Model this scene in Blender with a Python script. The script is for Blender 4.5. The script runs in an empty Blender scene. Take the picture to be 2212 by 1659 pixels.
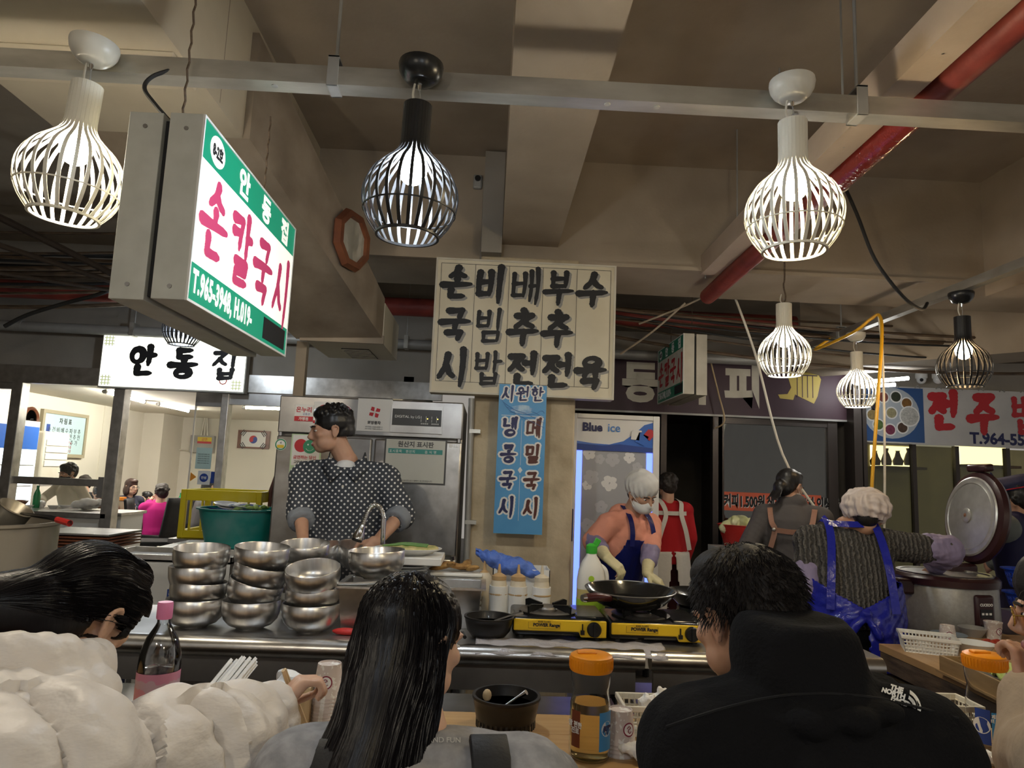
import bpy, bmesh, math, random
import numpy as np
from mathutils import Vector, Matrix, Euler
random.seed(7); rng = np.random.default_rng(7)
PI = math.pi
S = bpy.context.scene
COL = S.collection

# ---------------------------------------------------------------- camera, world, exposure
PITCH, ROLL, YAW, CAM_Z, FPX = math.radians(7.5), math.radians(2.3), math.radians(1.6), 1.45, 1500.0
_f = Vector((math.sin(YAW)*math.cos(PITCH), math.cos(YAW)*math.cos(PITCH), math.sin(PITCH)))
_r0 = Vector((math.cos(YAW), -math.sin(YAW), 0)); _u0 = _r0.cross(_f)
_R = math.cos(ROLL)*_r0 + math.sin(ROLL)*_u0
_U = -math.sin(ROLL)*_r0 + math.cos(ROLL)*_u0
cd = bpy.data.cameras.new('camera'); cam = bpy.data.objects.new('camera', cd); COL.objects.link(cam)
cd.sensor_width = 36; cd.lens = 36*FPX/2212; cd.clip_start = .05
cam.matrix_world = Matrix(((_R.x,_U.x,-_f.x,0),(_R.y,_U.y,-_f.y,0),(_R.z,_U.z,-_f.z,CAM_Z),(0,0,0,1)))
S.camera = cam
w = bpy.data.worlds.new('world'); S.world = w; w.use_nodes = True
bg = w.node_tree.nodes['Background']
bg.inputs[0].default_value = (1, .93, .84, 1); bg.inputs[1].default_value = .26
S.view_settings.view_transform = 'Standard'; S.view_settings.look = 'None'
S.view_settings.gamma = 1; S.view_settings.use_curve_mapping = False
S.view_settings.exposure = 0.28
try:
    S.cycles.use_denoising = True; S.cycles.max_bounces = 7; S.cycles.diffuse_bounces = 3; S.cycles.adaptive_threshold = .02
    S.cycles.transparent_max_bounces = 12; S.cycles.sample_clamp_indirect = 6
except Exception: pass

def at(px, py, Y=None, Z=None, X=None):
    """the place in the hall seen at a pixel of the 2212x1659 photo, at a known distance or height"""
    d = (px-1106)/FPX*_R - (py-829.5)/FPX*_U + _f
    t = Y/d.y if Y is not None else (Z-CAM_Z)/d.z if Z is not None else X/d.x
    return Vector((0,0,CAM_Z)) + t*d

# ---------------------------------------------------------------- helpers: materials
MATS = {}
def nd(nt, t, **kw):
    n = nt.nodes.new(t)
    for k, v in kw.items(): setattr(n, k, v)
    return n
def M(name, col=(.5,.5,.5), rough=.5, metal=0, noise=None, bump=None, col2=None, emit=None, trans=0, ior=1.45, alpha=1, coat=0, spec=.5, sheen=0, scale3=None, sss=0, fn=None):
    """procedural material. noise=(scale, lo, hi, detail) mixes col2 in; bump=(scale, strength, dist)"""
    if name in MATS: return MATS[name]
    m = bpy.data.materials.new(name); m.use_nodes = True; MATS[name] = m
    nt = m.node_tree; b = nt.nodes['Principled BSDF']
    b.inputs['Base Color'].default_value = (*col, 1)
    b.inputs['Roughness'].default_value = rough; b.inputs['Metallic'].default_value = metal
    b.inputs['Specular IOR Level'].default_value = spec
    b.inputs['IOR'].default_value = ior; b.inputs['Transmission Weight'].default_value = trans
    b.inputs['Alpha'].default_value = alpha; b.inputs['Coat Weight'].default_value = coat
    if sheen: b.inputs['Sheen Weight'].default_value = sheen; b.inputs['Sheen Roughness'].default_value = .5
    if sss: b.inputs['Subsurface Weight'].default_value = sss; b.inputs['Subsurface Radius'].default_value = (.012,.005,.003)
    m.diffuse_color = (*col, 1)
    tc = nd(nt, 'ShaderNodeTexCoord'); mp = nd(nt, 'ShaderNodeMapping')
    nt.links.new(tc.outputs['Object'], mp.inputs[0])
    if scale3: mp.inputs['Scale'].default_value = scale3
    if noise:
        sc, lo, hi, *dt = noise
        n = nd(nt, 'ShaderNodeTexNoise'); n.inputs['Scale'].default_value = sc; n.inputs['Detail'].default_value = dt[0] if dt else 5
        nt.links.new(mp.outputs[0], n.inputs['Vector'])
        r = nd(nt, 'ShaderNodeValToRGB'); r.color_ramp.elements[0].position = lo; r.color_ramp.elements[1].position = hi
        r.color_ramp.elements[0].color = (*(col2 or [c*.6 for c in col]), 1); r.color_ramp.elements[1].color = (*col, 1)
        nt.links.new(n.outputs[0], r.inputs[0]); nt.links.new(r.outputs[0], b.inputs['Base Color'])
    if bump:
        sc, st, di = bump
        n2 = nd(nt, 'ShaderNodeTexNoise'); n2.inputs['Scale'].default_value = sc; n2.inputs['Detail'].default_value = 4
        nt.links.new(mp.outputs[0], n2.inputs['Vector'])
        bp = nd(nt, 'ShaderNodeBump'); bp.inputs['Strength'].default_value = st; bp.inputs['Distance'].default_value = di
        nt.links.new(n2.outputs[0], bp.inputs['Height']); nt.links.new(bp.outputs[0], b.inputs['Normal'])
    if emit:
        b.inputs['Emission Color'].default_value = (*emit[:3], 1); b.inputs['Emission Strength'].default_value = emit[3]
    if fn: fn(nt, b, tc, mp)
    return m
def glass(name, tint=(1,1,1), gloss=.08, rough=.02):
    """thin clear pane: mostly see-through with a faint reflection"""
    if name in MATS: return MATS[name]
    m = bpy.data.materials.new(name); m.use_nodes = True; MATS[name] = m
    nt = m.node_tree; nt.nodes.clear()
    o = nd(nt,'ShaderNodeOutputMaterial'); t = nd(nt,'ShaderNodeBsdfTransparent'); g = nd(nt,'ShaderNodeBsdfGlossy')
    t.inputs[0].default_value = (*tint,1); g.inputs['Roughness'].default_value = rough
    mx = nd(nt,'ShaderNodeMixShader'); fr = nd(nt,'ShaderNodeFresnel'); fr.inputs[0].default_value = 1.45
    ad = nd(nt,'ShaderNodeMath', operation='MULTIPLY_ADD'); ad.inputs[1].default_value = .9; ad.inputs[2].default_value = gloss-.04
    nt.links.new(fr.outputs[0], ad.inputs[0]); nt.links.new(ad.outputs[0], mx.inputs[0])
    nt.links.new(t.outputs[0], mx.inputs[1]); nt.links.new(g.outputs[0], mx.inputs[2]); nt.links.new(mx.outputs[0], o.inputs[0])
    return m

# ---------------------------------------------------------------- helpers: geometry
def frame_to(p, q):
    z = (Vector(q)-Vector(p)).normalized()
    a = Vector((0,0,1)) if abs(z.z) < .95 else Vector((1,0,0))
    x = a.cross(z).normalized(); y = z.cross(x)
    return x, y, z
class MB:
    def __init__(s): s.v, s.f = [], []
    def add(s, v, f, X=None):
        o = len(s.v)
        s.v += [tuple(X @ Vector(p)) for p in v] if X is not None else [tuple(p) for p in v]
        s.f += [tuple(i+o for i in q) for q in f]; return s
    def box(s, x0, x1, y0, y1, z0, z1, X=None):
        v = [(x,y,z) for z in (z0,z1) for y in (y0,y1) for x in (x0,x1)]
        return s.add(v, [(0,2,3,1),(4,5,7,6),(0,1,5,4),(1,3,7,5),(3,2,6,7),(2,0,4,6)], X)
    def tube(s, pts, r, n=8, cap=True, X=None, flat=1.0):
        pts = [Vector(p) for p in pts]; k = len(pts); rr = r if isinstance(r,(list,tuple)) else [r]*k
        v, f = [], []; x = None
        for i, p in enumerate(pts):
            t = (pts[min(i+1,k-1)]-pts[max(i-1,0)]).normalized()
            if x is None: x = frame_to((0,0,0), t)[0]
            x = (x - t*x.dot(t)).normalized(); y = t.cross(x)
            for j in range(n):
                a = 2*PI*j/n; v.append(p + x*math.cos(a)*rr[i] + y*math.sin(a)*rr[i]*flat)
        for i in range(k-1):
            for j in range(n):
                a, b = i*n+j, i*n+(j+1)%n; f.append((a,b,b+n,a+n))
        if cap: f += [tuple(range(n-1,-1,-1)), tuple((k-1)*n+j for j in range(n))]
        return s.add(v, f, X)
    def cyl(s, p, q, r, r2=None, n=16, X=None): return s.tube([p,q], [r, r if r2 is None else r2], n, True, X)
    def lathe(s, prof, n=32, c=(0,0,0), X=None, sx=1, sy=1):
        v, f, k = [], [], len(prof)
        for r, z in prof:
            for j in range(n):
                a = 2*PI*j/n; v.append((c[0]+r*sx*math.cos(a), c[1]+r*sy*math.sin(a), c[2]+z))
        for i in range(k-1):
            for j in range(n):
                a, b = i*n+j, i*n+(j+1)%n; f.append((a,b,b+n,a+n))
        ring = prof[0] == prof[-1]
        if prof[0][0] > 1e-6 and not ring: f.append(tuple(range(n-1,-1,-1)))
        if prof[-1][0] > 1e-6 and not ring: f.append(tuple((k-1)*n+j for j in range(n)))
        return s.add(v, f, X)
    def sph(s, c, r, n=16, m=10, X=None):
        r = (r,r,r) if not isinstance(r,(tuple,list)) else r
        v = [(c[0],c[1],c[2]-r[2])]; f = []
        for i in range(1,m):
            t = -PI/2+PI*i/m
            for j in range(n):
                a = 2*PI*j/n; v.append((c[0]+r[0]*math.cos(t)*math.cos(a), c[1]+r[1]*math.cos(t)*math.sin(a), c[2]+r[2]*math.sin(t)))
        v.append((c[0],c[1],c[2]+r[2])); L = len(v)-1
        for j in range(n):
            f.append((0,1+(j+1)%n,1+j)); f.append((L,L-n+j,L-n+(j+1)%n))
        for i in range(m-2):
            for j in range(n):
                a, b = 1+i*n+j, 1+i*n+(j+1)%n; f.append((a,b,b+n,a+n))
        return s.add(v, f, X)
    def cap(s, p, r, q, r2, n=14):
        """closed tapered capsule"""
        x, y, z = frame_to(p, q) if (Vector(q)-Vector(p)).length > 1e-6 else frame_to((0,0,0),(0,0,1))
        p, q = Vector(p), Vector(q); pts, rr = [], []
        for i in range(1,6): a = -PI/2+PI/2*i/5.5; pts.append(p+z*r*math.sin(a)); rr.append(r*math.cos(a))
        pts.append(p); rr.append(r); pts.append(q); rr.append(r2)
        for i in range(1,6): a = PI/2*i/5.5; pts.append(q+z*r2*math.sin(a)); rr.append(r2*math.cos(a))
        v, f = [], []
        for i, c in enumerate(pts):
            for j in range(n): a = 2*PI*j/n; v.append(c+x*math.cos(a)*rr[i]+y*math.sin(a)*rr[i])
        k = len(pts)
        for i in range(k-1):
            for j in range(n): a, b = i*n+j, i*n+(j+1)%n; f.append((a,b,b+n,a+n))
        f += [tuple(range(n-1,-1,-1)), tuple((k-1)*n+j for j in range(n))]
        return s.add(v, f)
    def loft(s, rings, n=24, X=None):
        """rings: (centre, rx, ry, up-axis tilt matrix or None); closed"""
        v, f = [], []
        for c, rx, ry, R in rings:
            for j in range(n):
                a = 2*PI*j/n; p = Vector((math.cos(a)*rx, math.sin(a)*ry, 0))
                v.append(Vector(c) + (R @ p if R is not None else p))
        k = len(rings)
        for i in range(k-1):
            for j in range(n): a, b = i*n+j, i*n+(j+1)%n; f.append((a,b,b+n,a+n))
        f += [tuple(range(n-1,-1,-1)), tuple((k-1)*n+j for j in range(n))]
        return s.add(v, f, X)
    def prism(s, poly, a, b, axis='y', X=None):
        """poly in the plane, extruded from a to b along axis"""
        n = len(poly)
        P3 = {'y': lambda u,w,d:(u,d,w), 'z': lambda u,w,d:(u,w,d), 'x': lambda u,w,d:(d,u,w)}[axis]
        v = [P3(u,w,a) for u,w in poly]+[P3(u,w,b) for u,w in poly]
        f = [tuple(range(n)), tuple(range(2*n-1,n-1,-1))]+[(i,i+n,(i+1)%n+n,(i+1)%n) for i in range(n)]
        return s.add(v, f, X)
    def grid(s, fn, nu, nv, X=None, wrap=False):
        v = [fn(i/nu, j/nv) for j in range(nv+1) for i in range(nu+1)]; f = []
        for j in range(nv):
            for i in range(nu): a = j*(nu+1)+i; f.append((a,a+1,a+nu+2,a+nu+1))
        return s.add(v, f, X)
    def build(s, name, mat, parent=None, smooth=True, bevel=0, thick=0, loc=None, rot=None, label=None, angle=40):
        me = bpy.data.meshes.new(name); me.from_pydata(s.v, [], s.f); me.validate()
        b = bmesh.new(); b.from_mesh(me); bmesh.ops.recalc_face_normals(b, faces=b.faces); b.to_mesh(me); b.free()
        return obj(name, me, mat, parent, smooth, bevel, thick, loc, rot, label, angle)
def obj(name, me, mat, parent=None, smooth=True, bevel=0, thick=0, loc=None, rot=None, label=None, angle=40):
    o = bpy.data.objects.new(name, me); COL.objects.link(o)
    if mat is not None and not me.materials: me.materials.append(MATS[mat] if isinstance(mat,str) else mat)
    if smooth:
        me.shade_smooth(); me.set_sharp_from_angle(angle=math.radians(angle))
    if thick:
        k = o.modifiers.new('thickness','SOLIDIFY'); k.thickness = thick; k.offset = 0
    if bevel:
        k = o.modifiers.new('bevel','BEVEL'); k.width = bevel; k.segments = 2; k.limit_method = 'ANGLE'; k.angle_limit = math.radians(40)
    if parent is not None: o.parent = parent
    if loc is not None: o.location = loc
    if rot is not None: o.rotation_euler = rot
    if label: o['label'] = label
    return o
def tag(o, label, cat, group=None):
    o['label'] = label; o['category'] = cat
    if group: o['group'] = group
    return o
def thing(name, label, cat, loc=(0,0,0), rz=0, group=None, rot=None):
    o = bpy.data.objects.new(name, None); COL.objects.link(o); o.empty_display_size = .05
    o.location = loc; o.rotation_euler = rot if rot is not None else (0,0,rz)
    return tag(o, label, cat, group)
def struct(o): o['kind'] = 'structure'; return o
def dup(root, loc=None, rz=None, label=None, rot=None):
    kids = {}
    for c in bpy.data.objects:
        if c.parent: kids.setdefault(c.parent, []).append(c)
    def cp(o, par):
        c = o.copy(); COL.objects.link(c); c.parent = par
        for k in kids.get(o, []): cp(k, c)
        return c
    r = cp(root, None)
    if loc is not None: r.location = loc
    if rz is not None: r.rotation_euler = (0,0,rz)
    if rot is not None: r.rotation_euler = rot
    if label: r['label'] = label
    return r
def box(name, x0, x1, y0, y1, z0, z1, mat, parent=None, bevel=0, **k):
    return MB().box(x0,x1,y0,y1,z0,z1).build(name, mat, parent, smooth=bool(bevel), bevel=bevel, **k)
def arc(p, q, sag, n=10):
    """cable hanging between two points"""
    p, q = Vector(p), Vector(q); out = []
    for i in range(n+1):
        t = i/n; c = p.lerp(q, t); c.z -= sag*4*t*(1-t); out.append(c)
    return out
def smooth_path(pts, n=6):
    pts = [Vector(p) for p in pts]; out = []
    for i in range(len(pts)-1):
        a, b, c, d = pts[max(i-1,0)], pts[i], pts[i+1], pts[min(i+2,len(pts)-1)]
        for k in range(n):
            t = k/n
            out.append(.5*((2*b)+(c-a)*t+(2*a-5*b+4*c-d)*t*t+(-a+3*b-3*c+d)*t**3))
    out.append(pts[-1]); return out
# ---------------------------------------------------------------- helpers: lettering
TMP = bpy.data.scenes.new('workbench')      # an empty side scene where text and skins are turned into meshes
FACE = (PI/2,0,0)            # lettering plane turned to face -Y
def text(body, size, mat, parent, loc, rot=FACE, bold=0.0, align='CENTER', sx=1.0, name='lettering', shear=0, ext=.0004, space=1.0):
    c = bpy.data.curves.new('lettering','FONT'); c.body = body; c.size = size; c.offset = bold; c.align_x = align
    c.extrude = ext; c.shear = shear; c.space_character = space; c.resolution_u = 3
    t = bpy.data.objects.new('lettering', c); TMP.collection.objects.link(t)
    TMP.view_layers[0].update()
    me = bpy.data.meshes.new_from_object(t.evaluated_get(TMP.view_layers[0].depsgraph))
    bpy.data.objects.remove(t); bpy.data.curves.remove(c)
    if sx != 1: me.transform(Matrix.Diagonal((sx,1,1,1)))
    me.materials.clear()
    o = obj(name, me, mat, parent, False, loc=loc, rot=rot)
    if len(body) > 1: o['kind'] = 'stuff'
    return o
JAMO = {
'ㄱ':[[(8,86),(86,90),(70,8)]],'ㄴ':[[(18,95),(16,24),(94,26)]],'ㄷ':[[(10,90),(90,90)],[(14,90),(12,14),(94,16)]],
'ㄹ':[[(10,94),(84,94),(80,56),(14,54),(12,10),(92,14)]],'ㅁ':[[(14,92),(16,8)],[(14,90),(88,92),(84,8)],[(16,12),(84,12)]],
'ㅂ':[[(14,98),(16,8)],[(84,98),(82,6)],[(16,58),(82,60)],[(16,12),(82,12)]],
'ㅅ':[[(52,98),(40,50),(4,8)],[(46,56),(70,26),(98,12)]],'ㅇ':[[(50+42*math.cos(a*PI/8+1.5),50+44*math.sin(a*PI/8+1.5)) for a in range(17)]],
'ㅈ':[[(10,92),(90,94),(46,50),(4,8)],[(48,52),(70,26),(98,12)]],'ㅊ':[[(44,112),(60,96)],[(10,78),(90,80),(46,44),(4,4)],[(48,46),(70,22),(98,8)]],
'ㅋ':[[(8,86),(86,90),(70,8)],[(14,50),(80,54)]],'ㅌ':[[(10,90),(90,90)],[(14,90),(12,14),(94,16)],[(14,54),(84,54)]],
'ㅍ':[[(8,92),(92,92)],[(32,90),(36,14)],[(68,90),(64,14)],[(6,12),(94,12)]],
'ㅎ':[[(40,116),(60,102)],[(8,84),(92,86)],[(50+32*math.cos(a*PI/8+1.5),34+32*math.sin(a*PI/8+1.5)) for a in range(17)]],
'ㅏ':[[(36,104),(36,-6)],[(40,52),(96,54)]],'ㅑ':[[(36,104),(36,-6)],[(40,66),(96,68)],[(40,38),(96,40)]],
'ㅓ':[[(70,104),(70,-6)],[(4,54),(66,52)]],'ㅕ':[[(70,104),(70,-6)],[(4,70),(66,68)],[(4,40),(66,38)]],
'ㅣ':[[(56,106),(54,-8)]],'ㅐ':[[(28,98),(28,2)],[(80,106),(80,-8)],[(30,50),(78,52)]],'ㅔ':[[(48,98),(48,2)],[(86,106),(86,-8)],[(4,52),(46,50)]],
'ㅗ':[[(50,98),(50,30)],[(0,22),(100,26)]],'ㅛ':[[(32,98),(34,30)],[(68,98),(66,30)],[(0,22),(100,26)]],
'ㅜ':[[(0,80),(100,86)],[(52,82),(50,-14)]],'ㅠ':[[(0,80),(100,86)],[(34,82),(26,-8)],[(66,82),(68,-14)]],'ㅡ':[[(0,50),(100,56)]]}
LEAD='ㄱㄲㄴㄷㄸㄹㅁㅂㅃㅅㅆㅇㅈㅉㅊㅋㅌㅍㅎ'; VOW='ㅏㅐㅑㅒㅓㅔㅕㅖㅗㅘㅙㅚㅛㅜㅝㅞㅟㅠㅡㅢㅣ'
TAIL=['']+list('ㄱㄲㄳㄴㄵㄶㄷㄹㄺㄻㄼㄽㄾㄿㅀㅁㅂㅄㅅㅆㅇㅈㅊㅋㅌㅍㅎ')
def syllable(ch):
    k = ord(ch)-0xAC00; l, v, t = LEAD[k//588], VOW[(k%588)//28], TAIL[k%28]; out = []
    def put(j, x0, y0, x1, y1):
        for st in JAMO[j]: out.append([(x0+(x1-x0)*a/100, y0+(y1-y0)*b/100) for a,b in st])
    if v == 'ㅝ':
        put(l,.12,.66,.52,1); put('ㅜ',.0,.36,.62,.6); put('ㅓ',.56,.34,1,1)
        if t: put(t,.2,0,.9,.28)
    elif v in 'ㅗㅛㅜㅠㅡ':
        if t: put(l,.2,.68,.8,1); put(v,.0,.4,1,.64); put(t,.2,0,.82,.3)
        else: put(l,.16,.5,.84,1); put(v,.0,.02,1,.46)
    else:
        if t: put(l,.02,.46,.54,.98); put(v,.58,.42,1,1); put(t,.22,0,.92,.34)
        else: put(l,.0,.12,.56,.92); put(v,.58,0,1,1)
    return out
def brush(mb, ch, cx, cz, w, h, sw, y, seed=0, slant=.06, grow=0, dx=0, dz=0):
    """one brush-written syllable in the XZ plane at depth y"""
    rd = random.Random(seed*131+ord(ch)); y0 = y; cnt = 0
    for st in syllable(ch):
        pts = [(cx+dx+(a-.5)*w+(b-.5)*slant*w, cz+dz+(b-.5)*h+(a-.5)*slant*.8*h) for a,b in st]
        P3 = smooth_path([(a,0,b) for a,b in pts], 5) if len(pts) > 8 else None
        if P3 is None:
            P3 = []
            for i in range(len(pts)-1):
                (a,b),(c,d) = pts[i],pts[i+1]; bow = rd.uniform(-.04,.04)*math.hypot(c-a,d-b)
                for k in range(6):
                    t = k/6; P3.append(Vector((a+(c-a)*t+bow*math.sin(PI*t), 0, b+(d-b)*t+bow*.6*math.sin(PI*t))))
            P3.append(Vector((pts[-1][0],0,pts[-1][1])))
        n = len(P3); closed = len(st) > 8
        ph = rd.uniform(0,6)
        for i in range(n):
            t = i/(n-1)
            wd = sw*(1.25-.75*t+.5*t*t*.8 if not closed else 1+.25*math.sin(2*PI*t+ph))*.5*rd.uniform(.94,1.06)+grow
            if i == n-1 and not closed: wd = wd*.62+grow*.3
            y = y0-cnt*5e-6; cnt += 1          # each dab of paint lies a hair over the one before
            p = P3[i]; mb.add([(p.x+wd*math.cos(a*PI/4)*(1.1), y, p.z+wd*math.sin(a*PI/4)) for a in range(8)], [tuple(range(8))])
            if i:
                q, d = pp, (p-pp); L = d.length or 1e-6; nx, nz = -d.z/L, d.x/L
                y = y0-cnt*5e-6; cnt += 1
                mb.add([(q.x+nx*pw,y,q.z+nz*pw),(q.x-nx*pw,y,q.z-nz*pw),(p.x-nx*wd,y,p.z-nz*wd),(p.x+nx*wd,y,p.z+nz*wd)],[(0,1,2,3)])
            pp, pw = p, wd
    return mb
def word(parent, mat, items, sw, y, name='letter', **kw):
    for k,(ch,cx,cz,w_,h_) in enumerate(items): brush(MB(), ch, cx, cz, w_, h_, sw*min(1,max(.6,5/len(syllable(ch)))), y, seed=k+kw.get('seed',0), grow=kw.get('grow',0), dx=kw.get('dx',0), dz=kw.get('dz',0)).build(name, mat, parent, False)
# ---------------------------------------------------------------- helpers: soft bodies
def blob(mb, voxel=.008, sm=3, name='body'):
    """fuse overlapping closed pieces into one continuous skin"""
    me = bpy.data.meshes.new(name); me.from_pydata(mb.v, [], mb.f); me.validate()
    b = bmesh.new(); b.from_mesh(me); bmesh.ops.recalc_face_normals(b, faces=b.faces); b.to_mesh(me); b.free()
    o = bpy.data.objects.new(name, me); TMP.collection.objects.link(o)
    k = o.modifiers.new('r','REMESH'); k.mode = 'VOXEL'; k.voxel_size = voxel; k.adaptivity = 0
    k = o.modifiers.new('s','SMOOTH'); k.factor = .5; k.iterations = sm
    TMP.view_layers[0].update()
    r = bpy.data.meshes.new_from_object(o.evaluated_get(TMP.view_layers[0].depsgraph))
    bpy.data.objects.remove(o); bpy.data.meshes.remove(me); r.name = name
    return r
def warp(me, fn):
    """move every vertex along its normal by fn(co[n,3], no[n,3])"""
    n = len(me.vertices); co = np.empty(n*3, np.float32); no = np.empty(n*3, np.float32)
    me.vertices.foreach_get('co', co); me.vertex_normals.foreach_get('vector', no)
    co = co.reshape(-1,3); no = no.reshape(-1,3)
    d = fn(co, no); co = co + (no*d[:,None] if d.ndim == 1 else d)
    me.vertices.foreach_set('co', co.astype(np.float32).ravel()); me.update()
    return me
def wob(co, f, seed=0):
    """cheap smooth pseudo noise"""
    r = np.random.default_rng(seed); out = 0
    for i in range(5):
        k = r.normal(size=3)*f*(1+.4*i); out = out + np.sin(co @ k + r.uniform(0,6.3))/(1+.4*i)
    return out/3
# ---------------------------------------------------------------- palette
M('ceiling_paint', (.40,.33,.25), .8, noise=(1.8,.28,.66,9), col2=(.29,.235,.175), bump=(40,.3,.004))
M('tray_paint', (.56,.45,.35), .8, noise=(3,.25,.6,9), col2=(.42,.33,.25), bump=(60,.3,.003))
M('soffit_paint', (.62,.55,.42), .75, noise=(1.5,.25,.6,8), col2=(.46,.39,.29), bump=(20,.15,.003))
M('pillar_paint', (.62,.52,.36), .8, noise=(5,.3,.62,12), col2=(.40,.32,.21), bump=(18,.5,.01))
M('wall_grey', (.34,.31,.27), .8, noise=(2,.3,.7,8), col2=(.26,.235,.2), bump=(50,.3,.003))
M('wall_cream', (.78,.74,.64), .7, noise=(1,.3,.7,4), col2=(.70,.66,.56))
M('shop_interior', (.24,.21,.18), .8, noise=(2,.3,.7,6), col2=(.18,.155,.13))
M('floor_concrete', (.13,.12,.11), .6, noise=(4,.3,.7,8), col2=(.07,.065,.06))
M('galv', (.56,.55,.50), .42, .75, noise=(3,.3,.65,8), col2=(.34,.32,.28), bump=(30,.1,.002), scale3=(1,3,3))
M('galv_grey', (.42,.42,.40), .5, .3, noise=(4,.3,.7,6), col2=(.30,.29,.27))
M('steel', (.62,.61,.59), .28, 1, noise=(14,.2,.7,6), col2=(.38,.37,.35), bump=(120,.04,.001))
M('steel_dull', (.44,.43,.42), .38, .9, noise=(3.5,.25,.65,10), col2=(.22,.21,.20), bump=(60,.08,.001))
M('steel_dirty', (.40,.385,.365), .42, .8, noise=(3,.35,.62,12), col2=(.14,.12,.10), bump=(60,.1,.001))
M('steel_bright', (.90,.89,.87), .29, 1, noise=(45,.3,.7,4), col2=(.62,.61,.6), scale3=(1,1,.06))
M('chrome', (.8,.8,.8), .08, 1)
M('black_plastic', (.012,.012,.013), .35)
M('black_matte', (.014,.014,.015), .7)
M('dark_rubber', (.02,.02,.02), .6)
M('white_plastic', (.78,.77,.73), .35)
M('white_gloss', (.8,.8,.78), .18, coat=.3)
M('ivory', (.74,.70,.60), .45, noise=(6,.3,.7,4), col2=(.64,.60,.50))
M('red_pipe', (.30,.055,.04), .45, noise=(6,.3,.7,6), col2=(.17,.03,.025), bump=(30,.5,.004))
M('red_pipe_gloss', (.22,.025,.02), .18, bump=(18,.9,.01), coat=.4)
M('red_paint', (.55,.03,.025), .5)
M('wood_table', (.52,.33,.15), .38, noise=(6,.25,.75,8), col2=(.40,.23,.09), scale3=(.6,9,1))
M('wood_dark', (.15,.10,.06), .6, noise=(10,.3,.7,8), col2=(.045,.03,.02), scale3=(1,1,6), bump=(30,.4,.004))
M('wood_box', (.40,.26,.12), .5, noise=(8,.3,.7,8), col2=(.28,.17,.07), scale3=(1,6,6))
M('wood_light', (.66,.50,.30), .5, noise=(9,.3,.7,6), col2=(.52,.38,.2), scale3=(8,8,1))
M('wood_frame', (.20,.07,.03), .3, noise=(8,.3,.7,6), col2=(.11,.035,.02))
M('green_print', (.006,.20,.11), .4); M('green_lit', (.006,.2,.11), .4, emit=(.005,.16,.09,.8))
M('white_lit', (.9,.88,.82), .4, emit=(1,.93,.80,.55))
M('pink_lit', (.42,.04,.11), .5, emit=(.60,.05,.16,.28)); M('letter_lit', (.8,.8,.75), .4, emit=(1,.95,.85,.5))
M('print_black', (.012,.012,.014), .6); M('print_white', (.8,.8,.78), .5); M('print_red', (.5,.02,.03), .5)
M('print_grey', (.30,.29,.27), .6); M('print_blue', (.02,.06,.30), .5); M('print_maroon', (.22,.02,.05), .5)
M('print_navy', (.015,.02,.10), .5); M('print_green', (.03,.25,.12), .5); M('print_yellow', (.75,.55,.03), .5)
M('print_darkgrey',(.08,.08,.08),.6); M('print_brown',(.09,.02,.015),.5); M('print_orange',(.8,.3,.03),.5)
M('sign_cream', (.74,.68,.53), .5, noise=(2.5,.3,.7,7), col2=(.60,.53,.38))
M('sign_metal', (.58,.59,.54), .5, .2, noise=(12,.3,.7,4), col2=(.50,.51,.46))
M('sign_cream2', (.66,.62,.52), .5, noise=(5,.3,.7,6), col2=(.5,.46,.37))
M('purple_sign', (.055,.022,.035), .5, noise=(3,.3,.7,5), col2=(.04,.016,.026))
M('paper', (.78,.77,.74), .7, bump=(60,.25,.003)); M('tissue', (.85,.84,.82), .8, bump=(25,.5,.006))
M('skin', (.56,.33,.22), .5, noise=(14,.3,.7,5), col2=(.48,.26,.17), sss=.12); M('skin_pale', (.66,.42,.30), .5, noise=(14,.3,.7,5), col2=(.58,.35,.24), sss=.12)
def lamp_mat(name, c, s): M(name, (.9,.9,.9), .4, emit=(*c, s))
lamp_mat('bulb_neutral', (1,.88,.70), 430); lamp_mat('bulb_cool', (.80,.90,1), 330); lamp_mat('bulb_warm', (1,.82,.52), 400); lamp_mat('bulb_amber', (1,.66,.32), 160)
lamp_mat('tube_light', (1,.94,.84), 170); lamp_mat('bulb_rear', (1,.95,.85), 190); lamp_mat('tube_cool', (.95,.98,1), 30)
M('shade_white', (.80,.77,.66), .5); M('shade_black', (.012,.012,.013), .4)
M('canopy_white', (.72,.70,.62), .3); M('canopy_black', (.015,.016,.017), .25)

# ---------------------------------------------------------------- the hall
struct(box('floor', -8,8,-3,16,-.1,0,'floor_concrete'))
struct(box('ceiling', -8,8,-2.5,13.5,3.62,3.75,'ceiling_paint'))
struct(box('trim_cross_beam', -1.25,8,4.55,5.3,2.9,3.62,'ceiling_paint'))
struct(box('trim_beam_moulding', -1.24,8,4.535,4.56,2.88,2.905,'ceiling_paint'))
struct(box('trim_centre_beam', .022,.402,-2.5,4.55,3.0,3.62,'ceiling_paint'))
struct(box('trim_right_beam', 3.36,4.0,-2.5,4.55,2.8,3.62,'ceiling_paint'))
sof = struct(box('trim_soffit', -2.13,-1.25,-2.5,7.0,3.0,3.62,'soffit_paint'))
for i in range(6):      # recessed joints of the soffit panels
    box('joint', -2.12,-1.26, 3.3+i*.55,3.306+i*.55, 2.998,3.004,'ceiling_paint', sof)
    box('joint', -1.2525,-1.2495, 2.9+i*.55,2.906+i*.55, 3.02,3.6,'ceiling_paint', sof)
box('moulding', -2.13,-1.27, 2.50,2.62,2.94,3.0,'soffit_paint', sof, bevel=.006)
box('moulding', -2.13,-1.27, 2.66,2.72,2.965,3.0,'soffit_paint', sof, bevel=.006)
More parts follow.
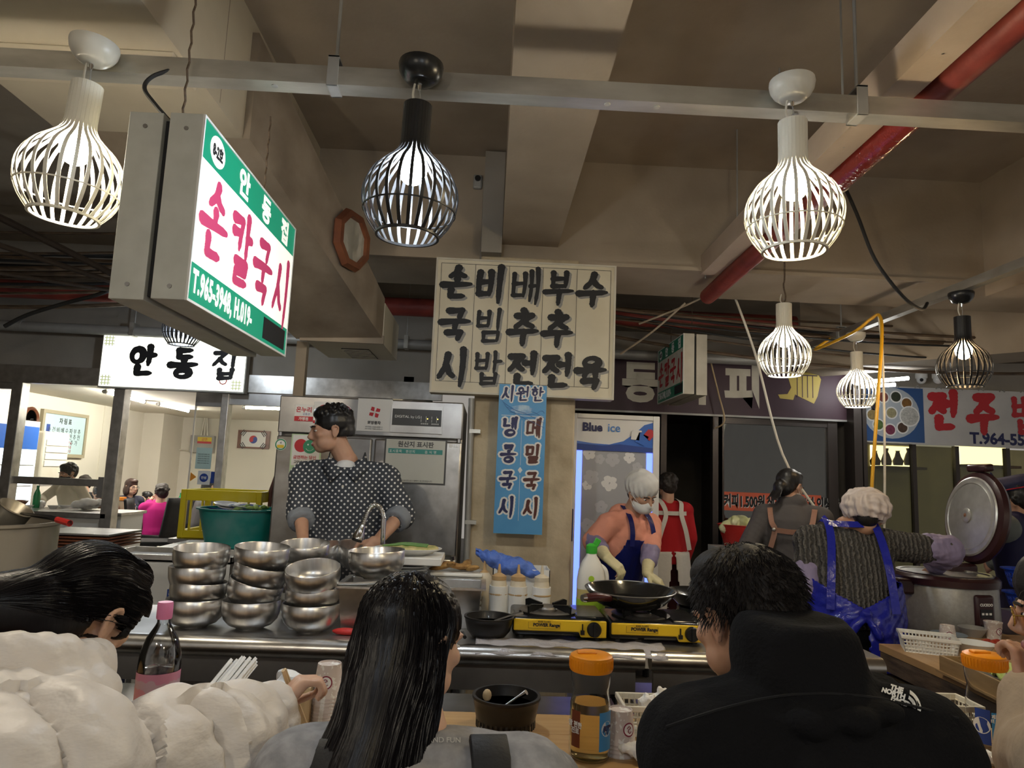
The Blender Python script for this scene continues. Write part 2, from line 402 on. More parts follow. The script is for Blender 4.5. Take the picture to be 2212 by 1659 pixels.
struct(box('pillar', -.115,.545,4.5,5.15,0,2.9,'pillar_paint', bevel=.012))
struct(box('trim_pillar_chase', -.115,.02,4.42,4.55,2.9,3.6,'wall_grey'))
struct(box('wall_upper', -8,.9,7.0,7.1,2.33,3.62,'wall_grey'))
struct(box('trim_steel_header', -5.2,-.5,6.94,7.0,2.165,2.34,'steel'))
struct(box('wall_back', .9,8,13.0,13.1,0,3.62,'wall_grey'))
struct(box('wall_left', -8.0,-7.9,-2.5,7,0,3.62,'wall_grey'))
# brackets with threaded rods, a steel channel carrying the pendants
def rail(name, label, p, q, wdt, hgt, straps, holes):
    d = Vector(q)-Vector(p); L = d.length
    t = thing(name, label, 'rail', p, rz=math.atan2(d.y,d.x))
    prof = [(0,0),(wdt,0),(wdt,hgt),(wdt*.72,hgt),(wdt*.72,hgt-.004),(wdt-.004,hgt-.004),(wdt-.004,.004),(.004,.004),(.004,hgt-.004),(wdt*.28,hgt-.004),(wdt*.28,hgt),(0,hgt)]
    MB().prism(prof, 0, L, 'x').build('channel','galv',t,False)
    for x in straps:
        b = MB().box(x-.018,x+.018,-.005,wdt+.005,-.006,0).box(x-.018,x+.018,-.006,0,-.006,hgt+.035).box(x-.018,x+.018,wdt,wdt+.006,-.006,hgt+.035).box(x-.018,x+.018,-.006,wdt+.006,hgt+.03,hgt+.036)
        k = b.build('strap','galv_grey',t,False)
        MB().cyl((x,wdt/2,hgt+.03),(x,wdt/2,3.62-p[2]),.006,n=8).build('threaded_rod','galv_grey',k)
    for x in holes:
        MB().lathe([(0,0),(.011,0),(.011,.003),(0,.003)],12,(0,0,0)).build('knockout','galv_grey',t,False,loc=(x,wdt*.45,-.0025))
    return t
rail('lighting_rail','long galvanized steel channel carrying the three large cage pendants', (-2.4,2.19,2.722), (2.6,2.19,2.757), .07, .065, (1.82,3.62), (.6,1.62,2.75,2.92,3.4,4.3))
rail('lighting_rail','galvanized channel running back above the rice cooker with two pendants', (2.96,2.2,2.70), (2.905,6.6,2.70), .06, .055, (1.2,3.4), (.7,2.6))

# ---------------------------------------------------------------- pendants
PROF = [(.046,0),(.046,-.06),(.046,-.12),(.05,-.148),(.064,-.172),(.09,-.197),(.118,-.224),(.140,-.258),(.152,-.295),(.153,-.33),(.145,-.365),(.128,-.402),(.099,-.44)]
def slat_mesh():
    pts = smooth_path([(r,0,z) for r,z in PROF], 2); v, f = [], []
    for i, p in enumerate(pts):
        r, z = p.x, p.z; hw = .0054
        v += [(r,-hw,z),(r,hw,z),(r-.0035,hw,z),(r-.0035,-hw,z)]
    for i in range(len(pts)-1):
        a = i*4
        for k in range(4): f.append((a+k, a+(k+1)%4, a+4+(k+1)%4, a+4+k))
    f += [(3,2,1,0), tuple(len(v)-4+k for k in range(4))]
    me = bpy.data.meshes.new('slat'); me.from_pydata(v,[],f); me.shade_smooth(); me.set_sharp_from_angle(angle=.6); return me
SLAT = {'white':slat_mesh(), 'black':slat_mesh()}
for k in SLAT: SLAT[k].materials.append(MATS['shade_'+k])
def pendant(loc, kind, bulb, label, hang=.08, canopy=True, tilt=0.0, NS=26, name='cage_pendant_lamp'):
    """loc = top of the shade neck"""
    t = thing(name, label, 'lamp', loc, rot=(0,tilt,0), group='slatted cage pendant lamps')
    for i in range(NS): obj('slat', SLAT[kind], None, t, True, rot=(0,0,2*PI*i/NS))
    MB().lathe([(.041,.001),(.041,-.11),(.038,-.11),(.038,-.002),(0,-.002)],24).build('neck_sleeve','shade_'+kind,t)
    MB().lathe([(.101,-.436),(.101,-.444),(.093,-.444),(.093,-.436),(.101,-.436)],40).build('bottom_ring','shade_'+kind,t)
    MB().lathe([(.148,-.360),(.148,-.364),(.144,-.364),(.144,-.360),(.148,-.36)],40).build('girdle_ring','shade_'+kind,t)
    MB().lathe([(0,-.12),(.02,-.12),(.02,-.155),(.014,-.16),(0,-.16)],16).build('socket','white_plastic',t)
    MB().sph((0,0,-.215),(.047,.047,.055),20,12).build('bulb',bulb,t)
    if canopy:
        MB().box(-.012,.012,.05,.075,hang+.02,hang+.05).build('rail_bracket','galv',t,False)
        k = MB().lathe([(.072,hang+.07),(.0735,hang+.06),(.070,hang+.04),(.060,hang+.022),(.044,hang+.007),(.025,hang+.001),(0,hang)],28).build('canopy','canopy_'+kind,t)
        MB().cyl((0,0,hang+.003),(0,0,hang-.02),.008,.005).build('cord_grip','chrome',k)
    MB().tube(smooth_path([(-.014,0,hang+.012),(-.02,.004,hang*.5),(-.008,0,-.004)],5),.0035,8).build('cord','ivory',t)
    MB().tube(smooth_path([(0,0,hang-.015),(.004,0,hang*.4),(0,0,-.004)],4),.002,6).build('suspension_wire','galv_grey',t)
    return t
lo = at(188,195,Y=2.13); pendant((lo.x,2.13,2.636),'white','bulb_neutral','yellowed white slatted pendant lamp beside the green and white hanging sign',.075,True,.05)
lo = at(903,228,Y=2.13); pendant((lo.x,2.13,2.628),'black','bulb_cool','black slatted pendant lamp with cool white bulb on the front rail',.075,True,.02)
lo = at(1712,268,Y=2.13); pendant((lo.x,2.13,2.642),'white','bulb_warm','white slatted pendant lamp with warm bulb in front of the red pipe',.075,True,.0)
lo = at(1693,657,Y=4.1); pl = pendant(lo,'white','bulb_rear','cream slatted pendant lamp hung on a twisted cord near the pillar',.05,False)
MB().tube(smooth_path([(.0,0,.0),(.012,.0,.05),(0,0,.12),(.008,0,.25),(0,.02,3.615-lo.z)],6),.005,6).build('twisted_cord','wood_dark',pl)
pendant((2.915,5.42,2.545),'white','bulb_rear','cream slatted pendant lamp at the far end of the side rail',.085)
pendant((2.915,4.16,2.545),'black','bulb_amber','black slatted pendant lamp with amber bulb on the side rail',.085)
lo = at(402,640,Y=5.6); pl = pendant((lo.x,5.6,2.83),'black','bulb_cool','black slatted pendant lamp half hidden behind the green hanging sign',.05,False)
MB().cyl((0,0,0),(0,0,2.99-2.83),.003,n=6).build('drop_wire','dark_rubber',pl)
for x, y, k, b in ((-1.3,-.9,'white','bulb_neutral'),(.2,-.9,'black','bulb_cool'),(1.6,-.9,'white','bulb_warm')):
    pendant((x,y,2.64),k,b,'slatted pendant lamp over the aisle behind the diners',.075,name='cage_pendant_lamp_offscreen')
rail('lighting_rail','galvanized channel over the aisle behind the diners', (-2.4,-.84,2.722), (2.6,-.84,2.722), .07, .065, (1.2,3.8), ())

# ---------------------------------------------------------------- double hanging shop signs
def hanging_sign(loc, rz, sc, lit, label):
    t = thing('hanging_lightbox_sign', label, 'sign', loc, rz); t.scale = (sc,sc,sc)
    L, H = 1.02, .592
    metal = 'sign_metal' if lit else 'sign_cream2'
    k = MB().box(0,L,.006,.108,0,H).build('lightbox',metal,t,False,bevel=.002)
    MB().box(0,L,.128,.232,-.006,H-.004).build('back_lightbox',metal,t,False,bevel=.002)
    MB().box(.02,L-.02,.106,.13,.01,H-.02).build('channel','black_matte',t,False)
    W = 'white_lit' if lit else 'sign_cream2'; G = 'green_lit' if lit else 'green_print'
    fr = MB(); e = .008
    for a in ((0,L,0,e),(0,L,H-e,H),(0,e,e,H-e),(L-e,L,e,H-e)): fr.box(a[0],a[1],0,.007,a[2],a[3])
    fr.build('edge_trim','white_plastic',t,False)
    MB().box(e,L-e,.003,.006,.125,.46).build('face_panel',W,t,False)
    MB().box(e,L-e,.003,.006,.46,H-e).build('name_band',G,t,False)
    MB().box(e,L-e,.003,.006,e,.125).build('phone_band',G,t,False)
    LW = 'letter_lit' if lit else 'print_white'
    for i, ch in enumerate('안동집'): text(ch,.108,LW,t,(.37+.25*i,.002,.484),bold=.0045,sx=1.1)
    MB().add([(.12+.062*math.cos(a*PI/12),.002,.523+.05*math.sin(a*PI/12)) for a in range(24)],[tuple(range(24))]).build('number_disc',LW,t,False)
    text('8-2호',.052,'print_black',t,(.12,.001,.503),bold=.0025,sx=.7)
    word(t,'pink_lit' if lit else 'print_red',[(ch,.15+.245*i,.295-.012*i,.2,.25) for i, ch in enumerate('손칼국시')],.036,.0015,seed=3)
    text('T.965-3948, H.019-',.098,LW,t,(.03,.0015,.038),bold=.004,align='LEFT',sx=.62,space=1.1)
    MB().box(.70,.985,.001,.003,.024,.11).build('number_patch','print_black',t,False)
    for x in (.02,) :
        for y in (.055,.18):
            for z in (.04,H-.05): MB().cyl((-.003,y,z),(.002,y,z),.007,n=8).build('screw','steel_dull',t)
    for x in (.1,.9):
        b = MB()
        for i in range(14): b.tube([(x+(.006 if i%2 else -.006),.118,H-.005+i*.034),(x+(-.006 if i%2 else .006),.118,H+.03+i*.034)],.004,6)
        b.build('chain','wood_dark',t)
    return t
sg = hanging_sign((-.926,2.06,1.932), PI/2, 1, True, 'lit green and white double lightbox hanging over the counter by chains')
hanging_sign((1.605,6.66,2.19), -PI/2, .88, False, 'unlit faded green and cream lightbox sign hanging before the purple sign')
c = MB().tube(smooth_path([at(375,150,Y=2.2),at(330,165,Y=2.18),at(312,190,Y=2.17),at(335,225,Y=2.15),(-1.04,2.12,2.50)],6),.007,8).build('sign_power_cable','dark_rubber')
tag(c,'black power cable looping from the steel rail to the lit hanging sign','cable')

# ---------------------------------------------------------------- menu board on the pillar
mb_ = thing('menu_board','cream menu board with fourteen brush painted dishes on the pillar','sign',(-.398,4.36,1.95))
W, H = 1.17, .88
box('panel',0,W,.006,.12,0,H,'sign_cream',mb_,bevel=.004)
fr = MB(); e = .012
for a in ((0,W,0,e),(0,W,H-e,H),(0,e,e,H-e),(W-e,W,e,H-e)): fr.box(a[0],a[1],0,.01,a[2],a[3])
fr.build('rim','sign_cream2',mb_,False)
ln = MB()
X0, cw = .035, (W-.07)/5
for i in range(6): ln.box(X0+cw*i-.0012,X0+cw*i+.0012,.004,.006,.075,H-.035)
for z in (.075,H-.035): ln.box(X0,W-.035,.004,.006,z-.0012,z+.0012)
ln.build('ruled_lines','print_black',mb_,False)
cols = ['손국시','비빔밥','배추전','부추전','수 육']
for i, cs in enumerate(cols):
    it = [(ch, X0+cw*(i+.5)-.005, H-.165-j*.275, .178, .205) for j, ch in enumerate(cs) if ch != ' ']
    word(mb_,'print_black',it,.038,.0035,seed=i*3); word(mb_,'print_grey',it,.038,.005,'letter_shadow',seed=i*3,dx=.014,dz=-.012)

# ---------------------------------------------------------------- blue noodle banner
bn = thing('noodle_banner','long sky blue banner advertising cold noodles on the pillar','banner',(.043,4.345,1.095))
W, H = .30, .925
def blue_sky(nt, b, tc, mp):
    n = nd(nt,'ShaderNodeTexNoise'); n.inputs['Scale'].default_value = 5; r = nd(nt,'ShaderNodeValToRGB')
    r.color_ramp.elements[0].color = (.06,.27,.58,1); r.color_ramp.elements[1].color = (.12,.40,.72,1)
    nt.links.new(tc.outputs['Object'], n.inputs['Vector']); nt.links.new(n.outputs[0], r.inputs[0]); nt.links.new(r.outputs[0], b.inputs['Base Color'])
M('banner_blue',(.07,.30,.62),.45,fn=blue_sky)
box('cloth',0,W,.004,.017,0,H,'banner_blue',bn)
M('ice',(.45,.62,.75),.3,noise=(20,.35,.6,5),col2=(.12,.32,.62))
MB().add([(.15+.065*math.cos(a*PI/12)*(1+.2*math.sin(a*2.1)),.002,.768+.03*math.sin(a*PI/12)) for a in range(24)],[tuple(range(24))]).build('ice_cube_print','ice',bn,False)
sp = MB()
for k in range(4): sp.tube(smooth_path([(.01+.02*k,.003,.84-.03*k),(.06+.05*k,.003,.77-.01*k),(.12+.05*k,.003,.735+.01*k),(.29,.003,.66+.03*k)],6),.006,5,flat=.2)
sp.build('water_splash_print',M('splash',(.03,.16,.45),.4),bn,False)
it = [(ch,.058+.092*i,.865,.075,.085) for i, ch in enumerate('시원한')]
word(bn,'print_navy',it,.014,.001); word(bn,'print_white',it,.014,.0032,'letter_outline',grow=.009)
for col_, cx, m_ in (('냉콩국시',.075,'print_navy'),('메밀국시',.225,'print_brown')):
    it = [(ch,cx,.655-.165*j,.088,.105) for j, ch in enumerate(col_)]
    word(bn,m_,it,.018,.001); word(bn,'print_white',it,.018,.0032,'letter_outline',grow=.011)
l = MB().box(.149,.151,.002,.004,.08,.36).box(.149,.151,.002,.004,.42,.70).box(.02,.28,.002,.004,.727,.73); l.add([(.15,.002,.37),(.165,.002,.39),(.15,.002,.41),(.135,.002,.39)],[(0,1,2,3)])
l.build('divider','print_white',bn,False)
# fittings on the pillar and beam
sn = thing('heat_sensor','small grey wall sensor box on the dark cross beam','sensor',at(1032,395,Y=4.545))
box('housing',-.03,.03,-.03,.01,-.05,.05,'galv_grey',sn,bevel=.012); MB().cyl((0,-.03,.018),(0,-.04,.018),.02).build('lens','black_plastic',sn)
p = at(1048,392,Y=4.53); tag(MB().tube([(p.x,4.53,p.z),(p.x,4.53,2.88)],.012,10).build('conduit_pipe','wall_grey'),'thin painted conduit running down the dark beam below the sensor','pipe')
for px, py in ((1020,850),):
    q = at(1012,1230,Y=4.46); q2 = at(1019,860,Y=4.46)
    cp = MB().tube([(q2.x,4.44,1.93),(q.x,4.44,.0)],.02,12).build('drain_pipe','galv_grey'); tag(cp,'grey vertical pipe clipped beside the steel refrigerator','pipe')
    for z in (1.72,1.15): MB().box(q.x-.035,q.x+.035,4.42,4.5,z-.012,z+.012).build('pipe_clip','galv',cp,False)

# ---------------------------------------------------------------- pipes, ducts and cables under the slab
def pipe(name, label, pts, r, mat, cat='pipe', n=14, rings=()):
    o = MB().tube(pts, r, n).build(name, mat); tag(o, label, cat)
    for a, b, rr, m in rings: MB().cyl(a,b,rr,n=14).build('coupling',m,o)
    return o
tr = thing('cable_tray','pale diagonal metal cable tray under the ceiling beside the red pipe','cable tray',(0,0,0))
a, b = at(2160,0,Z=2.86), at(1532,594,Z=2.86); d = (b-a); a -= d*.25; L = (b-a).length; tr.location = a; tr.rotation_euler = (0,0,math.atan2(b.y-a.y,b.x-a.x))
MB().box(0,L,-.055,.055,0,.004).build('underside','tray_paint',tr,False)
MB().box(0,L,-.06,-.054,0,.13).build('flange','tray_paint',tr,False); MB().box(0,L,.054,.06,0,.13).build('flange','tray_paint',tr,False)
for k in range(6): MB().cyl((.3+k*.65,0,.0),(.3+k*.65,0,3.62-2.86),.005,n=6).build('threaded_rod','galv_grey',tr)
zz = 2.838
pr = [at(2330,-110,Z=2.90),at(2163,59,Z=2.90),at(2053,176,Z=zz),at(1969,264,Z=zz),at(1855,352,Z=zz),at(1605,565,Z=zz),at(1480,690,Z=zz)]
dl = (pr[5]-pr[1]); pr = [pr[1]+Vector((.022,0,0))+dl*t for t in (-.3,0,.22,.4,.62,1,1.35)]
rp = pipe('red_sprinkler_pipe','red painted sprinkler main running diagonally under the ceiling',pr,.058,'red_pipe')
MB().tube([pr[1]+dl*.2,pr[1]+dl*.48],.0605,16).build('plastic_wrap','red_pipe_gloss',rp)
MB().cyl(pr[1]+dl*.48,pr[1]+dl*.487,.064).build('tape_band','ivory',rp)
q1, q2 = at(60,625,Y=6.4), at(1700,695,Y=6.4)
pipe('red_sprinkler_pipe','red sprinkler pipe crossing the hall behind the menu board',[(-8,6.4,q1.z),(2.85,6.4,q1.z)],.085,'red_pipe',n=20)
q1 = at(150,708,Y=6.8); gp = pipe('grey_drain_pipe','grey plastic drain pipe crossing above the restaurant sign',[(-8,6.8,q1.z),(3.8,6.8,q1.z-.02)],.05,'galv_grey',n=16,rings=((( -4.7,6.8,q1.z),(-4.6,6.8,q1.z),.056,'galv_grey'),))
for px in (290,880): q = at(px,712,Y=6.8); MB().box(q.x-.02,q.x+.02,6.74,6.86,q1.z-.06,q1.z+.07).build('pipe_hanger','galv',gp,False); MB().cyl((q.x,6.8,q1.z+.07),(q.x,6.8,3.6),.006,n=6).build('rod','galv_grey',gp)
# bundles of old cables
for k in range(16):
    z = 2.95+.36*random.random(); y = 5.6+.7*random.random(); xa = -2.2 if k % 2 else -1.4
    o = MB().tube(arc((-8,y,z),(-1.9,y,z-.1+.2*random.random()),.02+.25*random.random(),14),.010+.012*random.random(),6).build('ceiling_cable','wood_dark' if k%3 else 'dark_rubber')
    tag(o,'dusty old cable sagging in the bundle beside the ceiling beam','cable','dusty cables over the restaurant front')
for k in range(12):
    z = 2.78+.22*random.random(); y = 5.5+.8*random.random()
    o = MB().tube(arc((.8,y,z),(6.5,y+.2,z+.1-.2*random.random()),.02+.2*random.random(),14),.007+.011*random.random(),6).build('ceiling_cable','wood_dark' if k%3 else 'dark_rubber')
    tag(o,'dusty thin cable strung behind the cross beam above the purple sign','cable','dusty cables over the purple sign')
for k in range(3):
    q = at(0,470+k*60,Y=4.6); q2 = at(260,600+k*15,Y=5.2)
    o = MB().tube([q-(q2-q)*.4,q,q2],.026-.006*k,8).build('conduit_run',M('rust_dark',(.045,.032,.024),.8,bump=(40,.6,.01))); tag(o,'rusty conduit run slanting under the dark ceiling bay','pipe','slanting rusty conduits')
pipe('black_cable','thick black cable looping from the junction box towards the ceiling',smooth_path([at(10,705,Y=5.2),at(60,680,Y=5.2),at(140,655,Y=5.2),at(240,625,Y=5.2),at(330,560,Y=5.4)],6),.016,'dark_rubber','cable',8)
# ventilation duct dropping from the soffit to a grille box
vd = thing('ventilation_duct','dirty ventilation duct sloping down from the beam to a pale grille box','duct',(0,0,0)); M('duct_metal',(.34,.28,.215),.5,.2,noise=(5,.3,.66,10),col2=(.22,.175,.13),bump=(40,.3,.003))
E0, E1 = at(539,300,Z=3.0), at(826,732,Y=4.5); L0, L1 = E0+Vector((-.80,0,0)), at(640,732,Y=4.5); up0, up1 = Vector((0,0,.55)), Vector((0,0,.27)); e_ = Vector((.006,0,0))
MB().add([E0,E1,L1,L0,E0+up0,E1+up1,L1+up1,L0+up0],[(0,1,2,3),(4,7,6,5),(0,4,5,1),(1,5,6,2),(2,6,7,3),(3,7,4,0)]).build('duct_body','duct_metal',vd,False)
xl = at(658,732,Y=4.5).x; zb = E1.z; box('grille_box',xl,E1.x+.004,4.5,5.2,zb-.03,zb+.24,'wall_cream',vd); box('rim',xl-.03,E1.x+.01,4.49,4.51,zb-.035,zb+.02,'duct_metal',vd)
q0, q1 = at(737,752,Z=zb-.03), at(812,776,Z=zb-.03)
for i in range(9): MB().box(q0.x,q1.x+.02,q0.y+.045*i,q0.y+.03+.045*i,zb-.036,zb-.029).build('grille_slat','black_plastic',vd,False)
px_ = at(651,790,Y=4.75).x; MB().box(px_-.035,px_+.035,4.72,4.78,1.885,zb).build('support_post','ceiling_paint',vd,False)
# clock on the duct side
ck_d = Vector((E1.x-E0.x,E1.y-E0.y,0)).normalized(); ck_n = Vector((ck_d.y,-ck_d.x,0))
rd_ = at(750,520,Y=1)-Vector((0,0,CAM_Z)); tt_ = (E0-Vector((0,0,CAM_Z))).dot(ck_n)/rd_.dot(ck_n); ckp = Vector((0,0,CAM_Z))+rd_*tt_
ck = thing('octagonal_clock','octagonal wooden clock on the side of the ceiling duct','clock',ckp+ck_n*.004,rot=(0,PI/2,math.atan2(ck_n.y,ck_n.x)))
MB().lathe([(.17,0),(.19,.02),(.175,.055),(.14,.055),(.135,.035),(.135,.0)],8).build('case','wood_frame',ck,False,rot=(0,0,PI/8))
MB().lathe([(0,.035),(.137,.035)],24).build('dial','ivory',ck,False)
def R4(px0, py0, px1, py1, Y):
    a, b, c, d = at(px0,py0,Y=Y), at(px1,py0,Y=Y), at(px0,py1,Y=Y), at(px1,py1,Y=Y)
    return (a.x+c.x)/2, (b.x+d.x)/2, (c.z+d.z)/2, (a.z+b.z)/2
def panel(name, r, Y, mat, parent, t=.002, label=None):
    o = MB().box(r[0],r[1],Y-t,Y,r[2],r[3]).build(name, mat, parent, False)
    if label: o['label'] = label
    return o
def disc(name, cx, cz, r, Y, mat, parent, n=28, r0=0, sz=1):
    b = MB(); k = n
    if r0:
        b.add([(cx+q*math.cos(2*PI*i/k),Y,cz+q*sz*math.sin(2*PI*i/k)) for q in (r0,r) for i in range(k)],[(i,(i+1)%k,(i+1)%k+k,i+k) for i in range(k)])
    else: b.add([(cx+r*math.cos(2*PI*i/k),Y,cz+r*sz*math.sin(2*PI*i/k)) for i in range(k)],[tuple(range(k))])
    return b.build(name, mat, parent, False)
# ---------------------------------------------------------------- steel kitchen refrigerator
FY = 4.3
fr_ = thing('steel_refrigerator','stained stainless steel four door refrigerator covered in stickers','refrigerator',(0,0,0))
box('cabinet',-1.305,-.175,FY+.04,5.05,.04,1.885,'steel_dirty',fr_,bevel=.006)
box('header_panel',-1.305,-.175,FY,FY+.05,1.655,1.885,'steel_dull',fr_,bevel=.008)
xm = at(800,1050,Y=FY).x
for (x0,x1,m) in ((-1.305,xm-.008,'steel_dirty'),(xm+.008,-.175,'steel')):
    for z0,z1 in ((.95,1.64),(.12,.935)):
        dr = box('door',x0,x1,FY,FY+.05,z0,z1,m,fr_,bevel=.01)
        hx = x1-.03 if m == 'steel_dirty' else x0+.03
        MB().box(hx-.016,hx+.016,FY-.03,FY-.008,z0+.12,z0+.3).box(hx-.012,hx+.012,FY-.01,FY,z0+.13,z0+.15).box(hx-.012,hx+.012,FY-.01,FY,z0+.27,z0+.29).build('door_handle','black_plastic',dr,False,bevel=.003)
        MB().cyl((x0+.02 if m=='steel_dirty' else x1-.02,FY+.0,z1-.004),(x0+.02 if m=='steel_dirty' else x1-.02,FY+.0,z1+.018),.012,n=10).build('hinge','chrome',dr)
for x in (-1.25,-.23): 
    for y in (4.4,4.95): MB().cyl((x,y,0),(x,y,.045),.03).build('foot','black_plastic',fr_)
r = R4(845,878,956,936,FY); panel('control_panel',r,FY-.002,'steel_dull',fr_,.012)
r2 = (r[0]+.008,r[1]-.006,r[2]+.045,r[3]-.02); panel('display',r2,FY-.014,'black_plastic',fr_,.004)
text('DIGITAL by LG',.022,'print_white',fr_,(r2[0]+.015,FY-.019,(r2[2]+r2[3])/2-.004),align='LEFT',sx=1.1)
for i in range(2):
    for j in range(4): panel('button',(r2[1]-.125+.065*i+.012*j,r2[1]-.116+.065*i+.012*j,r2[2]+.01,r2[2]+.018),FY-.018,'galv_grey',fr_)
    disc('indicator_light',r2[1]-.085+.062*i,r2[2]+.045,.0035,FY-.019,M('led_amber',(.9,.7,.1),.4,emit=(1,.7,.1,3)),fr_,10)
    for j in range(2):
        for q in range(2): panel('panel_mark',(r2[1]-.125+.065*i+.03*j,r2[1]-.123+.065*i+.03*j,r2[2]+.024+.02*q,r2[2]+.04+.02*q),FY-.018,'print_white',fr_)
text('LG',.022,'print_white',fr_,(at(985,965,Y=FY).x,FY-.002,at(985,967,Y=FY).z),bold=.0008)
disc('brand_badge',at(974,963,Y=FY).x,at(974,963,Y=FY).z,.012,FY-.0015,'print_white',fr_)
Z = FY-.0012
# gift voucher sticker
r = R4(637,874,677,910,FY); s_ = panel('voucher_sticker',r,Z,'print_white',fr_); panel('red_strip',(r[0],r[1],r[2],r[2]+.03),Z-.002,'print_red',s_)
cx = (r[0]+r[1])/2; text('온누리',.036,'print_red',s_,(cx,Z-.003,r[2]+.058),bold=.001); text('상품권',.016,'print_blue',s_,(cx+.015,Z-.003,r[2]+.038)); text('가맹점',.022,'print_white',s_,(cx,Z-.005,r[2]+.007),bold=.0006)
r = R4(678,868,725,915,FY); s_ = panel('no_smoking_sticker',r,Z,'print_white',fr_); disc('red_ring',(r[0]+r[1])/2,(r[2]+r[3])/2,.05,Z-.003,'print_red',s_,r0=.04); panel('red_strip',(r[0],r[1],r[2],r[2]+.018),Z-.002,'print_red',s_)
p = at(742,893,Y=FY); s_ = disc('round_sticker',p.x,p.z,.055,Z,'print_white',fr_); disc('red_ring',p.x,p.z,.052,Z-.001,'print_maroon',s_,r0=.042)
MB().box(-.045,.045,0,.001,-.004,.004).build('red_bar','print_maroon',s_,False,loc=(p.x,Z-.002,p.z),rot=(0,.78,0)); panel('cigarette_print',(p.x-.02,p.x+.02,p.z-.004,p.z+.004),Z-.001,'print_darkgrey',s_)
# pinwheel certificate
r = R4(772,862,847,932,FY); s_ = panel('pinwheel_certificate',r,Z,'paper',fr_,.004); cx, cz = (r[0]+r[1])/2,(r[2]+r[3])/2+.018
for k in range(4):
    a = k*PI/2; R_ = Matrix.Translation((cx,Z-.006,cz)) @ Matrix.Rotation(a,4,'Y')
    MB().add([(.004,0,.004),(.03,0,.002),(.034,0,.02),(.012,0,.026)],[(0,1,2,3)],R_).build('pinwheel_blade','print_red',s_,False)
text('희망풍차',.022,'print_darkgrey',s_,(cx,Z-.006,r[2]+.045),bold=.001)
for k in range(2): text('우리 가게는 나눔을 실천합니다',.0085,'print_darkgrey',s_,(cx,Z-.006,r[2]+.024-.012*k))
# origin table
r = R4(829,947,964,1046,FY); s_ = panel('origin_table',r,Z,'print_darkgrey',fr_,.006); e = .01
panel('sheet',(r[0]+e,r[1]-e,r[2]+e,r[3]-e),Z-.006,M('sheet_aged',(.62,.62,.56),.5,noise=(3,.3,.7,6),col2=(.52,.52,.46)),s_,.001)
cx = (r[0]+r[1])/2; text('원산지 표시판',.038,'print_darkgrey',s_,(cx,Z-.008,r[3]-.052),bold=.0012)
panel('heading_band',(r[0]+.025,r[1]-.025,r[3]-.095,r[3]-.066),Z-.0075,M('teal_print',(.05,.28,.25),.5),s_,.001)
text('표시품목   원산지        음 식 명',.02,'print_white',s_,(r[0]+.03,Z-.009,r[3]-.089),align='LEFT',space=1.15)
text('원산지를 속이지 않고 정확히 표시하겠습니다',.012,'print_darkgrey',s_,(cx,Z-.008,r[2]+.016))
# green no-smoking poster
r = R4(627,938,693,1040,FY); s_ = panel('smoke_free_poster',r,Z,M('poster_green',(.50,.66,.42),.5),fr_); panel('sheet',(r[0]+.008,r[1]-.01,r[2]+.095,r[3]-.006),Z-.002,'paper',s_,.001)
disc('red_disc',r[0]+.06,r[3]-.07,.04,Z-.004,'print_red',s_); disc('green_disc',r[0]+.115,r[3]-.075,.042,Z-.005,'print_green',s_)
disc('eye',r[0]+.103,r[3]-.063,.005,Z-.006,'print_white',s_); disc('eye',r[0]+.127,r[3]-.063,.005,Z-.006,'print_white',s_)
MB().tube([(r[0]+.115+.024*math.cos(a),Z-.006,r[3]-.08+.02*math.sin(a)) for a in np.linspace(-2.8,-.3,8)],.003,5,flat=.3).build('smile_print','print_white',s_,False)
text('금연하는 당신',.024,'print_red',s_,(r[0]+.088,Z-.004,r[3]-.15),bold=.0006); text('고맙습니다~',.02,'print_black',s_,(r[0]+.075,Z-.004,r[3]-.178),bold=.0004)
panel('yellow_strip',(r[0]+.02,r[1]-.02,r[2]+.06,r[2]+.078),Z-.002,'print_yellow',s_); disc('blue_disc',r[0]+.03,r[2]+.035,.016,Z-.003,'print_blue',s_)
for k in range(4): text('간접흡연 없는 깨끗한 가게',.009,'print_darkgrey',s_,(r[0]+.11,Z-.003,r[2]+.046-.011*k))
p = at(603,960,Y=FY); s_ = disc('energy_label',p.x+.01,p.z,.036,Z,'print_white',fr_); disc('label_arc',p.x+.01,p.z,.034,Z-.001,'print_green',s_,r0=.027); panel('yellow_strip',(p.x-.01,p.x+.03,p.z-.02,p.z-.002),Z-.001,'print_yellow',s_); text('4',.02,'print_black',s_,(p.x+.01,Z-.002,p.z+.004))
# ---------------------------------------------------------------- drinks cooler
BY = 5.3
M('frost',(.42,.43,.45),.35,noise=(2,.3,.7,5),col2=(.34,.35,.37)); M('led_blue',(.1,.2,.9),.4,emit=(.10,.16,1,2.6))
bi = thing('drinks_cooler','upright white drinks cooler with blue light strips and flower print','refrigerator',(0,0,0))
x0, x1, z1 = .632, 1.298, 1.945
box('cabinet',x0,x1,BY+.03,6.0,.08,z1,'white_plastic',bi,bevel=.01)
f_ = MB()
for q in ((x0,x0+.03,.08,z1),(x1-.05,x1,.08,z1),(x0+.03,x1-.05,z1-.035,z1),(x0+.03,x1-.05,.08,.3)): f_.box(q[0],q[1],BY,BY+.04,q[2],q[3])
f_.build('door_frame','white_plastic',bi,False,bevel=.004)
gx0, gx1 = x0+.03, x1-.05
panel('header_board',(gx0,gx1,1.665,z1-.035),BY+.02,'print_white',bi)
wv = [(gx0,1.735),(gx0+.12,1.72),(gx0+.25,1.715),(gx0+.36,1.745),(gx0+.45,1.81),(gx0+.52,1.875),(gx1,1.895),(gx1,1.665),(gx0,1.665)]
MB().prism(wv,BY+.013,BY+.018).build('header_wave',M('wave_blue',(.03,.14,.55),.3),bi,False)
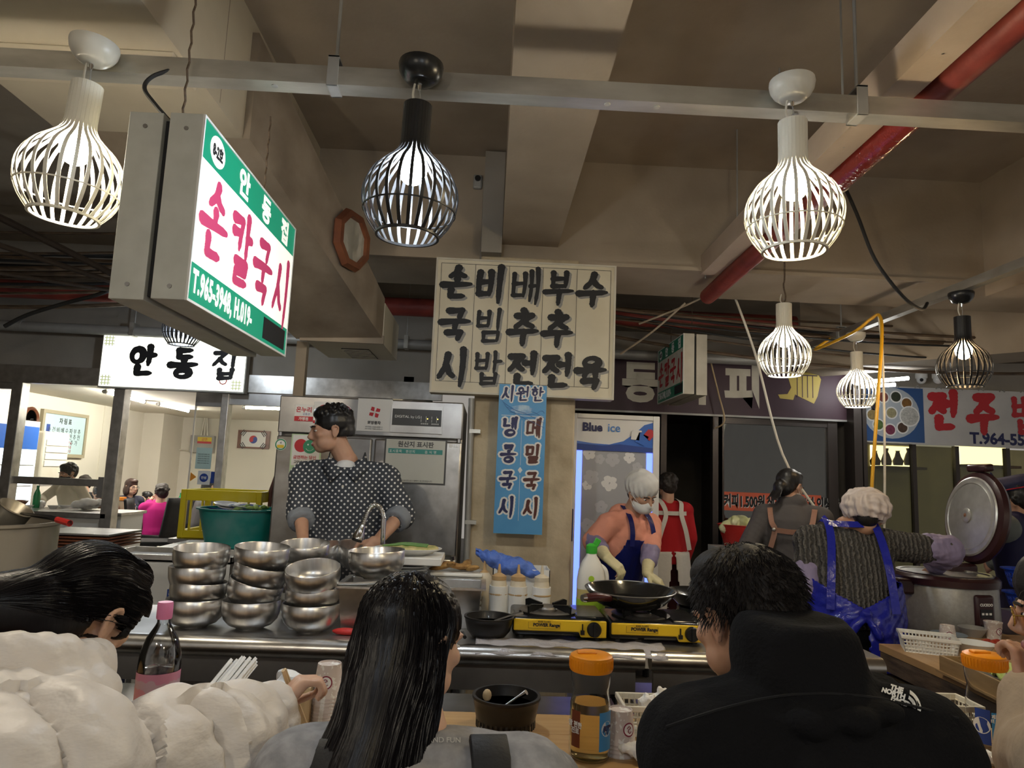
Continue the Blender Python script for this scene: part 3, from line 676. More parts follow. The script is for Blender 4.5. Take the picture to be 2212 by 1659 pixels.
wv2 = [(gx0,1.715),(gx0+.2,1.705),(gx0+.33,1.72),(gx1,1.70),(gx1,1.665),(gx0,1.665)]
MB().prism(wv2,BY+.008,BY+.0125).build('header_band','print_blue',bi,False)
text('Blue',.088,'print_navy',bi,(gx0+.04,BY+.012,1.815),align='LEFT',bold=.0035); text('ice',.088,M('ice_blue',(.05,.22,.62),.4),bi,(gx0+.235,BY+.012,1.815),align='LEFT',bold=.001)
for cx,cz,sz,m,a in ((gx0+.45,1.79,.032,'print_white',.1),(gx0+.50,1.765,.04,'wave_blue',.4),(gx0+.555,1.80,.032,'print_red',.7)):
    MB().box(-sz,sz,-.004,.0,-sz,sz).box(-sz*.6,sz*1.4,-.002,.001,sz,sz*1.4).build('cube_print',m,bi,False,loc=(cx,BY+.007,cz),rot=(0,a,0))
panel('door_glass',(gx0+.045,gx1-.045,.3,1.66),BY+.025,'frost',bi)
panel('light_strip',(gx0,gx0+.045,.3,1.66),BY+.026,'led_blue',bi,.006); panel('light_strip',(gx1-.045,gx1,.3,1.66),BY+.026,'led_blue',bi,.006)
def flower(b, cx, cz, r, n=5, y=BY+.021):
    for k in range(n):
        y -= 2e-5; a = 2*PI*k/n+cx*9; c = (cx+.55*r*math.cos(a), cz+.55*r*math.sin(a))
        b.add([(c[0]+.48*r*(1+.15*math.sin(3*t))*math.cos(t),y,c[1]+.44*r*math.sin(t)) for t in np.linspace(0,2*PI,13)[:-1]],[tuple(range(12))])
for k,(a,b,r) in enumerate(((.10,1.64,.05),(.18,1.60,.04),(.28,1.60,.055),(.41,1.62,.045),(.47,1.55,.04),(.12,1.46,.06),(.26,1.42,.062),(.09,1.40,.04),(.44,1.45,.04),(.20,1.24,.05),(.10,1.10,.055),(.16,1.0,.045),(.09,.80,.05),(.15,.62,.05),(.3,.7,.05),(.42,.55,.05))):
    m_ = MB(); flower(m_, gx0+a, b, r); m_.build('flower_print','print_white' if k in (0,3,6,7) else M('flower_grey',(.50,.51,.53),.4),bi,False)
MB().box(x0-.005,x0+.014,BY-.03,BY,.98,1.22).build('door_handle','black_plastic',bi,False,bevel=.005)
for x in (x0+.06,x1-.06): MB().cyl((x,BY+.1,0),(x,BY+.1,.085),.025).build('foot','black_plastic',bi)
# ---------------------------------------------------------------- purple coffee shop front
PY = 7.2
struct(box('wall_shop', .9,3.85,PY+.02,PY+.1,2.6,3.02,'wall_grey'))
ps = thing('purple_shop_sign','wide faded purple fascia sign over the dark coffee shop','sign',(0,0,0))
box('fascia',.62,3.72,PY-.06,PY+.02,2.15,2.80,'purple_sign',ps); box('bottom_trim',.62,3.72,PY-.065,PY-.055,2.145,2.165,'galv_grey',ps)
for ch,px,py,sz in (('동',1383,858,.44),('커',1492,862,.44),('피',1606,870,.46)):
    q = at(px,py,Y=PY-.06); text(ch,sz,'sign_cream2',ps,(q.x,PY-.062,q.z),bold=.022,sx=.95)
M('gold_print',(.50,.38,.08),.5)
q = at(1725,838,Y=PY-.06)
lg = MB().prism([(-.20,-.12),(-.06,-.13),(-.04,-.07),(.02,-.1),(.16,-.16),(.2,-.08),(.24,.1),(.2,.17),(.02,.17),(-.02,.12),(-.08,.18),(-.12,.14),(-.08,0),(-.12,-.07),(-.22,-.08)],PY-.064,PY-.061,X=Matrix.Translation((q.x,0,q.z)))
lg.build('hand_emblem','gold_print',ps,False)
ll = MB()
for k in range(4): ll.box(q.x-.02+.055*k,q.x-.012+.055*k,PY-.066,PY-.064,q.z-.1,q.z+.14)
ll.box(q.x+.0,q.x+.2,PY-.066,PY-.064,q.z+.13,q.z+.142); ll.build('emblem_lines','purple_sign',ps,False)
struct(box('wall_shop_back', .6,3.9,12.5,12.6,0,2.6,'shop_interior')); struct(box('wall_shop_side',.55,.62,PY,12.6,0,2.8,'shop_interior')); struct(box('wall_shop_far_side',3.83,3.9,PY+.1,12.6,0,2.6,'shop_interior'))
struct(box('ceiling_shop', .6,3.9,PY+.1,12.6,2.5,2.6,'shop_interior'))
M('frame_bronze',(.06,.05,.045),.4,.5)
df = MB()
for px,wd in ((1432,.03),(1548,.05),(1556,.03),(1797,.05)):
    q = at(px,1000,Y=PY); df.box(q.x-wd,q.x+wd,PY-.03,PY+.05,0,2.15)
d_ = struct(df.build('door_1','frame_bronze',None,False))
xa, xb = at(1560,1000,Y=PY).x, at(1797,1000,Y=PY).x
gl = struct(box('window_1',xa,xb,PY,PY+.012,.75,2.14,glass('shop_glass',(.86,.88,.86),.12)))
box('lower_panel',xa,xb,PY,PY+.02,0,.75,'frame_bronze',gl); box('window_frame',xa-.02,xb+.04,PY-.02,PY+.03,2.08,2.15,'frame_bronze',gl)
box('window_frame',xa-.02,xb+.04,PY-.02,PY+.03,.73,.78,'frame_bronze',gl)
M('banner_orange',(.62,.12,.06),.5)
r = R4(1560,1066,1775,1106,PY-.02); ob = thing('price_banner','orange strip banner with black coffee price lettering on the shop window','banner',(0,0,0))
panel('cloth',r,PY-.005,'banner_orange',ob,.004); text('커피1.500원,생강차,대추차,인삼즙',.145,'print_black',ob,(r[0]+.02,PY-.012,r[2]+.045),align='LEFT',bold=.006,sx=.6)
text('커피1.500원,생강차,대추차,인삼즙',.145,'print_white',ob,(r[0]+.024,PY-.010,r[2]+.041),align='LEFT',bold=.008,sx=.6,name='lettering_outline')
# posts right of the shop
tag(MB().box(3.72,3.80,7.0,7.2,0,2.9).box(3.84,3.88,7.05,7.15,0,2.9).build('door_post','frame_bronze',None,False),'dark metal post between the coffee shop and the next stall','post')
# ---------------------------------------------------------------- next stall with food banner
JY = 7.5
js = thing('restaurant_banner','white banner with red brush lettering and a photo of small dishes','banner',(0,0,0))
box('board',4.07,6.4,JY,JY+.05,1.97,2.60,M('vinyl',(.62,.61,.60),.35,noise=(3,.3,.7,5),col2=(.5,.5,.5)),js)
xa, xb = at(1862,890,Y=JY).x, at(1995,890,Y=JY).x
panel('photo_print',(xa,xb,1.985,2.585),JY-.001,M('photo_blue',(.03,.09,.25),.4),js)
cx, cz = at(1925,888,Y=JY).x, at(1925,892,Y=JY).z
disc('platter_print',cx,cz,.315,JY-.004,M('platter',(.42,.47,.52),.4),js,sz=.9)
foods = [(.30,.03,.02),(.25,.12,.03),(.04,.05,.03),(.3,.1,.08),(.03,.03,.04),(.35,.25,.1),(.12,.2,.06),(.25,.05,.1),(.1,.06,.04),(.4,.36,.2)]
for k in range(10):
    a = k*.66; rr = .22 if k<9 else 0; fx, fz = cx+rr*math.cos(a), cz+rr*.85*math.sin(a)
    disc('bowl_print',fx,fz,.07,JY-.006,'print_white',js,16); disc('dish_print',fx,fz,.055,JY-.007,M('dish%d'%k,foods[k],.5,noise=(40,.3,.7,4)),js,16)
disc('bowl_print',cx+.2,cz-.03,.115,JY-.008,'print_white',js,20); disc('rice_print',cx+.2,cz-.03,.1,JY-.009,M('rice_print',(.6,.6,.56),.6,noise=(60,.3,.7,3)),js,20)
word(js,'print_red',[(ch,at(2037+88*k,888,Y=JY).x,2.335,.30,.40) for k,ch in enumerate('전주밥집')],.085,JY-.003,seed=5)
text('T.964-55',.17,'print_navy',js,(at(2095,950,Y=JY).x,JY-.003,2.005),align='LEFT',bold=.006)
for k in range(9): MB().tube([(4.2+.24*k,JY-.005,2.59),(4.23+.24*k,JY-.01,2.62),(4.26+.24*k,JY-.005,2.59)],.006,5).build('banner_lace','galv_grey',js)
st = MB()
sx0 = 3.95
struct(box('wall_stall', 3.95,8,8.3,8.35,0,2.0,M('frost_yellow',(.52,.48,.26),.6,noise=(1.5,.3,.7,4),col2=(.34,.32,.2))))
for k,px in enumerate((1975,2068,2178)):
    q = at(px,1040,Y=7.6); struct(MB().box(q.x-.022,q.x+.022,7.58,7.64,0,1.97).build('window_%d'%(k+2),'frame_bronze',None,False))
for k,(pa,pb,pc,pd,m) in enumerate(((1890,1972,962,1140,'glassA'),(1980,2064,962,1160,'glassB'),(2074,2172,962,1060,'glassA'))):
    r = R4(pa,pc,pb,pd,7.62)
    struct(panel('window_%d'%(k+6),(r[0],r[1],r[2]-.4,r[3]),7.62,glass('stall_glass',(.80,.80,.68),.06,.25),None,.006))
q = at(1935,1010,Y=8.2)
lt = thing('backlit_shelf','pale backlit shelf panel inside the neighbouring stall','shelf',(0,0,0)); M('lit_panel',(.8,.75,.5),.5,emit=(1,.86,.5,2.6))
for a,b,cz_,cd_ in ((1890,1985,963,1008),(2075,2185,963,1005)): r = R4(a,cz_,b,cd_,8.2); panel('lit_panel',r,8.3,'lit_panel',lt,.01); box('shelf_board',r[0],r[1],8.05,8.31,r[2]-.03,r[2],'wood_dark',lt)
for k,px in enumerate((1891,1915,1940,1964)):
    q = at(px,1005,Y=8.12); v_ = MB().lathe([(0,0),(.05,0),(.06,.05),(.035,.1+.03*(k%2)),(.02,.16),(.03,.17+.03*(k%2)),(0,.17+.03*(k%2))],14).build('shelf_jar','wood_dark',loc=q); tag(v_,'small dark jar silhouetted on the backlit shelf','jar','jars on the backlit shelf')
tl = thing('tube_light_pair','pair of white fluorescent tubes beside the cream pendant','lamp',(0,0,0))
for a,b in (((1858,826),(1962,817)),((1858,835),(1933,831))):
    p0, p1 = at(*a,Y=6.6), at(*b,Y=6.6); MB().cyl(p0,p1,.018).build('tube','tube_cool',tl); MB().cyl(p0-(p1-p0)*.08,p0,.022).build('end_cap','white_plastic',tl); MB().cyl(p0,(p0.x,p0.y,3.6),.008,n=6).build('hanger_rod','white_plastic',tl)
for k,px in enumerate((1990,2026)):
    q = at(px,812,Y=7.46); cc = thing('dome_camera','white dome security camera above the %s of the food banner'%('platter photo' if k==0 else 'first red letter'),'camera',(q.x,7.46,q.z))
    MB().lathe([(.055,.03),(.06,.02),(.06,-.02),(.055,-.03)],20).build('base','white_plastic',cc); MB().sph((0,0,-.04),.05,16,10).build('dome','white_gloss',cc)
    MB().sph((.02*(k*2-1),-.035,-.05),.02,10,8).build('lens','black_plastic',cc)
sb = MB().box(0,2.6,0,.5,2.60,3.6).build('trim_side_beam','ceiling_paint',None,False); sb.location = (3.05,6.72,0); sb.rotation_euler = (0,0,math.atan2(-1.75,1.55)); struct(sb)
struct(box('wall_stall_upper',3.9,8,7.62,7.7,2.6,3.02,'wall_grey'))
# ---------------------------------------------------------------- cords
def cord(name,label,pts,r,mat): return tag(MB().tube(smooth_path(pts,6),r,8).build(name,mat),label,'cord')
cord('extension_cord','yellow extension cord hanging from the side rail',[(2.93,5.75,2.76),at(1760,755,Y=5.6),at(1840,720,Y=4.9),at(1880,690,Y=4.75),at(1900,682,Y=4.7),at(1905,730,Y=4.6),at(1895,880,Y=4.5),at(1882,1080,Y=4.5),at(1878,1300,Y=4.5)],.011,M('cord_yellow',(.80,.42,.02),.4))
cord('pale_extension_lead','pale cord hanging beside the yellow extension cord',[at(1898,682,Y=4.72),at(1906,760,Y=4.65),at(1910,900,Y=4.6),at(1911,1080,Y=4.6),at(1908,1300,Y=4.6)],.008,'ivory')
cord('pull_string','taut white string slanting down behind the woman in brown',[at(1575,610,Y=5.4),at(1630,760,Y=5.4),at(1690,980,Y=5.4),at(1770,1110,Y=5.35)],.010,'ivory')
cord('thin_yellow_cord','thin yellow cord hanging behind the unlit hanging sign',[at(1532,760,Y=7.14),at(1535,780,Y=7.0),at(1552,850,Y=7.0),at(1565,908,Y=7.0),at(1545,925,Y=7.12)],.008,'wood_light')
cord('black_cable','black cable swooping down from the red pipe to the side rail',[at(1800,350,Y=3.6),at(1850,460,Y=3.7),at(1890,560,Y=3.8),at(1950,640,Y=3.9),at(1990,668,Y=4.0),at(2003,655,Y=4.1)],.010,'dark_rubber')
for k,(a,b) in enumerate((((1340,765),(1480,655)),((1380,700),(1600,600)))):
    cord('thin_wire','thin pale wire strung under the cross beam by the menu board',[at(*a,Y=5.5),at((a[0]+b[0])/2,(a[1]+b[1])/2+6,Y=5.4),at(*b,Y=5.35)],.008,'ceiling_paint')['group'] = 'thin wires by the menu board'
# ---------------------------------------------------------------- figure library
def ell(mb, X, c, r, n=16, m=10): mb.sph((0,0,0), r, n, m, X @ Matrix.Translation(c))
def rot_m(yaw=0, pitch=0, roll=0):
    """yaw about z (0 looks along +Y), pitch > 0 looks up, roll > 0 tilts to the figure's right"""
    return Matrix.Rotation(yaw,4,'Z') @ Matrix.Rotation(pitch,4,'X') @ Matrix.Rotation(roll,4,'Y')
def head_parts(mb, X, neck=None, fem=False):
    ell(mb,X,(0,-.018,.032),(.074,.094,.082)); ell(mb,X,(0,.026,-.02),(.064,.068,.086)); ell(mb,X,(0,.052,-.082),(.034 if fem else .04,.036,.027))
    ell(mb,X,(-.03,.03,-.06),(.034,.05,.04)); ell(mb,X,(.03,.03,-.06),(.034,.05,.04))
    for s in (-1,1):
        ell(mb,X,(.037*s,.066,-.018),(.024,.02,.02)); ell(mb,X,(.077*s,-.004,-.012),(.008,.016,.028))
        mb.tube(smooth_path([X@Vector((s*a_,b_,c_)) for a_,b_,c_ in ((.078,.012,.004),(.085,.006,.019),(.089,-.010,.021),(.089,-.022,.006),(.085,-.017,-.016),(.080,-.004,-.036),(.077,.006,-.034))],3),.0048,8)
    ell(mb,X,(0,.083,.022),(.052,.014,.011))
    mb.cap(X@Vector((0,.092,.008)),.009,X@Vector((0,.108,-.026)),.0125,10); ell(mb,X,(0,.1,-.034),(.019,.012,.009))
    ell(mb,X,(0,.089,-.058),(.023,.012,.006)); ell(mb,X,(0,.087,-.069),(.020,.012,.007))
    if neck is not None: mb.cap(X@Vector((0,-.022,-.05)),.052,neck,.056)
def face_bits(t, X, glasses=None, mask=None, brow='hair_black'):
    for s in (-1,1):
        e = MB(); ell(e,X,(.031*s,.080,.002),(.0125,.008,.0045),12,8); e.build('eye','print_white',t)
        e = MB(); ell(e,X,(.031*s,.0875,.002),(.0058,.0028,.0042),10,6); e.build('iris','black_plastic',t)
        MB().tube([X@Vector((s*a,b,c)) for a,b,c in ((.012,.096,.020),(.03,.097,.026),(.05,.084,.021))],.0035,6).build('eyebrow',brow,t)
    m = MB(); ell(m,X,(0,.094,-.063),(.022,.0075,.009)); m.build('lips',M('lips',(.42,.16,.13),.45),t)
    if glasses:
        for s in (-1,1):
            g = MB(); c = X@Matrix.Translation((.034*s,.106,-.002)); pts = [c@Vector((.024*math.cos(a),-.006*abs(math.cos(a)),.019*math.sin(a))) for a in np.linspace(0,2*PI,19)]
            g.tube(pts,.0018,6,False); g.tube([c@Vector((s*.024,-.004,.004)),X@Vector((s*.08,0,.006))],.0015,6); g.build('glasses_frame',glasses,t)
        MB().tube([X@Vector((-.011,.106,0)),X@Vector((0,.108,.003)),X@Vector((.011,.106,0))],.0015,6).build('glasses_bridge',glasses,t)
    if mask:
        m = MB(); ell(m,X,(0,.034,-.062),(.069,.079,.056),24,14); ell(m,X,(0,.092,-.035),(.024,.03,.026))
        k = blob(m,.005,4,'mask'); 
        obj('face_mask',k,mask,t)
        for s in (-1,1): MB().tube(smooth_path([X@Vector(p) for p in ((s*.06,.055,-.03),(s*.08,.015,-.005),(s*.086,-.016,.0),(s*.078,.01,-.045),(s*.06,.045,-.08))],4),.0016,5).build('ear_loop','print_white',t)
def hand_parts(mb, wrist, d, up, s=1, curl=.5, thumb=1, spread=.0):
    """d = towards the fingertips, up = back of the hand; s = size; thumb = side of the thumb along d x up"""
    y = Vector(d).normalized(); z = (Vector(up)-y*Vector(up).dot(y)).normalized(); x = y.cross(z)*thumb
    w = Vector(wrist)
    def p(a,b,c): return w+(x*a+y*b+z*c)*s
    for a in (-.028,-.010,.010,.028): mb.cap(p(a*.75,.0,0),.017*s,p(a,.082,0),.0125*s,10)
    L = (.062,.078,.084,.074)          # little .. index
    for k,a in enumerate((-.032,-.011,.0105,.031)):
        q, ang, l = p(a,.085,0), 0, L[k]*.46
        for seg in range(3):
            ang += curl*(1.0+.25*seg); e = q+(y*math.cos(ang)-z*math.sin(ang)+x*spread*(k-1.5)*.1)*l*s
            mb.cap(q,(.0088-.0006*seg)*s,e,(.0084-.0008*seg)*s,10); q = e; l *= .72
    q = p(.026,.02,-.004); e = p(.052,.05,-.016-.02*curl); f = p(.052-.012*curl,.083,-.026-.03*curl)
    mb.cap(q,.016*s,e,.0105*s,10); mb.cap(e,.0105*s,f,.0085*s,10)
M('hair_black',(.010,.009,.009),.38,bump=(70,.6,.003),scale3=(1,1,.12)); M('hair_brown',(.035,.016,.012),.38,bump=(70,.6,.003),scale3=(1,1,.12))
M('hair_grey',(.06,.052,.046),.6,noise=(60,.3,.7,4),col2=(.02,.018,.016),bump=(60,.8,.006)); M('hair_curl',(.022,.016,.013),.6,bump=(50,.8,.006))
def hair_short(mb, X, g=0.0, back=-.055):
    ell(mb,X,(0,-.02,.040),(.081+g,.099+g,.086+g)); ell(mb,X,(0,-.055,-.005),(.07+g,.062+g,.075+g)); ell(mb,X,(0,.035,.088),(.06+g,.05,.036+g))
def hair_curly(mb, X, g=.012, n=90, seed=1, low=-.07):
    hair_short(mb,X,g*.5); r = random.Random(seed)
    for k in range(n):
        u, v = r.uniform(0,2*PI), r.uniform(-.75,1); q = Vector((math.cos(u)*math.sqrt(1-v*v)*.088,-.022+math.sin(u)*math.sqrt(1-v*v)*.106,.034+v*.094))
        if (q.y > .045 and q.z < .06) or q.z < low: continue
        ell(mb,X,q,(.018,.018,.016),8,6)
def figure(name, label, base, rz, h=1.62, lean=.0, seated=False, head=(0,0,0), head_at=None, elbows=None, wrists=None, hands=None, skin='skin', voxel=.007, fem=True, bulk=1.0, group=None, shift=(0,0), legs=True, twist=0, seat_z=.55, hs=1.0):
    """a person; wrists/elbows/head_at are given in hall coordinates; returns the thing and its joints in local coordinates"""
    t = thing(name, label, 'person', base, rz, group); W = Matrix.Translation(base) @ Matrix.Rotation(rz,4,'Z'); inv = W.inverted()
    k = h/1.7; J = {}; pz = .90*k if not seated else seat_z
    J['pelvis'] = Vector((0,0,pz)); RL = Matrix.Rotation(-lean,4,'X') @ Matrix.Rotation(twist,4,'Z')
    def up(x,y,z): return J['pelvis'] + RL.to_3x3() @ Vector((x,y,z))*k
    J['chest'] = up(0,.0,.33); J['neck'] = up(0,-.01,.52); J['waist'] = up(0,0,.13); J['RL'] = RL.to_3x3()
    J['head'] = inv @ Vector(head_at) if head_at is not None else J['neck'] + Vector((0,.035,.13))*k
    J['HX'] = Matrix.Translation(J['head']) @ rot_m(*head) @ Matrix.Scale(k*hs,4)
    for i,s in enumerate((-1,1)):
        n = 'LR'[i]       # L: local -x side
        J['sh'+n] = up(.18*s*bulk,0,.435); J['hip'+n] = up(.09*s,0,-.02)
        J['el'+n] = inv @ Vector(elbows[i]) if elbows and elbows[i] is not None else up(.23*s*bulk,-.01,.17)
        J['wr'+n] = inv @ Vector(wrists[i]) if wrists and wrists[i] is not None else up(.22*s*bulk,.10,-.05)
        if seated: J['kn'+n] = J['hip'+n]+Vector((.03*s,.42,-.02)); J['an'+n] = Vector((J['kn'+n].x,J['kn'+n].y+.02,.07))
        else: J['kn'+n] = J['hip'+n]+Vector((.0,.03,-.43))*k; J['an'+n] = Vector((J['hip'+n].x,J['hip'+n].y,.06))
    mb = MB(); head_parts(mb, J['HX'], J['neck'], fem)
    mb.cap(J['neck'],.058*k,J['chest'],.1*k); mb.cap(J['chest'],.115*k,J['pelvis'],.11*k)
    for n,s in (('L',-1),('R',1)):
        mb.cap(J['chest']+(J['sh'+n]-J['chest'])*.6,.06*k,J['sh'+n],.052*k); mb.cap(J['sh'+n],.046*k,J['el'+n],.038*k); mb.cap(J['el'+n],.037*k,J['wr'+n],.025*k)
        if hands and hands[0 if n=='L' else 1]:
            d,u,cu = hands[0 if n=='L' else 1]; r3 = inv.to_3x3(); hand_parts(mb, J['wr'+n], r3@Vector(d), r3@Vector(u), k, cu, thumb=(1 if n=='L' else -1))
        else:
            d = (J['wr'+n]-J['el'+n]).normalized(); hand_parts(mb, J['wr'+n], d, Vector((s,0,.3)), k, .4, thumb=(1 if n=='L' else -1))
        if legs: mb.cap(J['hip'+n],.08*k,J['kn'+n],.055*k); mb.cap(J['kn'+n],.055*k,J['an'+n],.04*k); mb.cap(J['an'+n]+Vector((0,-.03,-.02)),.035,J['an'+n]+Vector((0,.13,-.03)),.03)
    obj('body', blob(mb,voxel,3), skin, t); J['k'] = k
    return t, J
def torso_parts(mb, J, g=.02, low=.0, bulk=1.0, belly=0):
    k = J['k']; RL = J['RL'].to_4x4()
    def ring(p, rx, ry): return (p, (rx+g)*bulk, ry+g, J['RL'])
    P0, P1 = J['pelvis'], J['neck']
    def q(z,y=0): return P0 + J['RL'] @ Vector((0,y,z))*k
    mb.loft([ring(q(low),.15*k,.115*k),ring(q(low+.10),.155*k,.12*k+belly*.6),ring(q(.16),.15*k,.112*k+belly),ring(q(.30),.162*k,.115*k+belly*.5),ring(q(.40),.155*k,.105*k),ring(q(.455),.11*k,.085*k),ring(q(.50),.06*k,.06*k)])
    for n in 'LR': mb.cap(J['neck']+(J['sh'+n]-J['neck'])*.30-J['RL']@Vector((0,0,.035)),(.045+g)*k,J['sh'+n],(.054+g)*k)
def sleeve_parts(mb, J, g=.015, to=1.0, puff=0, upto=None):
    k = J['k']
    for n in 'LR':
        e, w, s = J['el'+n], J['wr'+n], J['sh'+n]; mb.cap(s,(.056+g)*k,e,(.046+g)*k)
        tt = to if not isinstance(to,tuple) else to['LR'.index(n)]
        if tt > 0: mb.cap(e,(.046+g)*k,e+(w-e)*tt,(.036+g*.9)*k)
def pants(t, J, mat, g=.02):
    mb = MB(); k = J['k']; mb.cap(J['pelvis']+Vector((-.05,0,.0)),.12*k,J['pelvis']+Vector((.05,0,.0)),.12*k)
    for n in 'LR': mb.cap(J['hip'+n],(.085+g)*k,J['kn'+n],(.06+g)*k); mb.cap(J['kn'+n],(.06+g)*k,J['an'+n],(.05+g)*k)
    return obj('trousers', blob(mb,.012,3), mat, t)
def garment(name, t, mb, mat, voxel=.009, sm=4, wr=.004, f=14, seed=1, fn=None):
    me = blob(mb, voxel, sm, name)
    warp(me, fn if fn else (lambda co,no: wr*wob(co*np.array([1,1,.5]),f,seed)+wr*.5*wob(co,f*2.3,seed+1)))
    return obj(name, me, mat, t)
def strap(t, name, pts, wdt, mat, face=(0,-1,0), n=6):
    """a flat band lying over the clothes"""
    P_ = smooth_path(pts, n); v, f = [], []; fz = Vector(face)
    for i,p in enumerate(P_):
        d = (P_[min(i+1,len(P_)-1)]-P_[max(i-1,0)]).normalized(); s = d.cross(fz).normalized()*wdt/2; v += [p-s,p+s]
        if i: f.append((2*i-2,2*i-1,2*i+1,2*i))
    return MB().add(v,f).build(name, mat, t, False, thick=.003)
M('knit_grey',(.10,.095,.09),.9,bump=(160,.9,.004)); M('knit_beige',(.66,.60,.47),.9,bump=(120,.5,.003)); M('wool_navy',(.018,.02,.04),.9,bump=(90,.4,.003))
M('wool_brown',(.12,.06,.03),.9,bump=(90,.4,.003)); M('magenta_knit',(.55,.01,.20),.85,bump=(90,.4,.003)); M('black_cloth',(.012,.012,.013),.85)
M('mask_white',(.78,.78,.77),.8,bump=(30,.3,.002)); M('mask_black',(.012,.012,.014),.8); M('glove_clear',(.72,.68,.66),.35)

# ---------------------------------------------------------------- the glass fronted restaurant
RY = 7.0
struct(box('floor_restaurant',-6.3,-.9,RY,13.5,.0,.03,M('floor_tile',(.30,.26,.22),.5)))
struct(box('wall_restaurant_left',-6.3,-6.2,RY,13.5,0,2.4,'wall_cream')); struct(box('wall_restaurant_back',-6.3,-.8,13.4,13.5,0,2.4,'wall_cream'))
struct(box('wall_restaurant_right',-.9,-.8,RY,13.5,0,2.4,'wall_cream')); struct(box('ceiling_restaurant',-6.3,-.8,RY+.05,13.5,2.3,2.4,'wall_cream'))
for k in range(3): struct(box('trim_wall_seam_%d'%k,-6.2,-6.19,11.3+k*.75,11.36+k*.75,0,2.3,'wall_cream'))
struct(box('trim_corner_column',-6.2,-5.85,12.6,13.4,0,2.3,'wall_cream'))
struct(box('wall_restaurant_front',-8,-4.95,RY,RY+.08,0,2.4,'wall_grey'))
def frame_v(name, pa, pb, w_):
    a, b = at(*pa,Y=RY), at(*pb,Y=RY); x = (a.x+b.x)/2
    return MB().box(x-w_/2,x+w_/2,RY-.06,RY+.06,0,2.17).build(name,'steel',None,False,bevel=.004), x
f1, x1_ = frame_v('door_2',(37,830),(20,1100),.10); f2, x2_ = frame_v('door_3',(268,845),(226,1170),.11); f3, x3_ = frame_v('door_4',(490,850),(475,1060),.07)
for o in (f1,f2,f3): struct(o)
zr = at(130,1040,Y=RY).z; zs = at(130,1105,Y=RY).z
w1 = struct(box('window_9',x1_,x2_,RY-.004,RY+.004,zr,2.17,glass('glass_clear',(.97,.98,.96),.05)))
box('window_rail',x1_,x2_,RY-.035,RY+.035,zr-.035,zr+.035,'steel',w1,bevel=.004)
box('window_sill',x1_,x2_,RY-.06,RY+.1,zs-.05,zs,'steel',w1,bevel=.004); box('sill_panel',x1_,x2_,RY-.02,RY+.02,0,zs-.05,'white_plastic',w1)
box('latch',x2_-.10,x2_-.05,RY-.075,RY-.03,zr-.14,zr+.06,'steel_dull',w1)
box('window_rail',x1_-1.2,x1_,RY-.03,RY+.03,2.10,2.17,'steel',w1)
xd = at(412,1000,Y=RY+.1).x
w2 = struct(box('window_10',xd,x3_,RY+.09,RY+.1,.05,2.1,'glass_clear')); box('edge_strip',xd-.006,xd+.006,RY+.085,RY+.105,.05,2.1,'steel_bright',w2); box('head_rail',xd,x3_,RY+.07,RY+.12,2.02,2.17,'steel_dull',w2)
w3 = struct(box('window_11',x3_,-1.0,RY-.004,RY+.004,.05,2.05,'glass_clear')); box('head_rail',x3_,-1.0,RY-.03,RY+.03,2.04,2.17,'steel_dull',w3)
# stickers on the sliding pane
gy = RY+.084
def gstick(name, px0,py0,px1,py1, m): return panel(name, R4(px0,py0,px1,py1,gy), gy, m, w2, .002)
s_ = gstick('notice_sheet',423,967,457,1013,M('sheet_green',(.50,.66,.62),.6)); r = R4(423,967,457,1013,gy)
for k in range(5): text('영업신고증 안내문 게시',.012,'print_darkgrey',s_,((r[0]+r[1])/2,gy-.004,r[3]-.07-.022*k))
r = R4(427,1017,454,1047,gy); s_ = gstick('safety_sticker',427,1017,454,1047,'print_white'); disc('blue_disc',(r[0]+r[1])/2,(r[2]+r[3])/2,.042,gy-.004,'print_blue',s_); text('안심',.03,'print_white',s_,((r[0]+r[1])/2,gy-.006,(r[2]+r[3])/2-.01),bold=.001)
gstick('blue_card',455,1019,471,1044,'print_blue')
a = at(412,1020,Y=gy); MB().add([(a.x,gy,a.z),(a.x,gy,a.z-.09),(a.x+.06,gy,a.z-.045)],[(0,1,2)]).build('arrow_sticker','print_orange',w2,False)
text('반려동물 출입금지',.03,'print_darkgrey',w2,(at(412,1060,Y=gy).x,gy,at(412,1060,Y=gy).z),align='LEFT')
# lit restaurant name sign
ls = thing('restaurant_lightbox','long glowing white lightbox with three black brush letters','sign',(0,0,0))
r = R4(218,729,530,840,RY-.16); box('case',r[0]-.01,r[1]+.01,RY-.155,RY-.06,r[2]-.015,r[3]+.01,'galv_grey',ls); panel('face',r,RY-.156,M('sign_glow',(.9,.9,.85),.4,emit=(1,1,.84,1.15)),ls,.004)
word(ls,'print_black',[(ch,r[0]+.40+.40*k,(r[2]+r[3])/2,.25,.28) for k,ch in enumerate('안동집')],.058,RY-.164,seed=9)
M('motif',(.42,.46,.28),.5,emit=(.5,.55,.3,.5))
for cx,cz in ((r[0]+.06,r[3]-.06),(r[0]+.06,r[2]+.06),(r[1]-.07,r[2]+.06)):
    g = MB()
    for d in (-.03,0,.03): g.box(cx-.05,cx+.05,RY-.163,RY-.161,cz+d-.004,cz+d+.004).box(cx+d-.004,cx+d+.004,RY-.163,RY-.161,cz-.05,cz+.05)
    g.build('corner_motif','motif',ls,False)
disc('red_seal',r[1]-.2,r[2]+.10,.04,RY-.163,'print_red',ls,8,r0=.03)
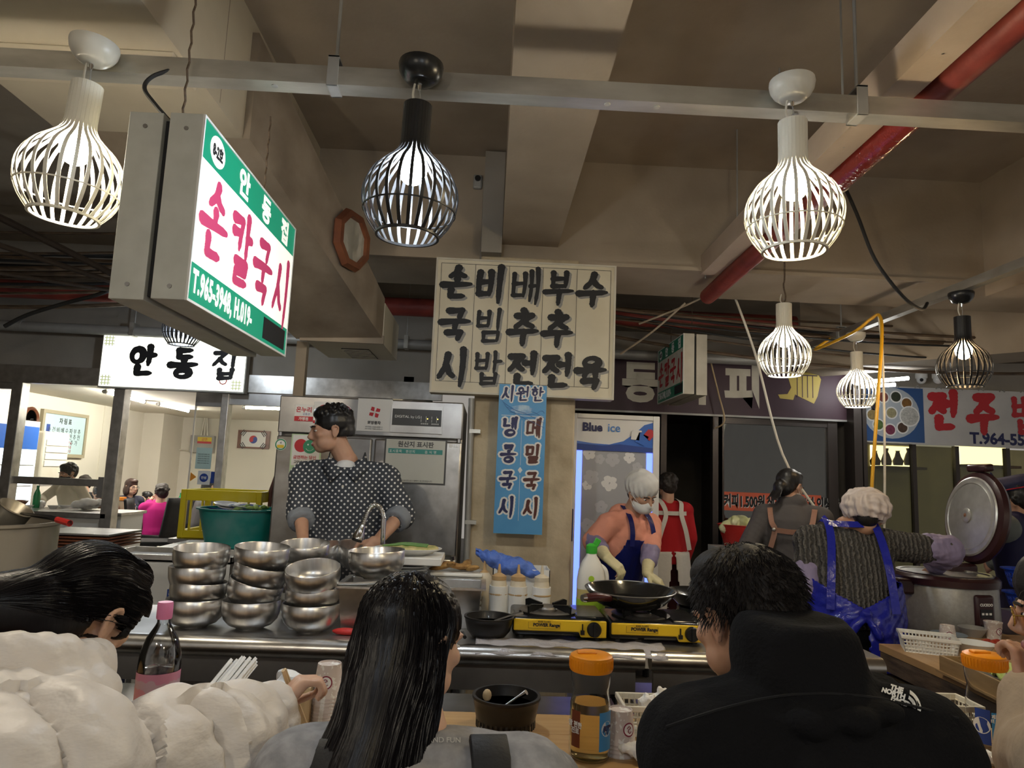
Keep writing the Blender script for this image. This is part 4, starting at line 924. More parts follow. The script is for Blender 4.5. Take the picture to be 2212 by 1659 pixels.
# fluorescent tubes
for k,(a,b) in enumerate((((228,846),(312,868)),((343,873),(408,888)),((530,880),(640,884)))):
    p0, p1 = at(*a,Z=2.27), at(*b,Z=2.27); t = thing('ceiling_tube','long fluorescent tube on the restaurant ceiling %s'%('over the counter','over the dining tables','near the flag')[k],'lamp',p0,group='restaurant ceiling tubes')
    MB().cyl((0,0,0),p1-p0,.02).build('tube','tube_light',t); d = (p1-p0).normalized(); MB().cyl((0,0,.02),p1-p0+Vector((0,0,.02)),.012).build('batten','white_plastic',t)
    for q in (Vector((0,0,0)),p1-p0): MB().cyl(q-d*.04,q+d*.01,.026).build('end_cap','galv_grey',t)
# framed price board on the left wall
ya, yb = at(90,930,X=-6.15).y, at(188,940,X=-6.15).y; za, zb = at(90,986,X=-6.15).z, at(90,882,X=-6.15).z
pb = thing('framed_price_list','framed pale blue price list on the restaurant side wall','picture',(-6.18,ya,za),rz=PI/2)
Lb, Hb = yb-ya, zb-za; g = MB(); e = .05
for q in ((0,Lb,0,e),(0,Lb,Hb-e,Hb),(0,e,e,Hb-e),(Lb-e,Lb,e,Hb-e)): g.box(q[0],q[1],-.03,.02,q[2],q[3])
g.build('frame',M('frame_gold',(.36,.32,.22),.5),pb,False); MB().box(e,Lb-e,-.012,.0,e,Hb-e).build('sheet',M('sheet_blue',(.50,.68,.72),.3),pb,False)
text('차 림 표',.09,'print_black',pb,(Lb*.5,-.014,Hb-.17),bold=.002); text('손 건 비 배 수 파 부 추\n국 진 빔 추 육 전 추 전\n시 국 밥 전     추 가',.085,'print_black',pb,(Lb*.5,-.014,Hb-.30))
text('7 7 8 6 9 9 7 6\n0 0 0 0 0 0 0 0\n0 0 0 0 0 0 0 0',.06,'print_red',pb,(Lb*.52,-.014,.19)); MB().prism([(.12,Hb-.2),(.2,Hb-.2),(.2,Hb-.38),(.16,Hb-.45),(.12,Hb-.38)],-.014,-.013).build('ribbon_print','print_blue',pb,False)
p = at(69,905,X=-6.15); wc = thing('wall_clock','round brown wall clock beside the framed price list','clock',(-6.19,p.y,p.z),rot=(0,PI/2,0))
MB().lathe([(.16,0),(.165,.03),(.14,.05),(.12,.03),(.12,0)],24).build('rim','wood_frame',wc); MB().lathe([(0,.02),(.122,.02)],24).build('dial','ivory',wc,False); MB().box(-.004,.09,-.004,.004,.022,.024).box(-.004,.004,-.004,.06,.022,.024).build('hands','print_black',wc,False)
# drink cooler and floor air conditioner by the side wall
dc = thing('bottle_cooler','glowing glass door bottle cooler inside the restaurant','refrigerator',(-6.15,8.0,.03))
box('cabinet',0,.5,0,.9,0,1.85,'white_plastic',dc); box('glass_door',.5,.53,.05,.85,.15,1.5,M('cooler_glow',(.7,.8,.8),.3,emit=(.8,.95,1,2.2)),dc); box('top_print',.5,.53,.05,.85,1.5,1.78,'wave_blue',dc)
for k in range(5): box('shelf',.505,.535,.08,.82,.3+.25*k,.315+.25*k,'galv_grey',dc)
MB().tube([(.54,.12,.6),(.54,.12,1.1)],.015,8).build('door_handle','galv_grey',dc)
ac = thing('floor_air_conditioner','tall beige floor standing air conditioner beside the cooler','air conditioner',(-6.15,9.15,.03)); box('body',0,.42,0,.55,0,1.75,'ivory',ac,bevel=.03)
for k in range(4): box('louvre',.415,.43,.04,.51,1.3+.09*k,1.37+.09*k,'white_plastic',ac)
box('dark_band',.415,.425,.02,.53,1.05,1.13,'galv_grey',ac)
# flag
r = R4(513,930,582,969,13.36); fg_ = thing('framed_flag','framed white national flag with red and blue circle','picture',(r[0],13.36,r[2])); L, H = r[1]-r[0], r[3]-r[2]
box('frame',0,L,0,.03,0,H,'wood_frame',fg_); box('cloth',.07,L-.07,-.008,0,.03,H-.03,'print_white',fg_)
cx, cz, R0 = L*.5, H*.5, H*.22
MB().add([(cx+R0*math.cos(a),-.011,cz+R0*math.sin(a)) for a in np.linspace(.35,PI+.35,14)],[tuple(range(14))]).build('red_half','print_red',fg_,False)
MB().add([(cx+R0*math.cos(a),-.011,cz+R0*math.sin(a)) for a in np.linspace(PI+.35,2*PI+.35,14)],[tuple(range(14))]).build('blue_half','print_blue',fg_,False)
disc('red_swirl',cx-R0*.47,cz-R0*.17,R0*.5,-.013,'print_red',fg_); disc('blue_swirl',cx+R0*.47,cz+R0*.17,R0*.5,-.013,'print_blue',fg_)
for sx in (-1,1):
    for sz in (-1,1):
        for k in range(3): MB().box(-.055,.055,0,.001,-.007,.007).build('trigram_bar','print_black',fg_,False,loc=(cx+sx*(.17+.024*k),-.012,cz+sz*(.10+.018*k)),rot=(0,sx*sz*.95,0))
# electric box with conduits on the back wall
q = at(438,958,Y=13.3); eb = thing('electric_box','grey electric meter box with three conduits on the restaurant wall','box',(q.x,13.3,q.z)); box('case',-.24,.2,0,.1,-.17,.15,'galv_grey',eb); box('notice',-.1,.16,-.008,0,.0,.12,'print_yellow',eb); box('red_strip',-.1,.16,-.012,-.008,.0,.04,'print_red',eb)
text('금연',.06,'print_red',eb,(.03,-.012,.055))
for k in range(3): MB().cyl((-.06+.06*k,.03,.15),(-.02+.02*k,.03,2.3-q.z),.018,n=8).build('conduit','ivory',eb)
q0 = at(340,985,Y=13.35); cab = MB().tube(smooth_path([at(335,1090,Y=13.36),at(338,1020,Y=13.36),at(345,985,Y=13.36),at(385,972,Y=13.36),at(420,975,Y=13.36)],6),.014,6).build('wall_cable','ivory'); tag(cab,'pale bundled cable stapled along the restaurant back wall','cable')
# counter inside, dining tables, chairs
ic = thing('pass_counter','steel topped pass counter behind the restaurant window','counter',(0,0,0)); box('top',-4.6,-3.6,7.08,7.6,.90,.93,'steel',ic,bevel=.004); box('front',-4.58,-3.62,7.12,7.56,.03,.9,'white_plastic',ic)
def dining_table(name,label,x0,x1,y0,y1):
    t = thing(name,label,'table',((x0+x1)/2,(y0+y1)/2,.03)); a, b = (x1-x0)/2, (y1-y0)/2; box('top',-a,a,-b,b,.70,.74,'wood_dark',t,bevel=.005)
    for sx in (-1,1):
        for sy in (-1,1): box('leg',sx*(a-.05)-.03,sx*(a-.05)+.03,sy*(b-.05)-.03,sy*(b-.05)+.03,0,.70,'wood_dark',t)
    return t
def chair(loc, rz, label):
    t = thing('dining_chair',label,'chair',loc,rz,group='dark dining chairs in the restaurant'); box('seat',-.22,.22,-.22,.22,.43,.48,'black_cloth',t,bevel=.015)
    MB().grid(lambda u,v:((u-.5)*.44,-.22-.03*math.sin(PI*u)-.08*v,.46+.5*v),6,6).build('backrest','black_matte',t,thick=.03)
    for sx in (-1,1):
        for sy in (-1,1): MB().cyl((sx*.19,sy*.19,.44),(sx*.2,sy*.2,0),.016,.012,n=8).build('leg','ivory',t)
    return t
dining_table('dining_table','dark wooden dining table between the navy and magenta diners',-4.95,-4.60,8.9,9.75)
dining_table('dining_table','dark wooden dining table behind the magenta woman',-4.75,-3.9,10.55,11.2)
p = at(334,1140,Y=8.7); chair((p.x,8.68,.03),-1.3,'dark dining chair with pale legs before the wooden table'); p = at(346,1140,Y=9.45); chair((p.x,9.42,.03),1.25,'dark dining chair behind the magenta woman')
def soju(p, label): 
    t = thing('green_bottle',label,'bottle',p); MB().lathe([(0,0),(.032,0),(.033,.12),(.028,.15),(.013,.19),(.012,.215),(0,.215)],16).build('glass',M('green_glass',(.02,.22,.08),.15),t); MB().lathe([(0,.21),(.0135,.21),(.0135,.225),(0,.225)],12).build('bottle_cap','print_green',t); return t
p = at(388,1092,Y=10.7); soju((p.x,10.7,.77),'green bottle on the far dining table')
q = at(262,1088,Y=9.5); jt = thing('tea_jar','clear jar with orange lid on the far dining table','jar',(q.x,9.5,.77)); MB().lathe([(0,0),(.05,0),(.05,.13),(.04,.15),(0,.15)],16).build('glass',M('jar_far',(.35,.30,.2),.2),jt); MB().lathe([(0,.15),(.055,.15),(.055,.19),(0,.19)],16).build('lid','print_orange',jt)
# -------- restaurant people
def far_hair(t, J, kind, mat, seed=1, extra=None):
    mb = MB(); X = J['HX']
    if kind == 'curly': hair_curly(mb, X, .014, 70, seed)
    else: hair_short(mb, X, .006)
    if kind == 'bob':
        for s in (-1,1): ell(mb,X,(.068*s,-.01,-.05),(.03,.07,.085))
        ell(mb,X,(0,-.07,-.055),(.08,.05,.09))
    if kind == 'long':
        for s in (-1,1): ell(mb,X,(.066*s,-.015,-.09),(.03,.06,.14))
        ell(mb,X,(0,-.08,-.12),(.085,.045,.17))
    obj('hair', blob(mb,.008,2), mat, t)
hp = at(152,1022,Y=7.75)
t, J = figure('person','woman in ivory ribbed sweater and black mask preparing food behind the window',(hp.x+.02,7.90,.03),PI-.35,1.42,.32,head=(.0,-.22,0),head_at=(hp.x,7.70,hp.z),elbows=(at(205,1110,Y=7.75),at(92,1078,Y=7.75)),wrists=(at(160,1098,Y=7.42),at(90,1090,Y=7.4)),hands=(((-.6,-.5,-.2),(0,-.3,1),.5),((.0,-.2,-1),(-.8,-.4,.2),.7)),voxel=.008)
far_hair(t,J,'curly','hair_grey',3); face_bits(t,J['HX'],mask='mask_black')
m = MB(); torso_parts(m,J,.02); sleeve_parts(m,J,.012,.55); garment('sweater',t,m,'knit_beige'); pants(t,J,'black_cloth')
for n,hd in (('L',((-.6,-.5,-.2),(0,-.3,1),.5)),('R',((.0,-.2,-1),(-.8,-.4,.2),.7))):
    m = MB(); r3 = Matrix.Rotation(-(PI-.35),3,'Z'); hand_parts(m,J['wr'+n],r3@Vector(hd[0]),r3@Vector(hd[1]),1.03,hd[2],thumb=1 if n=='L' else -1); m.cap(J['wr'+n],.034,J['wr'+n]+(J['el'+n]-J['wr'+n])*.2,.036); obj('plastic_glove',blob(m,.006,2),'glove_clear',t)
p = at(85,1085,Y=7.4); soju((p.x,7.35,.93),'green bottle held by the woman in the black mask')
for k,(px,py,rr) in enumerate(((56,1098,.07),(114,1102,.05),(142,1098,.06))):
    p = at(px,py,Y=7.25+.1*k); tag(MB().lathe([(0,.006),(rr*.6,.004),(rr,.03),(rr*1.02,.03),(rr*.6,0),(0,0)],20).build('side_dish_plate','white_gloss',loc=(p.x,7.25+.1*k,.93)),'small white side dish plate on the restaurant pass counter','plate','plates on the pass counter')
p = at(24,1090,Y=7.35); tag(MB().lathe([(0,0),(.07,0),(.11,.06),(.106,.064),(.068,.015),(0,.012)],20).build('dark_bowl','wood_frame',loc=(p.x,7.42,.93)),'wide dark brown bowl on the restaurant pass counter','bowl')
p = at(205,1098,Y=7.35); m = MB(); 
for k in range(7): ell(m,Matrix.Translation((p.x+random.uniform(-.14,.14),7.35+random.uniform(-.08,.08),.972+.04*random.random())),(0,0,0),(.09,.07,.04))
tag(obj('cloth_pile',warp(blob(m,.012,2),lambda co,no:.012*wob(co,40,2)),'tissue'),'crumpled pile of white wrapping cloth on the pass counter','cloth')
def seated(label, head_px, Y, rz, cloth, hairkind, hairmat, headrot=(0,0,0), h=1.6, glasses=None, lean=.15, elb=None, wri=None, skin='skin_pale', extra=None, pant='black_cloth', face=True):
    hp = at(*head_px,Y=Y); fd = Vector((-math.sin(rz),math.cos(rz),0)); k = h/1.7
    base = Vector((hp.x,Y,0)) - fd*(.035*k+math.sin(lean)*.52*k); base.z = .03; sz_ = hp.z-.03-(math.cos(lean)*.52*k+.13*k)
    t, J = figure('person',label,base,rz,h,lean,True,seat_z=sz_,head=headrot,head_at=hp,elbows=elb,wrists=wri,voxel=.01,skin=skin)
    far_hair(t,J,hairkind,hairmat,len(label))
    if face: face_bits(t,J['HX'],glasses)
    m = MB(); torso_parts(m,J,.025); sleeve_parts(m,J,.018,.95); garment('sweater',t,m,cloth,.012); pants(t,J,pant)
    return t, J
seated('woman with brown bob and glasses in navy sweater at the far table',(284,1052),10.2,-PI/2-.5,'wool_navy','bob','hair_brown',glasses='print_darkgrey',headrot=(0,-.1,0),wri=(at(290,1098,Y=9.9),at(272,1098,Y=9.9)))
seated('woman with short perm in bright magenta cardigan seated with hands raised',(348,1064),9.45,.35,'magenta_knit','curly','hair_curl',headrot=(.5,0,0),wri=(at(322,1085,Y=9.75),at(335,1085,Y=9.8)),elb=(at(312,1105,Y=9.6),at(372,1112,Y=9.55)))
seated('child with long straight black hair at the far table',(316,1076),10.95,PI/2+.9,'wool_navy','long','hair_black',h=1.35)
seated('man in brown sweater with glasses bending over his plate',(215,1066),9.2,-PI+.4,'wool_brown','short','hair_black',glasses='print_darkgrey',headrot=(0,-.5,0),lean=.4,skin='skin')
seated('man in grey jacket with dark hair seen behind the glass pane',(452,1052),9.8,-.6,M('jacket_grey',(.12,.115,.12),.7,bump=(20,.4,.006)),'short','hair_black',face=False)
seated('person with dark perm hidden behind the woman in ivory',(182,1045),10.3,PI,'black_cloth','curly','hair_curl',face=False)
q = at(418,1078,Y=9.78); bgp = MB(); ell(bgp,Matrix.Translation((q.x,9.78,q.z-.08)),(0,0,0),(.17,.1,.17)); tag(obj('backpack',warp(blob(bgp,.012,2),lambda co,no:.01*wob(co,20,5)),'black_matte'),'black rounded bag on the shoulder of the grey jacket man','bag')
# ---------------------------------------------------------------- steel work counters
CZ = .87
def work_counter(label, x0, x1, y0=2.47, y1=3.2, shallow=None):
    t = thing('work_counter',label,'counter',(x0,y0,0)); L, D = x1-x0, y1-y0
    if shallow: box('worktop',0,shallow,.02,.50,CZ-.03,CZ,'steel_dull',t); box('worktop',shallow,L,.02,D,CZ-.03,CZ,'steel_dull',t)
    else: box('worktop',0,L,.02,D,CZ-.03,CZ,'steel_dull',t)
    MB().tube([(0,.02,CZ-.034),(L,.02,CZ-.034)],.034,16).build('rolled_edge','steel',t)
    box('apron',.02,L-.02,.05,.07,CZ-.16,CZ-.05,'steel_dull',t)
    sh = box('undershelf',.03,L-.03,.06,.46 if shallow else D-.04,.555,.575,'steel_dull',t)
    for x in (.06,L-.06):
        for y in (.08,.44 if shallow else D-.06): MB().cyl((x,y,0),(x,y,CZ-.05),.022).build('leg','steel_dull',t)
    return t
work_counter('long steel work counter holding the stacked bowls and the empty stove',-1.80,.562,shallow=1.02)
work_counter('short steel work counter ending beside the woman in cable knit',.585,1.40)
# ---------------------------------------------------------------- vessels
BOWL = [(0,0),(.046,0),(.05,.005),(.075,.014),(.093,.034),(.1005,.058),(.1015,.098),(.1,.1),(.0985,.097),(.097,.058),(.089,.038),(.07,.02),(.045,.013),(0,.012)]
def steel_bowl(loc, rot, label, s=1.0, group='stacked steel noodle bowls'):
    return tag(MB().lathe(BOWL,40).build('steel_bowl','steel_bright',None,True,loc=loc,rot=rot),label,'bowl',group) if not hasattr(steel_bowl,'me') else _bowl(loc,rot,label,s,group)
def _bowl(loc, rot, label, s, group):
    o = bpy.data.objects.new('steel_bowl', steel_bowl.me); COL.objects.link(o); o.location = loc; o.rotation_euler = rot; o.scale = (s,s,s); return tag(o,label,'bowl',group)
tmp_ = MB().lathe(BOWL,40).build('steel_bowl','steel_bright'); steel_bowl.me = tmp_.data; bpy.data.objects.remove(tmp_)
ord_ = ('bottom','second','third','top')
def stack(px, py, Y, items, nm):
    p = at(px,py,Y=Y); z = CZ
    for k,(dz,rx,ry,dx) in enumerate(items):
        z += dz; steel_bowl((p.x+dx,Y,z),(rx,ry,0),'%s steel bowl of the %s'%(ord_[min(k,3)],nm),1 if k == 0 else .955)
stack(421,1330,2.62,((0,0,0,0),(.062,-.01,.05,.0),(.058,.02,-.05,-.002),(.062,.09,.02,.004)),'stack nearest the pink capped bottle')
stack(541,1335,2.62,((0,0,0,0),(.072,.02,.24,-.008),(.060,.04,.20,.010),(.062,.06,.05,.020)),'crooked middle stack')
stack(670,1345,2.60,((0,0,0,.0),(.062,-.02,.05,-.002),(.070,.24,-.04,.004)),'stack beside the steel food pan')
stack(650,1310,2.86,((0,0,0,0),(.062,.03,.03,0),(.060,.03,-.05,.0),(.064,.12,0,0)),'rear stack behind the crooked one')
for k in range(3):
    p = at(425+3*k,1475,Y=2.66); steel_bowl((p.x,2.68,.575+.06*k),(0,.02*k,0),'%s steel bowl on the shelf under the counter'%('lower','middle','upper')[k],1 if k == 0 else .955,'bowls under the counter')
for k in range(2):
    p = at(500+3*k,1475,Y=2.75); steel_bowl((p.x+.10,2.80,.575+.06*k),(0,-.02*k,0),'%s dim steel bowl at the back of the under shelf'%('lower','upper')[k],1 if k == 0 else .955,'bowls under the counter')
def food_pan(loc, w_, d_, h_, label, lid=False):
    t = thing('food_pan',label,'pan',loc); a, b = w_/2, d_/2
    v = MB(); s = .86
    o = [(-a,-b),(a,-b),(a,b),(-a,b)]
    v.add([(x*s,y*s,0) for x,y in o]+[(x,y,h_) for x,y in o]+[(x*.96,y*.96,h_) for x,y in o]+[(x*s*.96,y*s*.96,.006) for x,y in o],
          [(3,2,1,0),(12,13,14,15)]+[(i,(i+1)%4,(i+1)%4+4,i+4) for i in range(4)]+[(i+4,(i+1)%4+4,(i+1)%4+8,i+8) for i in range(4)]+[(i+8,(i+1)%4+8,(i+1)%4+12,i+12) for i in range(4)])
    v.build('tub','steel',t,True,bevel=.01)
    r = MB()
    for q in ((-a-.015,a+.015,-b-.015,-b+.004),(-a-.015,a+.015,b-.004,b+.015),(-a-.015,-a+.004,-b,b),(a-.004,a+.015,-b,b)): r.box(*q,h_-.004,h_+.003)
    r.build('rim','steel_bright',t,False)
    return t
p = at(806,1300,Y=2.68); food_pan((p.x,2.72,CZ),.23,.26,.16,'deep steel food pan next to the bowl stack'); steel_bowl((p.x+.0,2.72,CZ+.175),(.02,-.04,0),'single steel bowl resting across the deep food pan',1.05)
MB_ = MB().tube(smooth_path([(p.x-.13,2.595,CZ+.169),(p.x-.03,2.60,CZ+.172),(p.x+.14,2.60,CZ+.19)],4),.006,8).build('ladle_handle','steel'); tag(MB_,'thin steel ladle handle lying across the food pan','ladle')
p = at(990,1300,Y=2.80); food_pan((p.x-.01,2.82,CZ),.20,.24,.15,'steel food pan in front of the fried skewers')
bk = thing('fried_food_tray','stack of white trays topped with golden fried pieces','tray',(p.x-.02,3.05,CZ))
for k in range(7): box('tray',-.11,.11,-.08,.08,.02+.022*k,.036+.022*k,'white_plastic',bk,bevel=.006)
box('support',-.09,.09,-.06,.06,0,.03,'white_plastic',bk)
M('fried',(.50,.30,.10),.7,noise=(30,.3,.7,5),col2=(.22,.10,.03),bump=(60,.8,.006))
for k in range(7): MB().sph((0,0,0),(.05,.02,.012),10,6).build('fried_piece','fried',bk,loc=(-.07+.022*k,-.03+.05*(k%2),.185+.006*(k%3)),rot=(0,.2*(k%3-1),k*.9))
# white plates under the pancake plate
p = at(880,1240,Y=2.98); pst = thing('plate_stack_base','white square board on top of the plate pile','board',(p.x,2.98,CZ+.2075)); box('board',-.145,.145,-.12,.12,0,.030,'white_plastic',pst,bevel=.004); box('board_foot',-.10,.10,-.09,.09,-.004,.0,'white_plastic',pst)
PL = [(0,0),(.055,0),(.06,.003),(.082,.013),(.083,.016),(.08,.016),(.058,.006),(0,.005)]
plm = None
for k in range(15):
    o = MB().lathe(PL,28).build('melamine_plate','white_gloss',None,True,loc=(p.x+random.uniform(-.003,.003),2.98,CZ+.0125*k)) if plm is None else bpy.data.objects.new('melamine_plate',plm)
    if plm is None: plm = o.data
    else: COL.objects.link(o); o.location = (p.x+random.uniform(-.003,.003),2.98,CZ+.0128*k)
    tag(o,'small white plate in the tall pile under the white board','plate','pile of white plates')
pn = thing('pancake_plate','oval white plate with a green onion pancake on the white board','plate',(p.x,2.97,CZ+.2375)); MB().lathe([(0,0),(.075,0),(.085,.004),(.138,.026),(.139,.029),(.134,.029),(.08,.009),(0,.008)],36,sy=.75).build('dish','white_gloss',pn)
M('pancake',(.62,.52,.24),.6,noise=(26,.35,.6,6),col2=(.25,.30,.07),bump=(40,.8,.006))
obj('pancake',warp(MB().lathe([(0,.008),(.11,.012),(.122,.022),(.118,.032),(.06,.036),(0,.037)],44,sy=.72).build('pancake','pancake',pn).data,lambda co,no:.006*wob(co,60,3)),'pancake',pn) if False else None
pk = MB().lathe([(0,.010),(.10,.012),(.124,.026),(.118,.034),(.06,.038),(0,.038)],44,sy=.72).build('pancake','pancake',pn); warp(pk.data,lambda co,no:.005*wob(co,70,3))
for k in range(3): MB().tube(smooth_path([(-.1+.02*k,-.05+.03*k,.036),(-.02,-.03+.03*k,.042),(.08,-.04+.035*k,.037)],4),.006,6).build('onion_strip',M('onion',(.10,.22,.04),.5),pn)
# faucet with sprung hose
p = at(828,1175,Y=3.12); fc = thing('spray_faucet','chrome flexible spray faucet beside the cook','faucet',(p.x,3.12,CZ))
pts = [at(828,1178,Y=3.12),at(829,1120,Y=3.12),at(822,1097,Y=3.12),at(808,1091,Y=3.11),at(795,1105,Y=3.1),at(783,1135,Y=3.08)]
pts = [q-Vector((p.x,3.12,CZ)) for q in pts]
MB().cyl((0,0,0),pts[1],.011).build('riser','chrome',fc); MB().lathe([(.025,0),(.025,.02),(.012,.03),(0,.03)],16).build('base','chrome',fc)
hs = smooth_path(pts[1:],8); MB().tube(hs,.009,10).build('hose','chrome',fc)
for k in range(0,len(hs)-1): MB().tube([hs[k],hs[k]+(hs[k+1]-hs[k])*.4],.0112,10).build('coil','steel',fc)
e0 = hs[-1]; d = (hs[-1]-hs[-2]).normalized(); MB().tube([e0,e0+d*.02,e0+d*.05,e0+d*.065],[.012,.016,.026,.024],16).build('spray_head','chrome',fc); MB().cyl(e0+d*.063,e0+d*.07,.022).build('nozzle','black_plastic',fc)
# ---------------------------------------------------------------- sauce bottles, bag, oil
M('bottle_cloud',(.66,.58,.44),.35); M('sauce_tan',(.50,.33,.16),.4)
for k,(px,top,wrap,lab) in enumerate(((1075,'sauce_tan','paper','tan nozzle squeeze bottle nearest the fried food'),(1117,'sauce_tan','paper','tan nozzle squeeze bottle between the other two'),(1168,'bottle_cloud','tissue','clear nozzle squeeze bottle with stained wrap'))):
    q = at(px,1325,Y=2.90); t = thing('squeeze_bottle',lab,'bottle',(q.x,2.90,CZ),group='paper wrapped squeeze bottles'); t.scale = (1.0,1.0,1.15)
    MB().lathe([(0,0),(.034,0),(.035,.01),(.035,.11),(.03,.135),(.028,.14),(0,.14)],20).build('body','bottle_cloud',t)
    w_ = MB().lathe([(.037,.002),(.038,.05),(.0365,.07),(.038,.09),(.037,.118)],28); o = w_.build('paper_wrap',wrap,t,thick=.001); warp(o.data,lambda co,no:.0015*wob(co,120,k))
    MB().lathe([(.0385,.088),(.0395,.091),(.0385,.094),(.0375,.091),(.0385,.088)],24).build('rubber_band','sauce_tan',t)
    MB().lathe([(0,.138),(.03,.138),(.03,.152),(.018,.158),(.008,.162),(.004,.192),(0,.193)],18).build('nozzle',top,t)
q = at(1030,1260,Y=3.0); t = thing('squeeze_bottle','dusty squeeze bottle behind the fried food tray','bottle',(q.x+.03,3.02,CZ)); MB().lathe([(0,0),(.034,0),(.035,.15),(.02,.17),(0,.17)],18).build('body','bottle_cloud',t); MB().lathe([(0,.17),(.02,.17),(.008,.18),(.004,.22),(0,.22)],12).build('nozzle','sauce_tan',t)
r = R4(1063,1230,1187,1328,3.02); wb = thing('white_box','white plastic box standing behind the squeeze bottles','box',((r[0]+r[1])/2,3.1,CZ)); L = r[1]-r[0]
g = MB(); 
for q in ((-L/2,L/2,-.08,-.076),(-L/2,L/2,.076,.08)): g.box(*q,0,r[3]-CZ)
g.box(-L/2,-L/2+.004,-.08,.08,0,r[3]-CZ).box(L/2-.004,L/2,-.08,.08,0,r[3]-CZ).box(-L/2,L/2,-.08,.08,0,.004); g.build('walls','white_plastic',wb,False)
M('bag_blue',(.12,.25,.80),.22,alpha=.62,bump=(30,1,.02))
bp_ = [(1028,1180),(1060,1200),(1100,1212),(1150,1225),(1180,1240)]
bb = MB()
def bagf(u,v):
    i = u*(len(bp_)-1); a = bp_[int(i)]; b = bp_[min(int(i)+1,len(bp_)-1)]; f_ = i-int(i); x = a[0]+(b[0]-a[0])*f_; y = a[1]+(b[1]-a[1])*f_
    q = at(x,y,Y=3.05); w_ = (.008+.034*math.sin(PI*min(u*1.05,1))); an = v*2*PI
    return (q.x, q.y+.06*math.cos(an)*math.sin(PI*u*.9+.1)+.012*math.sin(19*u+15*v), q.z-.018+w_*math.sin(an)+.006*math.sin(17*u+13*v)+.003*math.sin(41*u-19*v))
bb.grid(bagf,60,30); tag(bb.build('plastic_bag','bag_blue',None,True,thick=.0006),'thin blue plastic bag draped over the white box','bag')
q = at(1275,1312,Y=2.98); ob_ = thing('oil_bottle','white oil bottle with green cap and lime label behind the stove','bottle',(q.x,2.98,CZ))
M('hdpe',(.74,.72,.66),.35,alpha=1); M('oil_fill',(.62,.50,.20),.35)
def rr(a,b,z,n=28,p=3.2):
    return [((abs(math.cos(t))**(2/p))*math.copysign(a,math.cos(t)),(abs(math.sin(t))**(2/p))*math.copysign(b,math.sin(t)),z) for t in [2*PI*i/n for i in range(n)]]
def stackrings(mb, rs, n=28):
    v = [p for r in rs for p in r]; f = [tuple(range(n-1,-1,-1)),tuple((len(rs)-1)*n+j for j in range(n))]
    for i in range(len(rs)-1):
        for j in range(n): a,b = i*n+j,i*n+(j+1)%n; f.append((a,b,b+n,a+n))
    return mb.add(v,f)
stackrings(MB(),[rr(.055,.042,0),rr(.058,.045,.008),rr(.058,.045,.125)]).build('oil_level','oil_fill',ob_)
stackrings(MB(),[rr(.058,.045,.125),rr(.058,.045,.16),rr(.052,.042,.20),rr(.038,.034,.235),rr(.022,.022,.26),rr(.019,.019,.275)]).build('shoulder','hdpe',ob_)
MB().tube(smooth_path([(.03,0,.225),(.06,0,.20),(.066,0,.15),(.056,0,.12)],6),.010,10).build('grip','hdpe',ob_)
stackrings(MB(),[rr(.0592,.046,.01),rr(.0592,.046,.085)]).build('label',M('lime',(.38,.58,.04),.4),ob_)
text('100% 콩',.036,'print_black',ob_,(0,-.0475,.022),bold=.001); disc('fruit_mark',-.005,.17,.012,-.0455,'lime',ob_)
MB().lathe([(.023,.268),(.024,.275),(.024,.30),(.018,.305),(.01,.31),(0,.31)],20).build('bottle_cap',M('cap_green',(.05,.42,.04),.35),ob_); MB().box(-.008,.018,-.008,.008,0,.03).build('flip_spout','cap_green',ob_,False,bevel=.003,loc=(.01,0,.305),rot=(0,.5,0))
